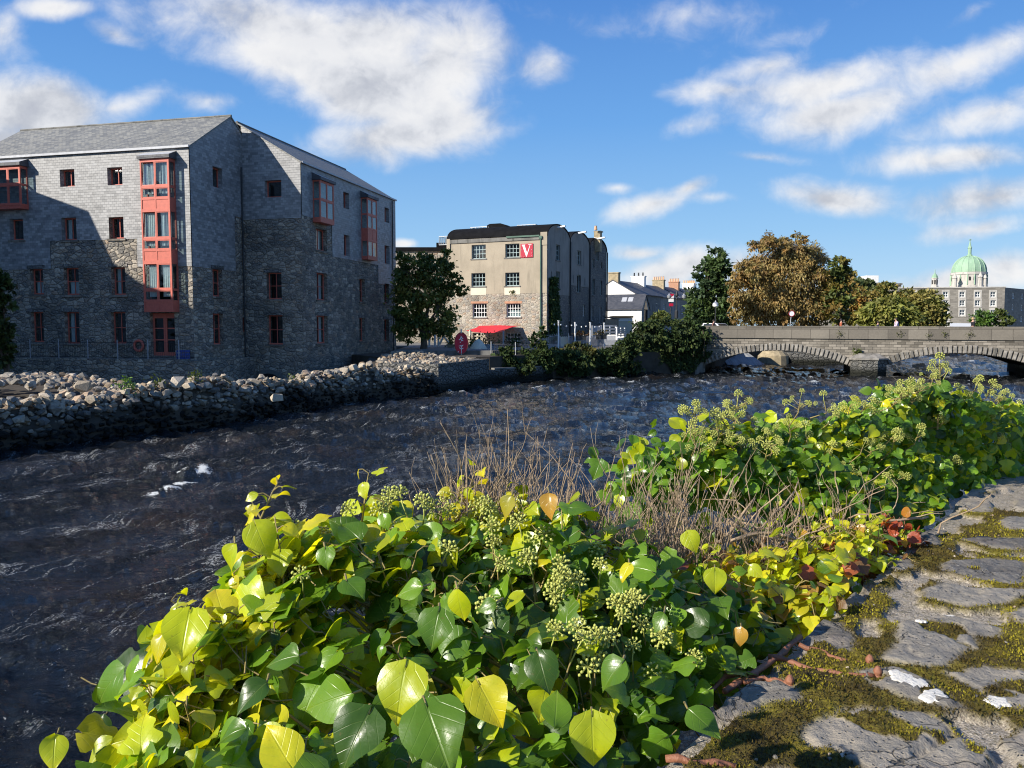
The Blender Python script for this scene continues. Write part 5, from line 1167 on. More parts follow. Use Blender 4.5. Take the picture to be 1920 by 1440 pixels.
for (x, y0, y1, Y), lb in zip(((1047, 602, 652, 67), (1078, 605, 652, 68), (1106.5, 605, 652, 69.2), (1132.5, 606, 650, 70.4)), LT):
    p0, p1 = atY(x, y1, Y), atY(x, y0, Y); rt = thing('terrace_post', lb, 'post', p0, 'white posts of the mill terrace'); mb = MB()
    mb.cbox(p0, .085, .085, p1[2] - p0[2], .3); mb.build('shaft', M['white_paint'], rt); mb = MB(); mb.cbox(p1, .12, .12, .05, .3); mb.build('cap', M['white_paint'], rt)
BL = [(378, 180), (497, 182), (597, 210), (690, 195), (776, 190), (868, 222), (950, 212), (1110, 222), (1190, 215), (1275, 162), (1490, 230)]
BL = [(1000 + a / 9.6, 590 + b / 9.6) for a, b in BL]
rt = thing('string_lights', 'string of round white bulbs hung between the terrace posts', 'string lights', atY(1090, 650, 68)); pts = []
for x, y in BL:
    p = atY(x, y, 67 + (x - 1047) / 85 * 3.4 - .12); pts.append(p + ZX * .12); mb = MB(); mb.lathe([(.0, -.06), (.045, -.045), (.062, 0), (.045, .045), (.02, .08)], 8, p); mb.build('bulb', M['lamp_globe'], rt, smooth=True)
mb = MB(); mb.tube(pts, .012, 4); mb.build('cable', M['iron'], rt)
def board(name, lab, cat, x0, y0, x1, y1, Y, dy, m, slats=0, group=None):
    a_, b_ = atY(x0, y1, Y), atY(x1, y1, Y + dy); z1 = atY(x0, y0, Y)[2]; d_ = b_ - a_; d_[2] = 0; L = np.linalg.norm(d_); e_ = d_ / L; nv = np.array([e_[1], -e_[0], 0]); rt = thing(name, lab, cat, (a_ + b_) / 2, group)
    mb = MB(); h = z1 - a_[2]
    if slats:
        for k in range(slats): mb.box(a_ + e_ * (L * k / slats + .02), e_ * (L / slats - .04), nv * -.04, ZX * (h - .03 * (k % 2)))
    else: mb.box(a_, d_, -nv * .06, ZX * h)
    mb.build('boards', m, rt); mb = MB()
    for q in (a_ - e_ * .05, b_): mb.box(q + nv * .03, e_ * .09, -nv * .12, ZX * (h + .06))
    mb.build('post', M['grey_paint'], rt); mb = MB(); mb.box(a_ - nv * .07, d_, -nv * .05, ZX * .08); mb.box(a_ - nv * .07 + ZX * (h - .2), d_, -nv * .05, ZX * .08); mb.build('rail', M['grey_paint'], rt); return rt
board('fence_panel', 'pale sunlit board fence panel by the tallest white post', 'fence', 1050, 631, 1067, 650, 67.6, .9, M['cream'], 9)
board('fence_panel', 'grey board fence panel standing tall behind the flower boxes', 'fence', 1111, 611, 1127, 636, 72.5, .4, M['grey_paint'], 0)
board('fence_panel', 'long slate grey fence of upright boards behind the mill side railing', 'fence', 1068, 632, 1132, 651, 69.2, 2.4, M['grey_paint'], 40)
# timber deck railings
def deckrail(lab, x0, y0, x1, y1, Y, rails, dark=True):
    a_, b_ = atY(x0, y1, Y), atY(x1, y1, Y + .4); z1 = atY(x0, y0, Y)[2]; d_ = b_ - a_; d_[2] = 0; h = z1 - a_[2]; rt = thing('deck_railing', lab, 'railing', (a_ + b_) / 2); mb = MB(); L = np.linalg.norm(d_); e_ = d_ / L; nv = np.array([e_[1], -e_[0], 0])
    for t_ in (0, .5, 1): mb.box(a_ + d_ * t_ - e_ * .05, e_ * .1, -nv * .1, ZX * h)
    mb.build('post', M['white_paint'], rt); mb = MB()
    for k in range(rails): mb.box(a_ + ZX * (h * (k + .6) / rails) + nv * .02, d_, nv * .03, ZX * (h / rails * .5))
    mb.build('rail', M['grey_paint'], rt); mb = MB()
    for k in range(12): mb.box(a_ + d_ * (k + .5) / 12.5 - ZX * .9, e_ * .06, -nv * .04, ZX * .85)
    mb.build('baluster', M['white_paint'], rt)
deckrail('white timber deck balustrade with two wide boards', 1133.5, 610, 1155, 628, 71.5, 3); deckrail('lower white louvred deck screen beside the hanging ivy', 1157, 613, 1172, 632, 70.8, 5)
def planter(name, lab, x, y, Y, wd, m, pal, n=140, h=.35, sp=.3):
    p = atY(x, y, Y); rt = thing(name, lab, 'planter', p); mb = MB(); mb.cbox(p, wd, .35, h); mb.cbox(p + ZX * (h - .02), wd + .06, .41, .06); mb.build('trough', m, rt); g = np.random.default_rng(int(x)); mb = MB()
    P = p + ZX * (h + .12) + g.normal(size=(n, 3)) * np.array([wd * .3, .12, sp * .5]); leafset(mb, P, g.normal(size=(n, 3)) + ZX * .5, g.normal(size=(n, 3)), g.uniform(.12, .26, n), g.uniform(.08, .16, n), np.array(pal)[g.integers(0, len(pal), n)]); mb.build('plants', M['shade_foliage'], rt)
planter('flower_box', 'long dark flower box with rusty plants on the mill side railing', 1087, 638, 68.3, 1.1, M['iron'], [(.1, .06, .02), (.05, .06, .02), (.16, .06, .02)])
planter('flower_box', 'dark flower box with brown flowers next to the timber deck', 1127, 636, 70, .9, M['iron'], [(.1, .07, .02), (.05, .06, .02)])
planter('planter', 'square grey planter of dark shrubs under the shade sail', 909, 656, 70, 1.7, M['grey_paint'], G_DARK, 320, .45, .8)
planter('planter', 'low planter of green shrubs right of the sail mast', 962, 655, 72, 1.6, M['iron'], G_DARK, 320, .3, .8)
planter('planter', 'small tub of bright leaves beside the crimson oval sign', 884, 655, 70, .5, M['chimney'], [(.1, .15, .03), (.07, .11, .03)], 160, .4, .6)
planter('planter', 'little tub of plants below the timber brace by the tree', 845, 655, 70, .6, M['wood'], [(.09, .12, .03), (.06, .1, .02), (.3, .2, .05)], 160, .4, .5)
mb = MB(); p = atY(897, 658, 66); mb.tube([p, p + ZX * .1], .1, 6); mb.lathe([(.75, 0), (.8, .1), (.35, .75), (.1, .95), (0, 1.0)], 10, p); tag(mb.build('folded_cover', M['cream'], smooth=True), 'pale tarpaulin covered heap before the mill doors', 'tarpaulin')
rt = thing('timber_brace', 'leaning timber brace with a crossbar left of the mill corner', 'brace', atY(832, 652, 72)); mb = MB(); a_, b_ = atY(824, 646, 72), atY(840, 614, 72.3); mb.tube([a_, b_], .1, 4); mb.tube([atY(833, 632, 72), atY(844, 646, 72)], .08, 4); mb.tube([atY(824, 608.5, 73), atY(842, 608.5, 73)], .05, 4); mb.build('timbers', M['cream'], rt)
mb = MB(); mb.tube([atY(842, 608, 73), atY(842, 650, 73)], .07, 6); mb.build('post', M['wood'], rt)
for x, lb in ((805, 'white gate post at the far end of the tree shade'), (815.5, 'white gate post next to the lamp post')): mb = MB(); p = atY(x, 650, 71); mb.cbox(p, .17, .17, atY(x, 618, 71)[2] - p[2]); mb.cbox(p + ZX * (atY(x, 618, 71)[2] - p[2]), .22, .22, .05); tag(mb.build('gate_post', M['white_paint']), lb, 'post')
def lamp(lab, x, ybase, Y, ytop, kind):
    p, q = atY(x, ybase, Y), atY(x, ytop, Y); rt = thing('street_lamp', lab, 'street lamp', p); mb = MB(); h = q[2] - p[2]
    if kind == 'arm':
        mb.tube([p, p + ZX * h * .5, q], [.09, .07, .05], 8); mb.tube([q, q + np.array([.25, 0, .3])], .04, 6); mb.build('pole', M['steel'], rt); mb = MB(); mb.extrude([q + np.array([.1, -.12, .2]), q + np.array([.65, -.12, .55]), q + np.array([.65, .12, .55]), q + np.array([.1, .12, .2])], (-.04, 0, .1)); mb.build('lantern', M['white_paint'], rt)
    elif kind == 'globe':
        mb.lathe([(.14, 0), (.14, .5), (.07, .6), (.05, h - .3), (.09, h - .25)], 8, p); mb.build('pole', M['iron'], rt); mb = MB(); mb.lathe([(.08, 0), (.3, .12), (.34, .3)], 12, p + ZX * (h - .3)); mb.build('globe', M['lamp_globe'], rt, smooth=True); mb = MB(); mb.lathe([(.36, 0), (.3, .15), (.1, .3), (.03, .45)], 12, p + ZX * h); mb.build('cap', M['steel'], rt)
    else:
        mb.lathe([(.22, 0), (.2, .8), (.1, 1.0), (.07, h * .8), (.1, h * .82), (.04, h)], 8, p); mb.tube([p + ZX * h * .86 - np.array([.9, 0, 0]), p + ZX * h * .86 + np.array([.9, 0, 0])], .05, 6); mb.build('pole', M['iron'], rt)
        for dx in (-.85, .85): mb = MB(); mb.lathe([(.06, -.1), (.22, .05), (.26, .3), (.1, .42), (.03, .55)], 8, p + ZX * h * .86 + np.array([dx, 0, 0])); mb.build('lantern', M['steel'], rt)
        mb = MB(); mb.lathe([(.1, 0), (.24, .15), (.12, .5), (.03, .8)], 8, p + ZX * h * .92); mb.build('finial', M['iron'], rt)
lamp('slim grey street lamp in front of the bushy tree', 822, 650, 70, 526, 'arm')
lamp('globe topped street lamp behind the left end of the bridge', 1341, 612, 88, 571, 'globe')
lamp('ornate black twin lantern lamp post by the white houses', 1268, 597, 92, 553, 'twin')

# ---------------------------------------------------------------- white cottages and terrace houses
def simple_window(root, pl, r, m=None): return window(root, pl, r, .1, 2, 2, m or M['white_paint'])
cot = thing('white_cottage', 'low white cottage with slate roof, skylights and pointed glazed gable', 'house', (16, 112, 2.3))
O = atY(1203, 592, 112); O[2] = 0; gd = np.array([.36, .933, 0]); ld = np.array([-.933, .36, 0]); ez = atY(1203, 578, 112)[2]; az = ez + 2.0; gw = 5.4; LG = 9.0
wl_ = MB(); kd = MB(); PF = Plane(O, -ld, -gd); PG = Plane(O, gd, -ld)
PF.wall({'w': (wl_, 0, 0)}, -LG, 0, 1.5, ez, [(-8.2, 3.5, -7.2, 4.8)], lambda u, z: 'w', .12, (kd, 0))
gwin = (1.5, 2.4, gw - 1.2, ez - .1); PG.wall({'w': (wl_, 1, 0)}, 0, gw, 1.5, ez, [gwin], lambda u, z: 'w', .12, (kd, 0)); wl_.poly([PG.pt(0, ez), PG.pt(gw, ez), PG.pt(gw / 2, az)], 1)  # gable of the white house coloured grey, shade painted into its wall
wl_.poly([O + gd * gw + ld * 0 + ZX * 1.5, O + gd * gw + ld * LG + ZX * 1.5, O + gd * gw + ld * LG + ZX * ez, O + gd * gw + ZX * ez], 0)
wl_.build('wall', [M['white'], M['render_grey']], cot); kd.build('dark_interior', M['dark'], cot); window(cot, PG, gwin, .1, 3, 2, M['iron'], glass=M['glass_dim']); simple_window(cot, PF, (-8.2, 3.5, -7.2, 4.8))
mb = MB(); mb.poly([PG.pt(1.5, ez - .1, .02), PG.pt(gw - 1.2, ez - .1, .02), PG.pt(gw / 2 + .1, az - .75, .02)]); mb.build('gable_glazing', M['glass_dim'], cot); mb = MB(); mb.poly([PG.pt(1.5, ez - .1, .01), PG.pt(gw - 1.2, ez - .1, .01), PG.pt(gw / 2 + .1, az - .75, .01)]); mb.build('gable_backing', M['dark'], cot)
mb = MB(); ex_ = -ld * .15
def cs(b, z, l): return O + gd * b + ld * l + ZX * z
slab(mb, [cs(-.25, ez - .1, -.12), cs(gw / 2, az + .08, -.12), cs(gw / 2, az + .08, LG), cs(-.25, ez - .1, LG)]); slab(mb, [cs(gw / 2, az + .08, -.12), cs(gw + .25, ez - .1, -.12), cs(gw + .25, ez - .1, LG), cs(gw / 2, az + .08, LG)])
rfc = mb.build('roof', M['slate_dark'], cot)
for l in (1.6, 2.5, 5.4):
    mb = MB(); t0, t1 = .35, .75; q = [cs(gw / 2 * t_ , ez - .1 + (az + .18 - ez) * t_ + .1, l + dl_) for t_, dl_ in ((t0, 0), (t1, 0), (t1, .7), (t0, .7))]; mb.extrude(q, (0, 0, -.08)); mb.build('skylight', M['lead'], rfc)
row = np.array([15.0, 120.0, 0]); rd = np.array([.5, .866, 0]); cr2 = np.array([.866, -.5, 0])
HL = [('whitewashed end house of the terrace with a tall white gable', M['white'], M['concrete'], 0, 11.5, 11.1), ('brown grey terrace house next to the whitewashed end house', M['render_grey'], M['render_grey'], 11.5, 9.5, 11.0), ('grey terrace house between two stacks of clay pots', M['court'], M['court'], 21, 8, 11.1), ('pale blue white terrace house nearest the pine', M['white'], M['white'], 29, 10, 11.2)]  # end house: front in dark concrete colour, painting in its shaded side
for hi_, (lb, m1, m2, s0, L, rz) in enumerate(HL):
    O = row + rd * s0; ht = thing('terrace_house', lb, 'house', (*(O + rd * L / 2)[:2], 2.3), 'terrace houses behind the cottage'); hw = 3.5; ezz = rz - 1.95
    P1 = Plane(O + cr2 * hw, rd, cr2); P2 = Plane(O, cr2, -rd); wm, km = MB(), MB(); hs = [(L * (k + .5) / 3 - .5, z, L * (k + .5) / 3 + .5, z + 1.5) for k in range(3) for z in (3.2, 6.4)]
    P1.wall({'w': (wm, 1, 0)}, 0, L, 1.5, ezz, hs, lambda u, z: 'w', .12, (km, 0)); P2.wall({'w': (wm, 0, 0)}, -hw, hw, 1.5, ezz, [], lambda u, z: 'w'); wm.poly([P2.pt(-hw, ezz), P2.pt(hw, ezz), P2.pt(0, rz)], 0)
    wm.poly([P1.pt(0, 1.5, -2 * hw), P1.pt(0, ezz, -2 * hw), P1.pt(L, ezz, -2 * hw), P1.pt(L, 1.5, -2 * hw)], 0); wm.build('wall', [m1, m2], ht); km.build('dark_interior', M['dark'], ht)
    for h in hs: simple_window(ht, P1, h)
    mb = MB()
    def hp(s, c_, z): return O + rd * s + cr2 * c_ + ZX * z
    slab(mb, [hp(-.1, hw + .25, ezz - .1), hp(L, hw + .25, ezz - .1), hp(L, 0, rz + .08), hp(-.1, 0, rz + .08)]); slab(mb, [hp(-.1, 0, rz + .08), hp(L, 0, rz + .08), hp(L, -hw - .25, ezz - .1), hp(-.1, -hw - .25, ezz - .1)]); rfh = mb.build('roof', M['slate_dark'], ht)
    for s_, cm, npots, cw in {0: [(.6, M['chimney'], 0, 1.6), (10.6, M['white'], 3, 2.2)], 1: [(8.6, M['chimney'], 6, 2.0)], 2: [(7.2, M['brick'], 6, 1.8)], 3: [(7.5, M['white'], 6, 2.2), (9.4, M['cream'], 4, 1.6)]}[hi_]:
        mb = MB(); c_ = hp(s_, 0, rz - .7); ang_ = math.atan2(cr2[1], cr2[0]); mb.cbox(c_, cw, .8, 1.75, ang_); mb.cbox(c_ + ZX * 1.75, cw + .16, .96, .15, ang_); chm = mb.build('chimney', cm, rfh if False else ht)
        mb = MB()
        for k in range(npots): mb.lathe([(.13, 0), (.1, .5), (.13, .55)], 8, c_ + ZX * 1.9 + cr2 * (cw * ((k + .5) / npots - .5)))
        if npots: mb.build('chimney_pots', M['terracotta'] if npots > 3 else M['iron'], chm)
ex = thing('pergola', 'low building with an orange beam and a glass front beside the cottage', 'shelter', atY(1165, 605, 104)); p0, p1 = atY(1149, 607, 104), atY(1186, 607, 104); mb = MB(); mb.box(p0 - ZX * 1.2, p1 - p0, (0, 3, 0), ZX * 1.9); mb.build('wall', M['cream'], ex); mb = MB(); q = atY(1148, 592.5, 104); mb.box(q - np.array([0, .3, 0]), (2.7, 0, 0), (0, 3.4, 0), ZX * -.22); mb.build('beam', M['timber_orange'], ex); mb = MB(); mb.box(q + np.array([.1, -.05, -.25]), (2.5, 0, 0), (0, .05, 0), ZX * -.4); mb.build('awning', M['white_paint'], ex)
sh = thing('garden_shed', 'small grey felt roofed shed at the far corner of the mill', 'shed', atY(1144, 610, 98)); p0 = atY(1135, 612, 97); mb = MB(); mb.box(p0 - ZX * 1, (1.6, 0, 0), (0, 2, 0), ZX * 1.9); mb.build('wall', M['wood'], sh); mb = MB(); q = p0 + ZX * .85; mb.extrude([q + np.array([-.1, -.1, .3]), q + np.array([1.75, -.1, 0]), q + np.array([1.75, 2.1, 0]), q + np.array([-.1, 2.1, .3])], (0, 0, .08)); mb.build('roof', M['concrete'], sh)
bn = thing('banner_sign', 'red and white banner board on a post in front of the terrace houses', 'sign', atY(1257, 598, 93)); p0 = atY(1257, 598, 93); mb = MB(); mb.tube([p0, atY(1257, 552, 93)], .06, 6); mb.build('post', M['iron'], bn); x0, y1, x1, y0 = atY(1253.5, 566, 92.9)[0], atY(1254, 566, 92.9)[2], atY(1263, 566, 92.9)[0], atY(1254, 551, 92.9)[2]
mb = MB(); mb.box((x0, 92.85, y1), (x1 - x0, 0, 0), (0, .06, 0), (0, 0, y0 - y1)); mb.build('board', M['white_paint'], bn); mb = MB(); mb.extrude([(x0, 92.845, y0), (x1, 92.845, y0), (x1, 92.845, y0 - .15), (x0, 92.845, y1 + .35)], (0, -.01, 0)); mb.box((x0 + .05, 92.83, y1 - .5), (x1 - x0 - .1, 0, 0), (0, .05, 0), (0, 0, .32)); mb.build('red_field', M['sign_red'], bn)

# ---------------------------------------------------------------- grey court house and the domed church
crt = thing('court_house', 'long grey stone court house with white framed windows beyond the trees', 'building', (84, 155, 2.3)); O = atY(1882, 600, 150); O[2] = 0; fa_ = np.array([.981, -.193, 0]); sb_ = np.array([.76, .65, 0]); tz = atY(1882, 539, 150)[2]; PC = Plane(O, fa_, np.array([-.193, -.981, 0])); PD = Plane(O, sb_, np.array([.65, -.76, 0])); wm, km = MB(), MB()
hs = [PC.rect(x0, y0, x0 + 10, y1) for x0 in (1768, 1799, 1828, 1857) for y0, y1 in ((547, 557.5), (563, 574), (581, 591.5))] + [PC.rect(x0, 547.5, x0 + 10, 557) for x0 in (1707, 1737)] + [PC.rect(1768, 600, 1778, 608), PC.rect(1737, 564, 1747, 574)]
PC.wall({'w': (wm, 0, 0)}, -32, 0, 1.5, tz, hs, lambda u, z: 'w', .2, (km, 0)); hs2 = [(u, z, u + 1.0, z + 1.1) for u in (4, 9, 14) for z in (5.2, 7.4, 9.6)]; PD.wall({'w': (wm, 0, 0)}, 0, 22, 1.5, tz, hs2, lambda u, z: 'w', .2, (km, 0)); wm.build('wall', M['court'], crt); km.build('dark_interior', M['dark'], crt)
for h in hs:
    f_ = window(crt, PC, h, .1, 2, 2, M['white_paint'], fw=.1, mw=.07); mb = MB(); a_, b_, c_, d_ = h
    for q in ((a_ - .22, b_ - .25, c_ + .22, b_ - .002), (a_ - .22, d_ + .002, c_ + .22, d_ + .32), (a_ - .22, b_, a_ - .002, d_), (c_ + .002, b_, c_ + .22, d_)): PC.box(mb, *q, .003, .06)
    mb.build('surround', M['limestone'], f_)
for h in hs2: window(crt, PD, h, .1, 2, 2, M['white_paint'], fw=.1)
mb = MB(); PC.box(mb, -32.1, tz, .12, tz + .18, -.4, .12); mb.build('coping', M['limestone'], crt)
ch = thing('domed_church', 'pale stone church tower with a green copper dome and lantern', 'church', (171, 300, 10)); c = atY(1815.5, 540, 300); cx, cy = c[0], c[1]
def zy(y): return atY(1815, y, 300)[2]
mb = MB(); mb.lathe([(6.2, zy(560)), (6.2, zy(541)), (6.3, zy(541)), (6.3, zy(536)), (5.9, zy(535.5)), (5.9, zy(516)), (6.15, zy(515.5)), (6.15, zy(511.5)), (5.5, zy(511))], 16, (cx, cy, 0), ang0=.2); dr_ = mb.build('drum', M['limestone'], ch)
mb = MB(); pr_ = [(5.75, zy(511))]
H_ = zy(480) - zy(511)
for k in range(1, 13): t_ = math.pi / 2 * k / 12; pr_.append((5.75 * math.cos(t_) ** .85 + .35 * (k == 12), zy(511) + H_ * math.sin(t_)))
mb.lathe(pr_, 16, (cx, cy, 0), ang0=.2); dm = mb.build('dome', M['copper'], ch)
mb = MB()
for k in range(16):
    a_ = .2 + k * math.pi / 8; mb.tube([(cx + (r_ + .03) * math.cos(a_), cy + (r_ + .03) * math.sin(a_), z) for r_, z in pr_], .12, 4)
mb.build('ribs', M['copper'], dm)
mb = MB(); mb.lathe([(1.0, zy(481)), (1.0, zy(478)), (.62, zy(477)), (.62, zy(466)), (.8, zy(465)), (.5, zy(462)), (.22, zy(455)), (.12, zy(452))], 8, (cx, cy, 0)); mb.box((cx - .12, cy - .1, zy(453)), (.24, 0, 0), (0, .2, 0), (0, 0, zy(448) - zy(453))); mb.box((cx - .5, cy - .1, zy(450.5)), (1.0, 0, 0), (0, .2, 0), (0, 0, .25)); mb.build('lantern', M['copper'], ch)
mb = MB()
for k in range(24):
    a_ = .2 + (k + .5) * math.pi / 12; nx_, ny_ = math.cos(a_), math.sin(a_)
    if k % 3 == 2: continue
    w_ = np.array([-ny_, nx_, 0]); p = np.array([cx + nx_ * 5.8, cy + ny_ * 5.8, zy(527)]); q = [p - w_ * .3, p + w_ * .3, p + w_ * .3 + ZX * 1.2, p + ZX * 1.5, p - w_ * .3 + ZX * 1.2]; mb.extrude(q, np.array([nx_, ny_, 0]) * .16)
mb.build('drum_window', M['dark'], dr_)
mb = MB()
for k in range(16): a_ = .2 + k * math.pi / 8; mb.tube([(cx + 6.05 * math.cos(a_), cy + 6.05 * math.sin(a_), zy(535)), (cx + 6.05 * math.cos(a_), cy + 6.05 * math.sin(a_), zy(516))], .2, 4)
mb.build('pilaster', M['copper'], dr_)
for k, (x, y) in enumerate(((1790, 0), (1846, 0), (1800, 5), (1838, -6))):
    q = atY(x, 530, 295 + y); mb = MB(); mb.lathe([(1.1, zy(560)), (1.1, zy(541)), (.8, zy(540)), (.7, zy(524)), (.95, zy(523)), (.6, zy(519)), (.15, zy(515)), (.06, zy(513))], 8, (q[0], q[1], 0)); mb.build('turret', M['limestone'], ch)
mb = MB(); mb.box((cx - 8, cy - 6, 8), (16, 0, 0), (0, 30, 0), (0, 0, zy(541) - 8.6)); mb.build('nave', M['limestone'], ch)
tw = thing('church_turret', 'small pale bell turret with a cupola near the green dome', 'turret', atY(1752, 541, 290)); q = atY(1752, 541, 290); mb = MB(); mb.lathe([(2.0, -6), (2.0, .2), (1.35, .3), (1.3, 1.0), (1.05, 1.1), (1.0, 3.4), (1.25, 3.5), (1.2, 3.8)], 8, q); sh_ = mb.build('shaft', M['limestone'], tw); mb = MB(); mb.lathe([(1.1, 3.8), (.95, 4.5), (.5, 5.1), (.15, 5.5), (.1, 6.6), (.05, 7)], 8, q); mb.build('cupola', M['copper'], tw); mb = MB()
for k in range(8): a_ = (k + .5) * math.pi / 4; p = q + np.array([math.cos(a_), math.sin(a_), 0]) * .95 + ZX * 1.5; w_ = np.array([-math.sin(a_), math.cos(a_), 0]); mb.extrude([p - w_ * .22, p + w_ * .22, p + w_ * .22 + ZX * 1.5, p - w_ * .22 + ZX * 1.5], np.array([math.cos(a_), math.sin(a_), 0]) * .06)
mb.build('belfry_opening', M['dark'], sh_)
ob = thing('office_block', 'flat roofed office block with a white roof box behind the trees', 'building', atY(1630, 560, 200)); p0, p1 = atY(1578, 534, 200), atY(1690, 534, 200); mb = MB(); mb.box((p0[0], 200, 2), (p1[0] - p0[0], 0, 0), (0, 14, 0), (0, 0, p0[2] - 2)); mb.build('wall', M['court'], ob); mb = MB(); mb.box((p0[0] - .2, 199.8, p0[2]), (p1[0] - p0[0] + .4, 0, 0), (0, 14.4, 0), (0, 0, .4)); mb.build('roof', M['concrete'], ob)
mb = MB(); x0 = atY(1625, 533, 202)[0]; x1 = atY(1647, 533, 202)[0]; mb.box((x0, 202, p0[2] + .3), (x1 - x0, 0, 0), (0, 4, 0), (0, 0, atY(1630, 516.5, 202)[2] - p0[2] - .3)); mb.build('roof_box', M['white'], ob)
for k in range(9):
    x = lerp(p0[0], p1[0], (k + .5) / 9); P_ = Plane((x, 199.97, 0), (1, 0, 0), (0, -1, 0)); window(ob, P_, (-.8, p0[2] - 2.6, .8, p0[2] - 1.2), -.06, 2, 1, M['white_paint'])
g = np.random.default_rng(77); mb = crown([((x, 235 + g.uniform(-15, 15), 4.5), (16, 5, g.uniform(3, 4.6))) for x in np.linspace(-10, 230, 14)], 9000, .9, [(.06, .09, .03), (.09, .1, .03), (.05, .07, .03), (.12, .1, .03)], g); tag(mb.build('treeline', M['foliage']), 'distant line of low trees behind the bridge', 'trees', kind='stuff')

# ---------------------------------------------------------------- people, vehicles and sign on the bridge
DK = 3.1
SK = m_plain('skin', (.5, .3, .22), .6, .08, 8, 0); HAIRD = m_plain('dark hair', (.03, .022, .018), .7, .2, 20, .3); HAIRL = m_plain('fair hair', (.45, .30, .16), .7, .2, 20, .3)
def cloth(n_, c): return m_plain(n_, c, .85, .15, 6, .3)
def skinobj(name, vs, es, rad, m, parent, loc):
    me = bpy.data.meshes.new(name); me.from_pydata(vs, es, []); me.materials.append(m); o = bpy.data.objects.new(name, me); COL.objects.link(o); o.location = loc; o.parent = parent; WL[o.name] = wl(parent)
    sk = o.modifiers.new('skin', 'SKIN'); sk.use_smooth_shade = True
    for i, rr_ in enumerate(rad): me.skin_vertices[0].data[i].radius = (rr_, rr_ * .85); 
    me.skin_vertices[0].data[0].use_root = True
    sb = o.modifiers.new('sub', 'SUBSURF'); sb.levels = 1; sb.render_levels = 1; return o
def person(lab, x, ytop, Y, coat, legs, hair, face, lean=0.0, step=.25):
    p = atY(x, 610, Y); h = max(1.5, min(1.85, atY(x, ytop, Y)[2] - DK)); s = h / 1.75; p[2] = DK
    rt = thing('person', lab, 'person', p); rt.rotation_euler = (0, 0, face); rt.scale = (s, s, s); st = step
    V = [(0, 0, .95), (0, .02 + lean * .4, 1.2), (0, lean, 1.42), (0, lean * 1.15, 1.52), (0, lean * 1.25, 1.63), (0, lean * 1.3 - .02, 1.72), (.09, 0, .9), (.1, st * .5, .5), (.1, st * .6, .08), (.1, st * .6 - .14, .04), (-.09, 0, .9), (-.1, -st * .3, .5), (-.1, -st, .1), (-.1, -st - .12, .04),
         (.19, lean, 1.4), (.24, lean - .08, 1.15), (.22, lean - .2, .95), (.21, lean - .27, .87), (-.19, lean, 1.4), (-.24, lean + .05, 1.15), (-.22, lean - .08, .93), (-.21, lean - .13, .85), (0, lean * 1.3 - .125, 1.61)]
    E = [(0, 1), (1, 2), (2, 3), (3, 4), (4, 5), (0, 6), (6, 7), (7, 8), (8, 9), (0, 10), (10, 11), (11, 12), (12, 13), (2, 14), (14, 15), (15, 16), (16, 17), (2, 18), (18, 19), (19, 20), (20, 21), (4, 22)]
    Rr = [.13, .12, .13, .055, .1, .075, .085, .06, .045, .035, .085, .06, .045, .035, .06, .045, .035, .03, .06, .045, .035, .03, .02]
    skinobj('body', V, E, Rr, SK, rt, (0, 0, 0)); ix = [0, 1, 2, 14, 15, 16, 18, 19, 20]; mp = {a: i for i, a in enumerate(ix)}
    skinobj('jacket', [V[i] for i in ix], [(mp[a], mp[b]) for a, b in E if a in mp and b in mp], [.165, .155, .15, .085, .065, .055, .085, .065, .055], coat, rt, (0, 0, 0)); ix = [0, 6, 7, 8, 10, 11, 12]; mp2 = {a: i for i, a in enumerate(ix)}
    skinobj('trousers', [V[i] for i in ix], [(mp2[a], mp2[b]) for a, b in E if a in mp2 and b in mp2], [.145, .1, .075, .06, .1, .075, .06], legs, rt, (0, 0, 0))
    mb = MB(); c_ = np.array(V[4]); mb.lathe([(.105, -.02), (.115, .05), (.10, .11), (.06, .15), (.0, .165)], 10, (c_[0], c_[1] + .02, c_[2])); o = mb.build('hair', hair, loc=(0, 0, 0)); o.parent = rt
JE = cloth('dark blue cloth', (.02, .025, .05))
person('person in a rust red jacket walking over the pier of the bridge', 1577, 598, 76, cloth('rust cloth', (.35, .10, .05)), JE, HAIRD, 1.4)
person('person in a white and lilac jacket leaning forward as they cross the bridge', 1683, 596.5, 76, cloth('lilac cloth', (.62, .5, .62)), JE, HAIRD, -1.5, lean=-.14)
person('short person in dark clothes with only the head above the parapet', 1646, 602.5, 76, JE, JE, HAIRD, 1.5)
person('fair haired person in a dark coat before the bright green shrub', 1824, 594.5, 74.5, cloth('black cloth', (.015, .015, .02)), JE, HAIRL, 1.57)
person('person in a brown jacket standing before the white car', 1338, 600, 79, cloth('brown cloth', (.2, .09, .07)), JE, HAIRD, 1.0)
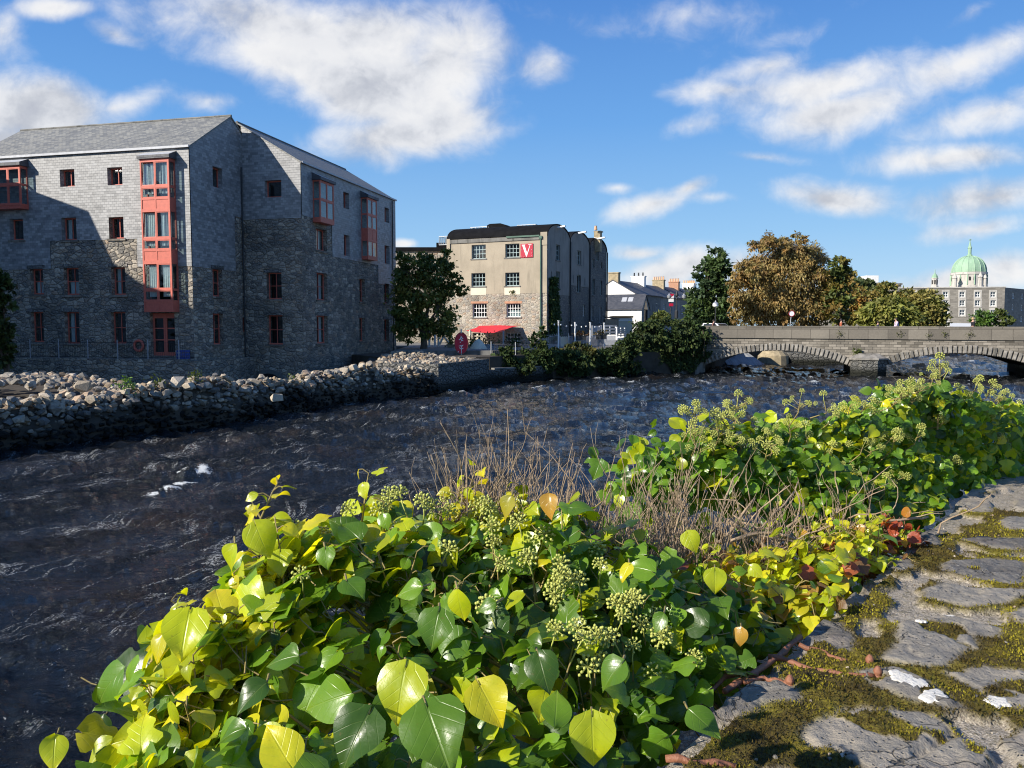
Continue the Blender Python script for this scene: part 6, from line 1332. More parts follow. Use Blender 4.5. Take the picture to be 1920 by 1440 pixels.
def vehicle(name, lab, cat, p, yaw, prof, width, wheels, glass_quads, m):
    ca_, sa_ = math.cos(yaw), math.sin(yaw); rt = thing(name, lab, cat, p); X_ = np.array([ca_, sa_, 0]); Y_ = np.array([-sa_, ca_, 0]); P = lambda x, y, z: np.array(p) + X_ * x + Y_ * y + ZX * z
    mb = MB(); hw = width / 2; n = len(prof); ins = lambda z: hw - .16 * max(0, (z - .9)) / .7
    A_ = [P(x, -ins(z), z) for x, z in prof]; B_ = [P(x, ins(z), z) for x, z in prof]; mb.poly(A_); mb.poly(B_[::-1])
    for i in range(n): j = (i + 1) % n; mb.poly([A_[j], A_[i], B_[i], B_[j]])
    bd = mb.build('body', m, rt); bv = bd.modifiers.new('b', 'BEVEL'); bv.width = .05; bv.segments = 2; bd.modifiers.new('w', 'WELD')
    for (pts, sd) in glass_quads:
        mb = MB()
        if sd: 
            for s_ in (-1, 1): mb.extrude([P(x, s_ * (ins(z) + .004), z) for x, z in pts], Y_ * s_ * .012)
        else: (xa, za), (xb, zb) = pts; mb.extrude([P(xa, -ins(za) + .1, za + .01), P(xa, ins(za) - .1, za + .01), P(xb, ins(zb) - .12, zb + .01), P(xb, -ins(zb) + .12, zb + .01)], ZX * .02)
        mb.build('window', M['glass_dim'] if False else M['dark_glass'], rt)
    for x in wheels:
        for s_ in (-1, 1):
            c_ = P(x, s_ * (hw - .1), .32); mb = MB(); mb.tube([c_ - Y_ * .1, c_ + Y_ * .1], .32, 16); w_ = mb.build('wheel', M['tyre'], rt); mb = MB(); mb.tube([c_ - Y_ * .105, c_ + Y_ * .105], .19, 12); mb.build('rim', M['steel'], w_)
    return rt, P
m, t = mat('dark car glass'); M['dark_glass'] = finish(m, t, t.n('ShaderNodeBsdfPrincipled', {'Base Color': (.02, .025, .03, 1), 'Roughness': .05}).outputs[0])
cp = atY(1346, 610, 82); cp[2] = 2.95
rt, P = vehicle('parked_car', 'white estate car behind the left end of the bridge parapet', 'car', cp, -.9, [(-2.1, .3), (2.1, .3), (2.15, .75), (1.95, .95), (1.0, 1.05), (.35, 1.52), (-1.3, 1.55), (-2.05, 1.0), (-2.15, .7)], 1.75, (-1.3, 1.35), [([(-1.25, 1.08), (.75, 1.08), (.3, 1.46), (-1.15, 1.48)], 1), ([(.98, 1.09), (.42, 1.47)], 0), ([(-1.95, 1.09), (-1.4, 1.48)], 0)], M['car_white'])
for s_ in (-.65, .65): mb = MB(); c_ = P(2.1, s_, .72); mb.lathe([(.1, -.08), (.13, 0), (.1, .08)], 8, c_); mb.build('headlight', M['lamp_globe'], rt)
vp = atY(1803, 612, 112); vp[2] = 2.35
vehicle('box_van', 'white box van in front of the grey court house', 'van', vp, .15, [(-2.3, .4), (2.3, .4), (2.35, 1.0), (2.0, 1.25), (1.6, 1.9), (1.2, 2.3), (-2.3, 2.35)], 1.9, (-1.4, 1.5), [([(1.15, 1.3), (1.9, 1.3), (1.55, 1.85), (1.15, 1.85)], 1), ([(2.0, 1.28), (1.62, 1.88)], 0)], M['car_white'])
rs = thing('road_sign', 'round white road sign with a red rim on a leaning pole over the bridge', 'road sign', atY(1480, 612, 79)); a_, b_ = atY(1479.5, 625, 79), atY(1484, 588, 79); mb = MB(); mb.tube([a_, b_ + (b_ - a_) * .12], .035, 6); mb.build('pole', M['steel'], rs); c_ = b_ - np.array([0, .05, 0]); mb = MB(); mb.extrude([c_ + np.array([.26 * math.cos(q), 0, .26 * math.sin(q)]) for q in np.linspace(0, 2 * math.pi, 24, endpoint=False)], (0, .02, 0)); mb.build('plate', M['white_paint'], rs)
mb = MB(); mb.tube([c_ + np.array([.27 * math.cos(q), -.005, .27 * math.sin(q)]) for q in np.linspace(0, 2 * math.pi, 25)], .028, 5, cap=False); mb.build('rim', M['sign_red'], rs)
# ---------------------------------------------------------------- the wall under the camera
EV = np.array([.628, .778, 0]); NV = np.array([-.778, .628, 0]); WEDGE = .584; ZW = 3.3
def sw(p): return float(p[:2] @ EV[:2]), float(p[:2] @ NV[:2])
def z1(l): return [(1280 + x / 3, 1080 + y / 3) for x, y in l]
def z2(l): return [(1560 + x / 5.3333, 840 + y / 5.3333) for x, y in l]
STONES = [z1([(650, 935), (720, 880), (860, 830), (905, 790), (1010, 790), (1060, 815), (1190, 800), (1330, 810), (1440, 860), (1560, 940), (1700, 1000), (1760, 1080), (1700, 1180), (1100, 1200), (960, 1090), (820, 1010), (700, 985)]),
          z1([(110, 870), (220, 760), (340, 660), (520, 620), (610, 650), (650, 720), (620, 745), (470, 760), (420, 800), (340, 845), (200, 850)]),
          z1([(640, 385), (690, 300), (780, 268), (880, 300), (965, 390), (940, 470), (800, 420), (700, 400)]),
          z1([(980, 590), (1090, 570), (1200, 570), (1390, 640), (1490, 690), (1610, 800), (1480, 800), (1330, 760), (1200, 720), (1050, 650)]),
          z1([(1110, 500), (1190, 455), (1200, 400), (1190, 340), (1250, 300), (1400, 290), (1480, 255), (1620, 290), (1790, 330), (1760, 370), (1640, 380), (1680, 440), (1560, 470), (1500, 560), (1300, 545), (1180, 530)]),
          z1([(1320, 150), (1420, 90), (1440, 65), (1560, 85), (1680, 100), (1920, 110), (2000, 130), (1900, 170), (1760, 200), (1620, 220), (1480, 185)]),
          z1([(1500, 600), (1700, 560), (1920, 580), (2080, 700), (1980, 790), (1850, 780), (1690, 700), (1600, 640)]), z1([(1810, 260), (1880, 220), (2050, 215), (2100, 280), (1930, 300), (1860, 285)]), z1([(850, 180), (900, 130), (950, 110), (1050, 160), (1000, 200), (900, 200)]),
          z2([(1040, 1290), (1100, 1210), (1300, 1190), (1500, 1175), (1850, 1165), (1980, 1200), (1950, 1330), (1860, 1430), (1600, 1400), (1400, 1350), (1200, 1320)]), z2([(490, 1230), (570, 1160), (700, 1130), (820, 1190), (830, 1250), (700, 1300), (560, 1300)]),
          z2([(750, 990), (800, 895), (900, 890), (1040, 930), (1080, 1000), (1050, 1030), (900, 1015)]), z2([(1195, 600), (1260, 515), (1400, 540), (1540, 550), (1600, 600), (1590, 680), (1400, 680), (1260, 640)]), z2([(1280, 500), (1320, 440), (1450, 400), (1700, 400), (1800, 450), (1600, 480)]),
          z2([(1300, 970), (1450, 940), (1700, 940), (1980, 960), (2050, 1080), (1750, 1060), (1550, 1040)]), z2([(910, 895), (960, 855), (1150, 880), (1190, 890), (1080, 915), (1000, 920)]), z2([(1590, 200), (1700, 150), (1850, 90), (2000, 70), (2100, 230), (1700, 240)]),
          z2([(1790, 620), (1830, 560), (2000, 540), (2100, 650)]), z2([(1650, 780), (1800, 740), (2000, 720), (2100, 880), (1750, 850)]), z1([(1830, 960), (2000, 900), (2300, 1000), (2300, 1300), (1950, 1200)]), z1([(-350, 1350), (200, 1230), (600, 1300), (600, 1700), (-200, 1700)])]
LICH = [z1([(1150, 600), (1240, 595), (1330, 640), (1385, 665), (1360, 695), (1290, 705), (1200, 680), (1160, 640)]), z1([(1320, 740), (1390, 705), (1460, 710), (1490, 745), (1470, 780), (1370, 780)]), z1([(1690, 740), (1740, 725), (1830, 750), (1840, 780), (1760, 790), (1700, 765)]), z1([(1300, 285), (1350, 290), (1380, 305), (1340, 312)]), z1([(1450, 262), (1500, 258), (1530, 272), (1480, 280)])]
sg_ = [-.7]
while sg_[-1] < 10: sg_.append(sg_[-1] + (.0055 if .75 < sg_[-1] < 2.6 else (.02 if sg_[-1] <= .75 else min(.06, .0055 * (sg_[-1] / 2.6) ** 2))))
sg_ = np.array(sg_); wg = np.concatenate([np.linspace(-1.0, -.5, 26)[:-1], np.linspace(-.5, WEDGE, 190)]); S_, W_ = np.meshgrid(sg_, wg, indexing='ij')
wob = .018 * (fbm(S_ * 14, W_ * 14, 4, 3) - .5) * 2; wob2 = .018 * (fbm(S_ * 14 + 40, W_ * 14, 4, 4) - .5) * 2
def psdf(poly, X, Y):
    P = np.array(poly); d = np.full(X.shape, 1e9); sgn = np.ones(X.shape)
    for i in range(len(P)):
        a = P[i]; b = P[i - 1]; e = b - a; wx_ = X - a[0]; wy_ = Y - a[1]; t_ = np.clip((wx_ * e[0] + wy_ * e[1]) / (e @ e), 0, 1); d = np.minimum(d, (wx_ - e[0] * t_) ** 2 + (wy_ - e[1] * t_) ** 2)
        c1 = Y >= a[1]; c2 = Y < b[1]; c3 = e[0] * wy_ > e[1] * wx_; al_ = c1 & c2 & c3; no = ~c1 & ~c2 & ~c3; sgn = np.where(al_ | no, -sgn, sgn)
    return sgn * np.sqrt(d)
sd = np.full(S_.shape, 9.0); sid = np.full(S_.shape, -1)
for k, pl_ in enumerate(STONES):
    q = [sw(atZ(x, y, ZW)) for x, y in pl_]; qa = np.array(q); m_ = (S_ > qa[:, 0].min() - .12) & (S_ < qa[:, 0].max() + .12) & (W_ > qa[:, 1].min() - .12) & (W_ < qa[:, 1].max() + .12)
    if not m_.any(): continue
    v = psdf(q, S_[m_] + wob[m_], W_[m_] + wob2[m_]); cur = sd[m_]; up = v < cur; cur[up] = v[up]; sd[m_] = cur; ii = sid[m_]; ii[up] = k; sid[m_] = ii
# the rest of the wall top, outside the picture, has stones of its own
ci = np.floor(S_ / .42); cj = np.floor((W_ + .13 * hash2(ci, ci * 0, 5)) / .3); fx_ = (S_ / .42 - ci - .5) * .42; fy_ = ((W_ + .13 * hash2(ci, ci * 0, 5)) / .3 - cj - .5) * .3
out_ = np.maximum(np.abs(fx_ + wob) - .17, np.abs(fy_ + wob2) - .11); far_ = (sd > .10) & ((W_ < -.42) | (S_ > 5.4) | (S_ < .3)); sd = np.where(far_, out_, sd); sid = np.where(far_, 100 + (ci * 7 + cj * 13) % 40, sid)
stone_m = 1 / (1 + np.exp(np.clip(sd / .0032, -40, 40)))
mo = fbm(S_ * 5, W_ * 5, 4, 61) + .22 * np.exp(-np.maximum(sd, 0) / .035) - .10 * np.clip((S_ - 2.2) / 1.5, 0, 1.1) - .25 * (W_ > WEDGE - .03)
moss_m = np.clip((mo - .50) / .05, 0, 1) * (1 - stone_m)
spot = np.clip((fbm(S_ * 11, W_ * 11, 3, 81) - .655) / .02, 0, 1) * np.clip((-sd) / .01, 0, 1); moss_m = np.maximum(moss_m, spot * (S_ < 2.6)); stone_m = stone_m * (1 - spot * (S_ < 2.6))
Hw = .006 * (fbm(S_ * 30, W_ * 30, 4, 7) - .5) + .010 * (fbm(S_ * 2.5, W_ * 2.5, 3, 8) - .5)
edge_ = np.clip(-sd / .012, 0, 1); lay = fbm(S_ * 3.2 + sid * 1.7, W_ * 6.5 + sid * .9, 4, 19) * 5; lay = np.floor(lay) + np.clip((lay - np.floor(lay)) * 5, 0, 1) ** 2; Hw += stone_m * (.010 + .008 * edge_ ** .5 + .0042 * (lay - 2.5) + .004 * (fbm(S_ * 9 + sid * 3.1, W_ * 9, 4, 9) - .5) + .005 * (fbm(S_ * 26, W_ * 40, 3, 10) - .5))
Hw += moss_m * (.006 + .014 * fbm(S_ * 22, W_ * 22, 3, 11) + .006 * vnoise(S_ * 160, W_ * 160, 12))
k1 = np.array(sw(atZ(1735, 1420, ZW))); k2 = np.array(sw(atZ(1790, 1385, ZW))); dk = k2 - k1; tk = np.clip(((S_ - k1[0]) * dk[0] + (W_ - k1[1]) * dk[1]) / (dk @ dk), -.3, 1); dist = np.hypot(S_ - k1[0] - tk * dk[0], W_ - k1[1] - tk * dk[1]); Hw -= .014 * np.exp(-(dist / .008) ** 2) * (np.abs(tk - .35) < .66)
Pw = S_[..., None] * EV + W_[..., None] * NV; Pw[..., 2] = ZW + Hw
ga = np.gradient(Pw, axis=0); gb = np.gradient(Pw, axis=1); NW = np.cross(ga, gb); NW /= np.linalg.norm(NW, axis=2, keepdims=True); NW *= np.sign(NW[..., 2:3])
ridn = hash2(sid, sid * 0, 9); CW = np.stack([stone_m, moss_m, ridn, np.ones_like(ridn)], 2)
m, t = mat('wall top'); at_ = t.n('ShaderNodeSeparateColor', {0: t.n('ShaderNodeAttribute', attribute_name='col').outputs['Color']}); P = t.n('ShaderNodeTexCoord').outputs['Object']
na_ = t.noise(P, 9, 8, .68); nb_ = t.noise(P, 60, 5, .65); nc_ = t.noise(P, 260, 3, .6); nd_ = t.noise(P, 3.2, 4, .5)
st_ = t.ramp(t.math('ADD', t.math('MULTIPLY', na_, .8), t.math('MULTIPLY', at_.outputs[2], .3)), [(.28, (.09, .081, .070)), (.46, (.18, .163, .138)), (.62, (.26, .233, .19)), (.82, (.39, .33, .25))])
st_ = t.mix(t.smooth(nb_, .57, .7), st_, (.34, .315, .265, 1)); st_ = t.mix(t.smooth(nb_, .40, .31), st_, (.045, .045, .048, 1)); st_ = t.mix(t.math('MULTIPLY', t.smooth(nd_, .58, .7), .5), st_, (.26, .20, .16, 1))
mo_ = t.ramp(nc_, [(.3, (.16, .13, .10)), (.5, (.34, .295, .23)), (.7, (.52, .47, .39))]); mo_ = t.mix(t.smooth(nb_, .5, .66), mo_, (.16, .14, .09, 1))
ms_ = t.ramp(t.math('ADD', t.math('MULTIPLY', na_, .9), t.math('MULTIPLY', t.math('SUBTRACT', nc_, .5), .5)), [(.3, (.035, .026, .012)), (.45, (.09, .07, .014)), (.58, (.165, .14, .016)), (.76, (.28, .26, .026))])
pit = t.n('ShaderNodeTexVoronoi', {'Vector': P, 'Scale': 75.0, 'Randomness': 1.0}).outputs['Distance']; st_ = t.mix(t.math('MULTIPLY', t.smooth(pit, .22, .08), .55), st_, (.05, .047, .042, 1)); crk = t.n('ShaderNodeTexVoronoi', {'Vector': t.n('ShaderNodeVectorMath', {0: P, 1: t.n('ShaderNodeVectorMath', {0: t.n('ShaderNodeTexNoise', {'Vector': P, 'Scale': 9.0, 'Detail': 4}).outputs['Color'], 3: .16}, operation='SCALE').outputs[0]}, operation='ADD').outputs[0], 'Scale': 5.5}, feature='DISTANCE_TO_EDGE').outputs['Distance']; crkm = t.math('MULTIPLY', t.smooth(crk, .012, .003), t.smooth(nd_, .48, .56)); st_ = t.mix(t.math('MULTIPLY', crkm, .7), st_, (.03, .028, .025, 1)); c = t.mix(at_.outputs[0], mo_, st_); c = t.mix(at_.outputs[1], c, ms_)
bh = t.math('SUBTRACT', t.math('MULTIPLY', na_, .5), t.math('ADD', t.math('MULTIPLY', crkm, .5), t.math('MULTIPLY', t.smooth(pit, .25, .05), .25))); bh = t.math('ADD', bh, t.math('ADD', t.math('MULTIPLY', nb_, .35), t.math('MULTIPLY', nc_, t.math('MULTIPLY_ADD', at_.outputs[0], -.14, .22))))
M['walltop'] = finish(m, t, t.n('ShaderNodeBsdfPrincipled', {'Base Color': c, 'Roughness': t.math('MULTIPLY_ADD', at_.outputs[1], .3, .62), 'Specular IOR Level': .22, 'Normal': bump(t, bh, 1.0, .018)}).outputs[0])
par_ = thing('parapet_wall', 'mossy stone river wall at the photographer, topped with flat grey capstones', 'stone wall', (1.2, 2.3, 2.4))
nW = len(wg); I = (np.arange(len(sg_) - 1)[:, None] * nW + np.arange(nW - 1)[None, :]).ravel(); QF = np.stack([I, I + nW, I + nW + 1, I + 1], 1)
def fav(a): f_ = a.ravel(); return (f_[QF].mean(1))
lab_ = np.where(fav(stone_m) > .5, sid.ravel()[QF[:, 0]], np.where(fav(moss_m) > .5, -3, -2))
Vf, Nf, Cf = Pw.reshape(-1, 3), NW.reshape(-1, 3), CW.reshape(-1, 4)
def sub(name, sel, extra=None):
    f_ = QF[sel]; ids, inv = np.unique(f_, return_inverse=True); mb = MB(); mb.add(Vf[ids], inv.reshape(f_.shape), 0, Vf[ids][:, :2], Cf[ids]); o = mb.build(name, M['walltop'], par_, smooth=True); o.data.normals_split_custom_set_from_vertices(Nf[ids].tolist()); return o
sub('mortar_bed', lab_ == -2); mos_o = sub('moss', lab_ == -3)
for k in range(len(STONES)):
    if (lab_ == k).sum() > 40: sub('capstone', lab_ == k)
if (lab_ >= 100).any(): sub('rear_capstones', lab_ >= 100)
mb = MB(); s0_, s1_ = sg_[0], sg_[-1]
def PW(s, w_, z): return EV * s + NV * w_ + ZX * z
mb.poly([PW(s0_, WEDGE, -1.5), PW(s1_, WEDGE, -1.5), PW(s1_, WEDGE, ZW - .02), PW(s0_, WEDGE, ZW - .02)][::-1]); mb.poly([PW(s0_, -1, 1.5), PW(s1_, -1, 1.5), PW(s1_, -1, ZW), PW(s0_, -1, ZW)]); mb.poly([PW(s0_, -1, 1.5), PW(s0_, WEDGE, 1.5), PW(s0_, WEDGE, ZW), PW(s0_, -1, ZW)]); mb.build('wall_face', M['rubble'], par_)
mb = MB(); mb.extrude([PW(-12, -1.02, 2.4), PW(40, -1.02, 2.4), PW(40, -9, 2.4), PW(-12, -9, 2.4)], (0, 0, -.5)); tag(mb.build('path', M['asphalt']), 'riverside path behind the wall', 'path', kind='structure')
M['lichen'] = m_plain('white lichen', (.66, .625, .55), .9, .08, 30, .5, bscale=120)
for l in LICH:
    q = np.array([sw(atZ(x, y, ZW)) for x, y in l]); cq_ = q.mean(0); n = 40; rr_ = []
    for k in range(n):
        a_ = 2 * math.pi * k / n; dv = np.array([math.cos(a_), math.sin(a_)]); best = 0
        for i in range(len(q)):
            p0, p1 = q[i - 1] - cq_, q[i] - cq_; e_ = p1 - p0; den = dv[0] * e_[1] - dv[1] * e_[0]
            if abs(den) < 1e-9: continue
            tt = (p0[0] * e_[1] - p0[1] * e_[0]) / den; uu = (p0[0] * dv[1] - p0[1] * dv[0]) / den
            if tt > 0 and -1e-6 <= uu <= 1.000001: best = max(best, tt)
        rr_.append(best * (1 + .12 * math.sin(a_ * 5 + cq_[0] * 40) + .07 * math.sin(a_ * 11)))
    V = []; rings = 8
    for j in range(rings + 1):
        for k in range(n):
            a_ = 2 * math.pi * k / n; s_, w_ = cq_ + np.array([math.cos(a_), math.sin(a_)]) * rr_[k] * (j / rings); si = int(np.argmin(abs(sg_ - s_))); wi = int(np.argmin(abs(wg - w_))); V.append(PW(s_, w_, Pw[max(0, si - 6):si + 7, max(0, wi - 6):wi + 7, 2].max() * .55 + Pw[max(0, si - 6):si + 7, max(0, wi - 6):wi + 7, 2].mean() * .45 + .0012 - (.0042 if j == rings else 0)))
    mb = MB(); mb.add(V, np.array([(j * n + k, j * n + (k + 1) % n, (j + 1) * n + (k + 1) % n, (j + 1) * n + k) for j in range(rings) for k in range(n)])); mb.build('lichen_patch', M['lichen'], par_, smooth=True)
# moss tufts
g = np.random.default_rng(91); mi_ = np.where((moss_m.ravel() > .45) & (S_.ravel() < 4.6) & (W_.ravel() > -.55) & (S_.ravel() > .6))[0]
wts = np.clip(1.6 / np.maximum(S_.ravel()[mi_], .8), .1, 1) ** 1.3; idx = g.choice(mi_, 52000, p=wts / wts.sum()); base_ = Vf[idx] + g.normal(size=(52000, 3)) * np.array([.0035, .0035, .001])
hgt = g.uniform(.002, .0055, 52000) * (1 + .3 * S_.ravel()[idx]); D = g.normal(size=(52000, 3)) * .45 + np.array([0, 0, 1.0]); yl = fbm(base_[:, 0] * 7, base_[:, 1] * 7, 3, 23)
mc = np.array([.07, .052, .014])[None] * (1 - np.clip((yl - .38) / .25, 0, 1)[:, None]) + np.array([.26, .225, .022])[None] * np.clip((yl - .38) / .25, 0, 1)[:, None]; mc = mc * g.uniform(.55, 1.5, (52000, 1))
mb = MB(); leafset(mb, base_ - np.array([0, 0, .001]), D, g.normal(size=(52000, 3)), hgt, hgt * .42, mc); M['moss'] = m_col('moss', .9, .15, 0, .1, 50, .1); o = mb.build('tufts', M['moss'], mos_o); o['kind'] = 'stuff'
mb = MB(); rg_ = random.Random(9)
for k in range(260):
    s_ = rg_.uniform(.9, 4); w_ = rg_.uniform(-.4, .56); si = int(np.argmin(abs(sg_ - s_))); wi = int(np.argmin(abs(wg - w_)))
    if stone_m[si, wi] < .5: addrock(mb, Pw[si, wi] + ZX * .001, rg_.uniform(.002, .006), rg_)
mb.build('grit', M['stonecol'], par_)['kind'] = 'stuff'
# ---------------------------------------------------------------- ivy on the wall
m, t = mat('ivy leaf'); a = t.n('ShaderNodeAttribute', attribute_name='col').outputs['Color']; uv = t.n('ShaderNodeSeparateXYZ', {0: t.n('ShaderNodeUVMap').outputs[0]}); P = t.n('ShaderNodeTexCoord').outputs['Object']
ax_ = t.math('ABSOLUTE', t.math('SUBTRACT', uv.outputs[0], .5)); mid = t.smooth(ax_, .022, .006)
sv = t.math('FRACT', t.math('MULTIPLY', t.math('SUBTRACT', uv.outputs[1], t.math('MULTIPLY', ax_, 1.1)), 4.5)); side = t.math('MULTIPLY', t.smooth(t.math('ABSOLUTE', t.math('SUBTRACT', sv, .5)), .07, .02), .4); vein = t.math('MAXIMUM', mid, side)
n1 = t.noise(P, 26, 5, .6); n2 = t.noise(P, 140, 3, .6)
c = t.mix(t.math('MULTIPLY', t.smooth(n1, .45, .75), .5), a, t.mix(1.0, a, (.55, .72, .6, 1), 'MULTIPLY')); c = t.mix(t.math('MULTIPLY', vein, .2), c, t.mix(.5, a, (.42, .5, .16, 1))); c = t.mix(t.math('MULTIPLY', t.smooth(n2, .66, .74), .35), c, (.16, .10, .03, 1))
bn = bump(t, t.math('ADD', t.math('MULTIPLY', vein, -.6), t.math('MULTIPLY', n1, .8)), .35, .004)
pb = t.n('ShaderNodeBsdfPrincipled', {'Base Color': c, 'Roughness': t.math('MULTIPLY_ADD', n1, .22, .2), 'Specular IOR Level': .55, 'Normal': bn})
tr = t.n('ShaderNodeBsdfTranslucent', {'Color': t.mix(1.0, c, (2.4, 2.1, .6, 1), 'MULTIPLY'), 'Normal': bn}); mxs = t.n('ShaderNodeMixShader', {0: .38, 1: pb.outputs[0], 2: tr.outputs[0]}); M['ivy'] = finish(m, t, mxs.outputs[0])
M['ivy_far'] = M['ivy']
M['twig'] = m_plain('dry twig', (.32, .235, .15), .85, .3, 20, .4, bscale=90); M['ivy_stem'] = m_plain('ivy stem', (.26, .20, .07), .6, .3, 14, .3); M['red_stem'] = m_plain('red brown stem', (.24, .10, .055), .6, .3, 14, .4, bscale=120); M['umbel'] = m_plain('ivy flower bud', (.41, .43, .10), .6, .2, 60, .1); M['dead_leaf'] = m_col('dead leaf', .7, .25, .2, .3, 30, .3)
def leaf_template(kind, fold, droop, twist, rows=13, cols=6, seed=0):
    r_ = np.random.default_rng(seed)
    t_ = np.linspace(0, 1, rows) ** .95
    w_ = {'heart': .505 * np.sin(math.pi * t_ ** .58) ** .85 * (1 - .18 * t_ ** 3), 'oval': .40 * np.sin(math.pi * t_ ** .72) ** .9 * (1 - .15 * t_ ** 3), 'lobed': .50 * np.sin(math.pi * t_ ** .56) ** .85 * (1 + .27 * np.cos(2 * math.pi * (t_ - .2) / .5) * (t_ < .8))}[kind]
    w_ = np.where(t_ >= 1, 0, np.maximum(w_, .012)); x = np.linspace(-1, 1, cols + 1); V = []; UV = []
    ph = r_.uniform(0, 6.28)
    for i in range(rows):
        for j in range(cols + 1):
            X_ = w_[i] * x[j]; back = {'heart': .17, 'oval': .03, 'lobed': .15}[kind] * abs(x[j]) ** 1.5 * max(0, 1 - t_[i] * 2.6); Y_ = t_[i] - back
            Z_ = fold * abs(X_) - droop * t_[i] ** 2 + .035 * math.sin(6.5 * t_[i] + ph) * abs(x[j]) ** 1.5 + .03 * math.sin(4 * x[j] + ph) * (t_[i] - .5) + twist * X_ * t_[i] - .42 * X_ * X_ + .05 * math.sin(2.2 * ph + 5 * t_[i]) * x[j]
            V.append((X_, Y_, Z_)); UV.append((.5 + X_ * .9, t_[i]))
    F_ = [(i * (cols + 1) + j, i * (cols + 1) + j + 1, (i + 1) * (cols + 1) + j + 1, (i + 1) * (cols + 1) + j) for i in range(rows - 1) for j in range(cols)]
    return np.array(V), np.array(F_), np.array(UV)
TPL = [leaf_template(k, f_, d_, tw, seed=i) for i, (k, f_, d_, tw) in enumerate([('heart', .28, .2, .12), ('heart', .46, .32, -.22), ('heart', .2, .45, .22), ('oval', .25, .28, .18), ('oval', .4, .4, -.25), ('oval', .16, .12, .3), ('lobed', .2, .24, .1), ('heart', .45, .16, .35), ('lobed', .34, .4, -.2)])]
def place_leaves(mb, P, D, N, sz, col, tid):
    D = D - N * (D * N).sum(1, keepdims=True) / (N * N).sum(1, keepdims=True); D /= np.linalg.norm(D, axis=1, keepdims=True) + 1e-9; N = N / np.linalg.norm(N, axis=1, keepdims=True); X_ = np.cross(D, N)
    for k, (V, F_, UV) in enumerate(TPL):
        s_ = np.where(tid == k)[0]; n = len(s_)
        if not n: continue
        w_ = P[s_][:, None, :] + sz[s_][:, None, None] * (V[None, :, 0:1] * X_[s_][:, None, :] + V[None, :, 1:2] * D[s_][:, None, :] + V[None, :, 2:3] * N[s_][:, None, :]); nv = len(V)
        tipc = np.clip((V[:, 1] - .55) * 1.6, 0, 1)[None, :, None]; cc = np.repeat(col[s_][:, None, :], nv, 1); cc = cc * (1 + .25 * tipc * np.array([1.2, .2, 0]))
        mb.add(w_.reshape(-1, 3), (F_[None] + (np.arange(n) * nv)[:, None, None]).reshape(-1, 4), 0, np.tile(UV, (n, 1)), cc.reshape(-1, 3))
class Mound:
    def __init__(s, ridge, inner, bulge, skirt):
        s.r = np.array([atY(x, y, Y) for x, y, Y in ridge]); s.i = np.array([atZ(x, y, ZW) for x, y in inner]); s.n = len(ridge); s.bulge = bulge; s.skirt = skirt
    def pt(s, k, t_):
        k = np.asarray(k, float); t_ = np.asarray(t_, float); i = np.clip(k.astype(int), 0, s.n - 2); f_ = (k - i)[:, None]; a_ = s.r[i] * (1 - f_) + s.r[i + 1] * f_; b_ = s.i[i] * (1 - f_) + s.i[i + 1] * f_; tp = np.clip(t_, 0, 1)[:, None]; p = a_ * (1 - tp) + b_ * tp
        p = p + ZX * (s.bulge * np.sin(math.pi * tp)) ; tn = np.clip(-t_, 0, 1)[:, None]; return p + NV * .06 * np.sin(math.pi / 2 * np.minimum(tn * 2, 1)) - ZX * s.skirt * tn
    def frame(s, k, t_):
        e = .02; k = np.clip(k, .03, s.n - 1.03); p = s.pt(k, t_); a_ = s.pt(k + e, t_) - p; b_ = s.pt(k, t_ + e) - p; n_ = np.cross(a_, b_); n_ /= np.linalg.norm(n_, axis=1, keepdims=True) + 1e-9; sg = np.sign((n_ * (np.array([.15, -.35, .9]) + 0 * n_)).sum(1, keepdims=True)); n_ = n_ * np.where(sg == 0, 1, sg); return p, n_, -b_ / (np.linalg.norm(b_, axis=1, keepdims=True) + 1e-9)
near = Mound([(190, 1640, .98), (262, 1450, 1.05), (285, 1320, 1.15), (405, 1160, 1.3), (490, 1050, 1.45), (620, 1045, 1.56), (740, 985, 1.66), (900, 1000, 1.74), (1000, 1000, 1.8), (1120, 1065, 1.9), (1290, 1090, 2.0), (1420, 1070, 2.12), (1570, 1030, 2.3), (1650, 1010, 2.4)],
             [(380, 2600), (540, 2100), (800, 1760), (1110, 1520), (1260, 1420), (1310, 1360), (1350, 1320), (1370, 1300), (1400, 1270), (1450, 1230), (1510, 1180), (1570, 1130), (1620, 1080), (1670, 1040)], .05, .75)
far = Mound([(1195, 885, 2.42), (1240, 838, 2.5), (1300, 805, 2.6), (1380, 815, 2.72), (1490, 785, 2.9), (1600, 790, 3.05), (1700, 755, 3.2), (1760, 735, 3.3), (1840, 755, 3.6), (1950, 760, 4.2), (2120, 760, 5.2), (2350, 770, 7.0)],
            [(1672, 1016), (1690, 1003), (1712, 985), (1745, 965), (1772, 948), (1812, 928), (1848, 905), (1872, 893), (1922, 878), (1995, 850), (2130, 815), (2350, 800)], .06, .9)
PAL = {'dark': (.040, .092, .010), 'green': (.085, .175, .014), 'mid': (.14, .26, .018), 'lime': (.38, .43, .012), 'yellow': (.52, .48, .018), 'orange': (.42, .24, .04), 'red': (.30, .085, .035), 'brown': (.19, .10, .045), 'olive': (.32, .28, .03)}
def pick(g, n, names, pr): pr = np.array(pr, float); pr /= pr.sum(); a_ = np.array([PAL[x] for x in names])[g.choice(len(names), n, p=pr)]; return a_ * g.uniform(.75, 1.3, (n, 1))
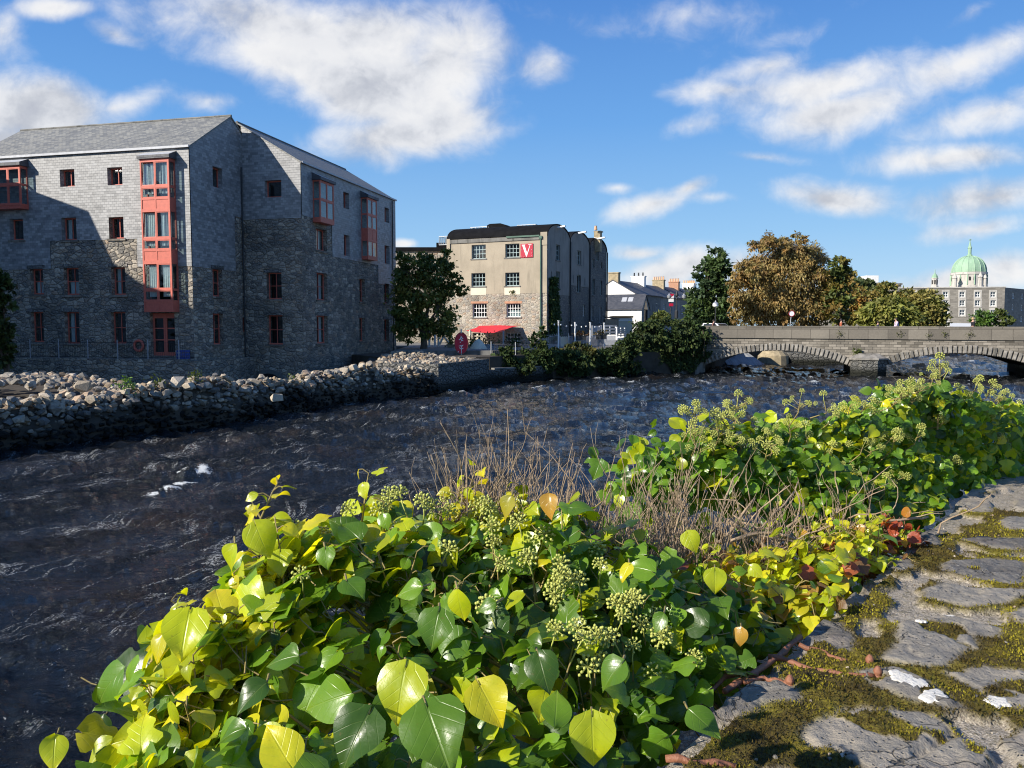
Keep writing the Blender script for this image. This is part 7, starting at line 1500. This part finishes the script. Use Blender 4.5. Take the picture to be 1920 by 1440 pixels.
def grow(mound, n, kr, tr, size, colf, g, jit=.35, depth=.13, sunw=.6, petm=None):
    k = g.uniform(kr[0], kr[1], n); t_ = tr[0] + (tr[1] - tr[0]) * g.random(n); p, nn, dn = mound.frame(k, t_); dep = -depth * g.random(n) ** 1.4 + .03 * g.random(n); lump = (fbm(k * 2.6 + 9, t_ * 4.1, 3, 5) - .5) * .20
    P = p + nn * (dep + lump)[:, None] + g.normal(size=(n, 3)) * .012; N = nn * .55 + SUN * sunw + ZX * .25 + g.normal(size=(n, 3)) * jit; N /= np.linalg.norm(N, axis=1, keepdims=True)
    D = dn * .45 + NV * .25 - ZX * .55 + g.normal(size=(n, 3)) * .6; sz = size * g.uniform(.65, 1.3, n); col = colf(k, t_, dep, n); return P, D, N, sz, col, k, t_
g = np.random.default_rng(41)
ivyn = thing('ivy_bush', 'near bush of large glossy green and yellow ivy on the river wall', 'ivy', (.3, 1.6, ZW)); mb = MB(); pet = MB()
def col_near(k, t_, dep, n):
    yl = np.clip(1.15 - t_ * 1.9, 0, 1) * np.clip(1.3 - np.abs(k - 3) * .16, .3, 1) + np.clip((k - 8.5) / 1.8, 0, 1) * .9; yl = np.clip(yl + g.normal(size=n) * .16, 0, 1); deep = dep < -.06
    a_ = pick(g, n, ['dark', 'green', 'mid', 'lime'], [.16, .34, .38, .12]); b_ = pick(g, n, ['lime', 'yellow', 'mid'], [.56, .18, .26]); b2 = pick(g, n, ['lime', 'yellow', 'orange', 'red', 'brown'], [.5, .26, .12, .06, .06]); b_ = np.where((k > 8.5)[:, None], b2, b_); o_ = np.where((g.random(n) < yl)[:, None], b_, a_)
    return np.where((deep & (g.random(n) < .6))[:, None], pick(g, n, ['dark', 'green'], [.6, .4]), o_)  # leaves deep in the bush coloured darker, painting its inner shade
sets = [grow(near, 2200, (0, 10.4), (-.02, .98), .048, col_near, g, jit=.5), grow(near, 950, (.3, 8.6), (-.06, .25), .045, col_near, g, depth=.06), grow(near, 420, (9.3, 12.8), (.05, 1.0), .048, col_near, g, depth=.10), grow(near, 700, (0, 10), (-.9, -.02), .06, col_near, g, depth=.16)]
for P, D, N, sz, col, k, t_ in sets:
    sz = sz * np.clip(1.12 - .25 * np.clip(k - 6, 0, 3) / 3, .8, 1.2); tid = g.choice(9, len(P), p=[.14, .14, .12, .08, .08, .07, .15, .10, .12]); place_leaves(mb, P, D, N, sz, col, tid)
    for q in np.where(g.random(len(P)) < .4)[0]:
        d_ = D[q] / np.linalg.norm(D[q]); b_ = P[q]; e_ = b_ - d_ * .035 - N[q] / np.linalg.norm(N[q]) * .035 - ZX * .012; pet.tube([e_, lerp(e_, b_, .5) - ZX * .003, b_], [.0016, .0013, .0011], 4, cap=False)
def shoots(mound, n, kr, tr, names, pr, g, lo, hi, lf):
    P, D, N, sz, col = [], [], [], [], []
    for i in range(n):
        k = g.uniform(*kr); t_ = g.uniform(*tr); p, nn, _ = mound.frame(np.array([k]), np.array([t_])); p, nn = p[0], nn[0]; d_ = nn * .4 + ZX * .75 + NV * g.uniform(-.1, .5) + g.normal(size=3) * .28; d_ /= np.linalg.norm(d_); L = g.uniform(lo, hi); q = [p - nn * .07]
        for s_ in range(6): d_ = d_ + g.normal(size=3) * .09 - ZX * .05; d_ /= np.linalg.norm(d_); q.append(q[-1] + d_ * (L + .07) / 6)
        pet.tube(q, [.0026, .0024, .0022, .002, .0017, .0014, .001], 5, cap=False); a0 = g.uniform(0, 6.28)
        for m_ in range(1, 8):
            f_ = min(5.99, 1.2 + m_ * .68); b_ = lerp(q[int(f_)], q[min(6, int(f_) + 1)], f_ - int(f_)); a0 += 2.4; h_ = np.array([math.cos(a0), math.sin(a0), .0]); o_ = h_ * .022 + ZX * .008; pet.tube([b_, b_ + o_ * .6 + ZX * .004, b_ + o_], [.0014, .0012, .001], 4, cap=False)
            P.append(b_ + o_); D.append(h_ * .8 - ZX * g.uniform(.1, .9)); N.append(SUN * .45 + ZX * .4 + h_ * .35 + g.normal(size=3) * .3); sz.append(lf * (1.15 - .1 * m_) * g.uniform(.8, 1.2)); col.append(pick(g, 1, names, pr)[0])
    place_leaves(mb, np.array(P), np.array(D), np.array(N), np.array(sz), np.array(col), g.choice(9, len(P)))
shoots(near, 34, (.2, 8.6), (-.08, .18), ['lime', 'yellow', 'mid'], [.55, .3, .15], g, .03, .09, .05); shoots(near, 26, (1, 9.5), (.2, .8), ['green', 'mid', 'dark'], [.4, .4, .2], g, .03, .08, .048); shoots(near, 24, (9.2, 12.6), (.0, .8), ['lime', 'yellow', 'orange', 'mid'], [.45, .3, .1, .15], g, .04, .10, .046)
# leaves one can tell apart in the photograph, each at its own spot on the bush
HERO = [(822, 1148, 1.02, .085, (-.1, 1), 'green', 0, .5), (760, 1252, .93, .088, (0, 1), 'lime', 0, .1), (800, 1325, .82, .10, (.35, 1), 'green', 0, .5), (690, 1340, .85, .085, (-.2, 1), 'dark', 1, .5), (455, 1368, .98, .088, (-.15, 1), 'mid', 1, .1), (660, 1300, .95, .10, (-1, .35), 'mid', 3, .3), (792, 1100, 1.16, .075, (-1, .35), 'mid', 3, .3), (858, 1105, 1.14, .085, (.25, 1), 'lime', 5, .0),
        (1340, 1070, 1.62, .082, (.02, 1), 'lime', 0, .0), (1180, 1060, 1.5, .06, (.1, 1), 'yellow', 0, .3), (1290, 1000, 1.75, .075, (.4, 1), 'lime', 2, .2), (960, 930, 1.55, .085, (-.1, 1), 'olive', 4, .2), (1030, 925, 1.55, .085, (.25, 1), 'orange', 4, .2), (480, 985, 1.36, .10, (.35, 1), 'lime', 2, .2), (440, 1020, 1.33, .09, (0, 1), 'lime', 4, .1), (1110, 1345, .9, .075, (.05, 1), 'lime', 7, .3), (1165, 1245, 1.0, .06, (-.4, 1), 'green', 1, .5), (650, 1090, 1.2, .075, (.2, 1), 'green', 0, .6), (610, 1030, 1.35, .06, (.2, 1), 'mid', 0, .4), (1245, 1150, 1.3, .06, (-.2, 1), 'green', 3, .4), (1010, 1230, 1.04, .08, (.3, 1), 'dark', 2, .5), (900, 1285, .95, .075, (.4, .9), 'yellow', 1, .2), (1290, 1330, 1.12, .08, (.5, 1), 'green', 5, .3), (380, 1150, 1.2, .075, (-.3, 1), 'lime', 2, .2), (930, 1130, 1.1, .05, (-.8, .5), 'green', 3, .5), (560, 1230, 1.05, .085, (-.9, .4), 'green', 3, .6), (500, 1280, 1.02, .07, (-.3, 1), 'dark', 4, .6), (1390, 1180, 1.55, .055, (.1, 1), 'orange', 2, .1), (1405, 1060, 1.72, .065, (.7, .6), 'lime', 5, .2)]
P, D, N, sz, col, tid = [], [], [], [], [], []
for x, y, Y, s_, (dx, dy), cn_, ti, gl in HERO:
    p = atY(x, y, Y); cd_ = np.array([0, 0, CAMZ]) - p; cd_ /= np.linalg.norm(cd_); P.append(p); D.append(np.array([dx, .15, -dy], float)); N.append(cd_ * .62 + SUN * .32 + ZX * gl + g.normal(size=3) * .22); sz.append(s_ * (.72 if y > 1240 else .58)); col.append(np.array(PAL[cn_]) * 1.05); tid.append(ti)
    d_ = np.array([dx, 0.0, -dy], float); d_ /= np.linalg.norm(d_); b_ = p; e_ = p - d_ * .012 - cd_ * .055; pet.tube([e_, lerp(e_, b_, .6) + cd_ * .003, b_], [.0021, .0017, .0014], 5, cap=False)
place_leaves(mb, np.array(P), np.array(D), np.array(N), np.array(sz), np.array(col), np.array(tid)); mb.build('leaves', M['ivy'], ivyn, smooth=True); pet.build('leaf_stalks', M['ivy_stem'], ivyn, smooth=True)
# woody stems inside, and the bare shoots that lie on the wall
rr_ = random.Random(12); mb = MB()
for i in range(60):
    k = rr_.uniform(.2, 12); t0 = rr_.uniform(.3, .95); q = [near.pt([k], [t0])[0] - ZX * .12, near.pt([k + rr_.uniform(-.3, .3)], [t0 * .7])[0] - ZX * .09, near.pt([k + rr_.uniform(-.5, .5)], [t0 * .35])[0] - ZX * .04]; mb.tube([np.array(v) + np.array([rr_.uniform(-.02, .02), 0, 0]) for v in q], [.0045, .0035, .002], 5, cap=False)
mb.build('stems', M['ivy_stem'], ivyn, smooth=True)
def onwall(pts, h=.012): return [atZ(x, y, ZW + h) for x, y in pts]
for pts, rd_ in (([(1440, 1235), (1485, 1243), (1540, 1262), (1600, 1272), (1640, 1270)], .006), ([(1500, 1213), (1545, 1225), (1580, 1243), (1625, 1248)], .005), ([(1395, 1285), (1430, 1275), (1465, 1279), (1475, 1287)], .005), ([(1360, 1300), (1420, 1262), (1470, 1225), (1500, 1195)], .006), ([(1250, 1425), (1320, 1432), (1380, 1440)], .006), ([(1300, 1330), (1360, 1270), (1420, 1265)], .005)):
    mb = MB(); q = onwall(pts); q = [lerp(q[i], q[min(i + 1, len(q) - 1)], f_) + np.array([rr_.uniform(-.003, .003), rr_.uniform(-.003, .003), rr_.uniform(0, .006)]) for i in range(len(q) - 1) for f_ in (0, .33, .66)] + [q[-1]]
    mb.tube(q, [rd_ * (1 + .25 * math.sin(i * 2.3)) for i in range(len(q))], 7)
    if pts[0][0] < 1505 and pts[0][0] > 1390:
        for dz in (.006, -.004): mb.lathe([(.0, -.01), (.008, 0), (.009, .008), (.004, .016), (0, .018)], 7, q[-1] + np.array([.006, 0, dz]))
    mb.build('bare_shoot', M['red_stem'], ivyn, smooth=True)
# flower heads: balls of small buds on stalks
def umbel_template(seed):
    r_ = np.random.default_rng(seed); mb = MB(); n = 26; i_ = np.arange(n) + .5; ph = np.arccos(1 - 1.55 * i_ / n); th = math.pi * (1 + 5 ** .5) * i_; dv = np.stack([np.cos(th) * np.sin(ph), np.sin(th) * np.sin(ph), np.cos(ph)], 1)
    mb.tube([(0, 0, -.05), (.002, 0, -.025), (0, 0, 0)], [.0016, .0014, .0018], 5)
    for d_ in dv:
        R_ = .0155 * r_.uniform(.88, 1.1); e_ = d_ * R_; mb.tube([(0, 0, 0), e_], [.0005, .0006], 3, cap=False); a_ = np.cross(d_, [.3, .5, .8]); a_ /= np.linalg.norm(a_); b_ = np.cross(d_, a_); V = [e_ - d_ * .0022]
        for zz, rr2 in ((-.0008, .0024), (.0012, .0026), (.0027, .0014)):
            for q in range(6): V.append(e_ + d_ * zz + rr2 * (math.cos(q * math.pi / 3) * a_ + math.sin(q * math.pi / 3) * b_))
        V.append(e_ + d_ * .0034); tri = [(0, 1 + (q + 1) % 6, 1 + q) for q in range(6)] + [(19, 13 + q, 13 + (q + 1) % 6) for q in range(6)]; qd = [(1 + 6 * l + q, 1 + 6 * l + (q + 1) % 6, 7 + 6 * l + (q + 1) % 6, 7 + 6 * l + q) for l in range(2) for q in range(6)]; mb.add(V, [np.array(tri), np.array(qd)])
    return mb
UT = [umbel_template(s) for s in range(4)]; UM = []
for u_ in UT: o = u_.build('flower_head', M['umbel'], loc=(0, 0, 0), smooth=True); UM.append(o.data); bpy.data.objects.remove(o)
def umbel(parent, p, up, sc_, q):
    o = bpy.data.objects.new('flower_head', UM[q]); COL.objects.link(o); o.parent = parent; o.location = np.array(p) - wl(parent); o.scale = (sc_,) * 3; o.rotation_euler = Vector(up).to_track_quat('Z', 'Y').to_euler(); return o
def nearest_surface(mound, pts, trange=(0, 1)):
    K, T_ = np.meshgrid(np.linspace(.05, mound.n - 1.1, 160), np.linspace(*trange, 50)); p, n_, d_ = mound.frame(K.ravel(), T_.ravel()); v = p - np.array([0, 0, CAMZ]); dep = v[:, 1] * CP - v[:, 2] * SP; X_ = 960 + F * v[:, 0] / dep; Y_ = 720 - F * (v[:, 1] * SP + v[:, 2] * CP) / dep; out = []
    for x, y in pts: i = int(np.argmin((X_ - x) ** 2 + (Y_ - y) ** 2)); out.append((p[i], n_[i]))
    return out
UP = [(690, 940), (700, 970), (820, 945), (865, 955), (840, 980), (875, 1000), (720, 990), (930, 1015), (960, 1040), (985, 1060), (925, 1045), (1000, 1105), (960, 1125), (1040, 1100), (1065, 1110), (1065, 1135), (1030, 1140), (1020, 1170), (1040, 1160), (1095, 1160), (825, 1080), (945, 1080), (1130, 1120), (1150, 1105), (1145, 1170), (1160, 1175), (985, 1245), (960, 1215), (1035, 1270), (1075, 1250), (1110, 1270), (1120, 1255), (1190, 1250), (1195, 1280), (1210, 1230), (1215, 1200), (1235, 1195), (1260, 1240), (1245, 1300), (1205, 1170), (590, 1030), (600, 1035), (1100, 1310), (1130, 1300), (1230, 1270), (560, 1120), (690, 1000), (900, 1010), (1010, 1135), (1050, 1185), (1170, 1210), (1180, 1225), (800, 1000), (780, 985)]
rr_ = random.Random(4); stk = MB()
for (p, n_) in nearest_surface(near, UP):
    up = n_ * .5 + ZX * .8 + SUN * .2 + np.array([rr_.gauss(0, .35), rr_.gauss(0, .35), rr_.gauss(0, .2)]); up /= np.linalg.norm(up); q = p + up * rr_.uniform(.05, .09) + np.array([rr_.gauss(0, .012), rr_.gauss(0, .012), 0]); sc_ = rr_.uniform(.85, 1.2); umbel(ivyn, q, up, sc_, rr_.randrange(4)); stk.tube([q - up * .05 * sc_, q - up * .09 - ZX * .02, p - n_ * .05], [.0016, .002, .0024], 5, cap=False)
stk.build('flower_stalks', M['ivy_stem'], ivyn, smooth=True)['kind'] = 'stuff'

# the far, flowering part of the ivy
g = np.random.default_rng(43); ivyf = thing('ivy_bush', 'far bank of dark ivy crowded with pale green flower heads along the wall', 'ivy', (1.7, 3.2, ZW)); mb = MB()
def col_far(k, t_, dep, n):
    a_ = pick(g, n, ['dark', 'green', 'mid', 'lime'], [.12, .32, .38, .18]); y_ = (np.exp(-((k - 3.6) / .7) ** 2 - ((t_ - .35) / .15) ** 2) * .7 + .05) > g.random(n); return np.where(y_[:, None], pick(g, n, ['lime', 'yellow'], [.6, .4]), a_)
for s_ in (grow(far, 4600, (0, 11), (-.04, 1.0), .040, col_far, g, jit=.5, depth=.16), grow(far, 900, (0, 11), (-.8, .0), .05, col_far, g, jit=.5, depth=.14), grow(far, 500, (5.5, 10.9), (.75, 1.12), .045, col_far, g, jit=.5, depth=.04)):
    P, D, N, sz, col, k, t_ = s_; place_leaves(mb, P, D, N, sz, col, g.choice(9, len(P)))
mb.build('leaves', M['ivy_far'], ivyf, smooth=True)
heads = []; rr_ = random.Random(6); stk = MB()
def sprig(p, n_, nh, hgt):
    up = n_ * .35 + ZX * .9 + np.array([rr_.gauss(0, .25), rr_.gauss(0, .25), 0]); up /= np.linalg.norm(up); top = p + up * hgt; stk.tube([p - n_ * .08, p + up * hgt * .5 + np.array([.004, 0, 0]), top], [.0026, .002, .0016], 5, cap=False); heads.append((top + up * .03, up, rr_.uniform(.55, 1.05)))
    for q in range(nh - 1):
        a_ = q * 2.4 + rr_.random(); d_ = np.array([math.cos(a_), math.sin(a_), .55]); d_ /= np.linalg.norm(d_); b_ = p + up * hgt * rr_.uniform(.5, .95); e_ = b_ + d_ * rr_.uniform(.022, .04); stk.tube([b_, e_], [.0013, .0012], 4, cap=False); heads.append((e_ + d_ * .012, d_, rr_.uniform(.4, .9)))
n = 66; k = g.uniform(.05, 10.4, n); t_ = .95 * g.random(n) ** 1.5 - .05; p, nn, _ = far.frame(k, t_)
for i in range(n): sprig(p[i], nn[i], rr_.randint(2, 6), rr_.uniform(.01, .10))
for (x, y, h) in ((1285, 800, .10), (1372, 800, .09), (1375, 790, .11), (1490, 775, .10), (1595, 760, .08), (1690, 745, .1), (1840, 740, .12), (1860, 745, .1)):
    (p_, n_), = nearest_surface(far, [(x, y + 25)]); sprig(p_, n_, 7, h)
# the tall sprig that stands up against the water
b_ = nearest_surface(far, [(1760, 760)])[0][0]; tp = atY(1762, 682, b_[1]); stk.tube([b_ - ZX * .1, lerp(b_, tp, .5) + np.array([.006, 0, 0]), tp], [.0036, .003, .002], 6, cap=False); heads.append((tp + ZX * .03, ZX, 1.1)); PL, DL = [], []
for q, (f_, dx) in enumerate(((.95, -.03), (.9, .035), (.8, -.035), (.75, .03), (.85, .012), (.62, -.03))): e_ = lerp(b_, tp, f_) + np.array([dx, rr_.uniform(-.02, .02), .015]); stk.tube([lerp(b_, tp, f_ - .08), e_], [.0015, .0012], 4, cap=False); heads.append((e_, np.array([dx * 15, 0, .8]), .85))
mb = MB(); 
for q, f_ in enumerate((.1, .2, .32, .42, .5, .3, .15)): PL.append(lerp(b_, tp, f_)); DL.append(np.array([(-1) ** q * .8, -.3, -.35]))
place_leaves(mb, np.array(PL), np.array(DL), np.tile(SUN + ZX * .3 + np.array([0, -.4, 0]), (7, 1)) + g.normal(size=(7, 3)) * .3, np.full(7, .058), pick(g, 7, ['dark', 'green', 'mid'], [.3, .4, .3]), g.choice(9, 7)); mb.build('sprig_leaves', M['ivy'], ivyf, smooth=True)
stk.build('flower_stalks', M['ivy_stem'], ivyf, smooth=True)['kind'] = 'stuff'
heads.sort(key=lambda h: h[0][1] / h[2]); rest = MB()
for i, (q, up, sc_) in enumerate(heads):
    if i < 100: umbel(ivyf, q, up, sc_, i % 4)
    else:
        M3 = np.array(Vector(up).to_track_quat('Z', 'Y').to_matrix()); u_ = UT[i % 4]; V = np.concatenate(u_.v); 
        o0 = rest.n; rest.v.append(V @ M3.T * sc_ + q); rest.uv.append(np.zeros((len(V), 2))); rest.c.append(np.ones((len(V), 4))); rest.f += [(f_ + o0, 0) for f_, _ in u_.f]; rest.n += len(V)
rest.build('flower_heads', M['umbel'], ivyf, smooth=True)['kind'] = 'stuff'

# dry cut twigs between the two
tw_ = thing('dry_hedge', 'thicket of bare dry twigs between the two ivy bushes', 'dead shrub', (.6, 2.0, ZW - .2)); rr_ = random.Random(8); mb = MB()
def twig(p, h, r0, lean, depth=0):
    n = 6; q = [np.array(p)]; d_ = np.array([rr_.gauss(0, .16) + lean[0], rr_.gauss(0, .16) + lean[1], 1.0]); d_ /= np.linalg.norm(d_)
    for i in range(n):
        d_ = d_ + np.array([rr_.gauss(0, .13), rr_.gauss(0, .13), .06]); d_ /= np.linalg.norm(d_); q.append(q[-1] + d_ * h / n)
    mb.tube(q, [r0 * (1 - .62 * i / n) * (1 + .12 * (i % 2)) for i in range(n + 1)], 5)
    if depth < 2:
        for b in range(rr_.choice([1, 2, 2, 3]) if depth == 0 else rr_.choice([0, 1, 1])):
            i = rr_.randint(1, n - 1); twig(q[i], h * rr_.uniform(.3, .65), r0 * .6, (rr_.uniform(-.8, .8), rr_.uniform(-.5, .5)), depth + 1)
La, Lb, Lc = atY(850, 1075, 1.82), atY(1130, 1110, 1.98), atY(1290, 1080, 2.1)
for i in range(430):
    f_ = rr_.random(); p = lerp(La, Lb, f_ * 1.35) if f_ < .74 else lerp(Lb, Lc, (f_ - .74) * 3.8); p = p + np.array([rr_.gauss(0, .035), rr_.gauss(0, .06), rr_.gauss(-.05, .05)]); tall = rr_.random() < .16
    twig(p, rr_.uniform(.15, .27) * (1.45 if tall else 1), rr_.uniform(.0012, .0024), (.06, 0))
Ld, Le = atY(1230, 1090, 2.08), atZ(1690, 1025, ZW)
for i in range(110): f_ = .8 * rr_.random(); p = lerp(Ld, Le, f_) + np.array([rr_.gauss(0, .05), rr_.gauss(0, .08), rr_.gauss(0, .03)]); twig(p, rr_.uniform(.10, .24) * (1.1 - .4 * f_), rr_.uniform(.0012, .0022), (rr_.uniform(-.35, .35), rr_.uniform(-.3, .3)))
mb.build('twigs', M['twig'], tw_, smooth=True); mb = MB()
for i in range(46):
    f_ = rr_.random(); p = lerp(atY(1300, 1010, 2.2), atZ(1690, 995, ZW), f_) + np.array([rr_.gauss(0, .05), rr_.gauss(0, .07), rr_.gauss(.01, .03)]); d_ = np.array([rr_.gauss(.6, .4), rr_.gauss(.1, .45), rr_.gauss(.05, .3)]); d_ /= np.linalg.norm(d_); q = [p]
    for s_ in range(7): d_ = d_ + np.array([rr_.gauss(0, .22), rr_.gauss(0, .22), rr_.gauss(0, .2)]); d_ /= np.linalg.norm(d_); q.append(q[-1] + d_ * .035)
    r0 = rr_.choice([.002, .003, .004, .0065]); mb.tube(q, [r0 * (1 - .07 * i) * rr_.uniform(.8, 1.2) for i in range(8)], 6)
mb.build('gnarled_stems', M['twig'], tw_, smooth=True); mb = MB(); g = np.random.default_rng(3); n = 420; f_ = g.random(n)[:, None]; P = lerp(atY(1250, 1090, 2.05)[None], atZ(1690, 1020, ZW)[None], f_) + g.normal(size=(n, 3)) * np.array([.08, .12, .03]) - ZX * .02
place_leaves(mb, P, g.normal(size=(n, 3)), g.normal(size=(n, 3)) * .7 + ZX, g.uniform(.02, .04, n), pick(g, n, ['brown', 'orange', 'red'], [.75, .15, .1]) * .8, g.choice(9, n)); mb.build('dead_leaves', M['dead_leaf'], tw_, smooth=True)
rc = thing('red_creeper', 'small clump of crimson creeper leaves at the wall edge among dry stems', 'creeper', atZ(1665, 1005, ZW)); mb = MB(); n = 34; P = atZ(1665, 1000, ZW + .05)[None] + g.normal(size=(n, 3)) * np.array([.05, .05, .028]); place_leaves(mb, P, g.normal(size=(n, 3)) - ZX * .5, g.normal(size=(n, 3)) * .6 + SUN + ZX * .5, g.uniform(.024, .042, n), pick(g, n, ['red', 'orange', 'yellow'], [.7, .22, .08]) * np.array([1.1, .8, .8]), g.choice(9, n)); mb.build('leaves', M['ivy'], rc, smooth=True); mb = MB()
for i in range(8): p = atZ(1650 + 5 * i, 1022, ZW); mb.tube([p, p + np.array([rr_.gauss(0, .02), 0, .05]), p + np.array([rr_.gauss(0, .04), rr_.gauss(0, .03), .1])], [.002, .0016, .001], 5)
mb.build('stems', M['red_stem'], rc, smooth=True)
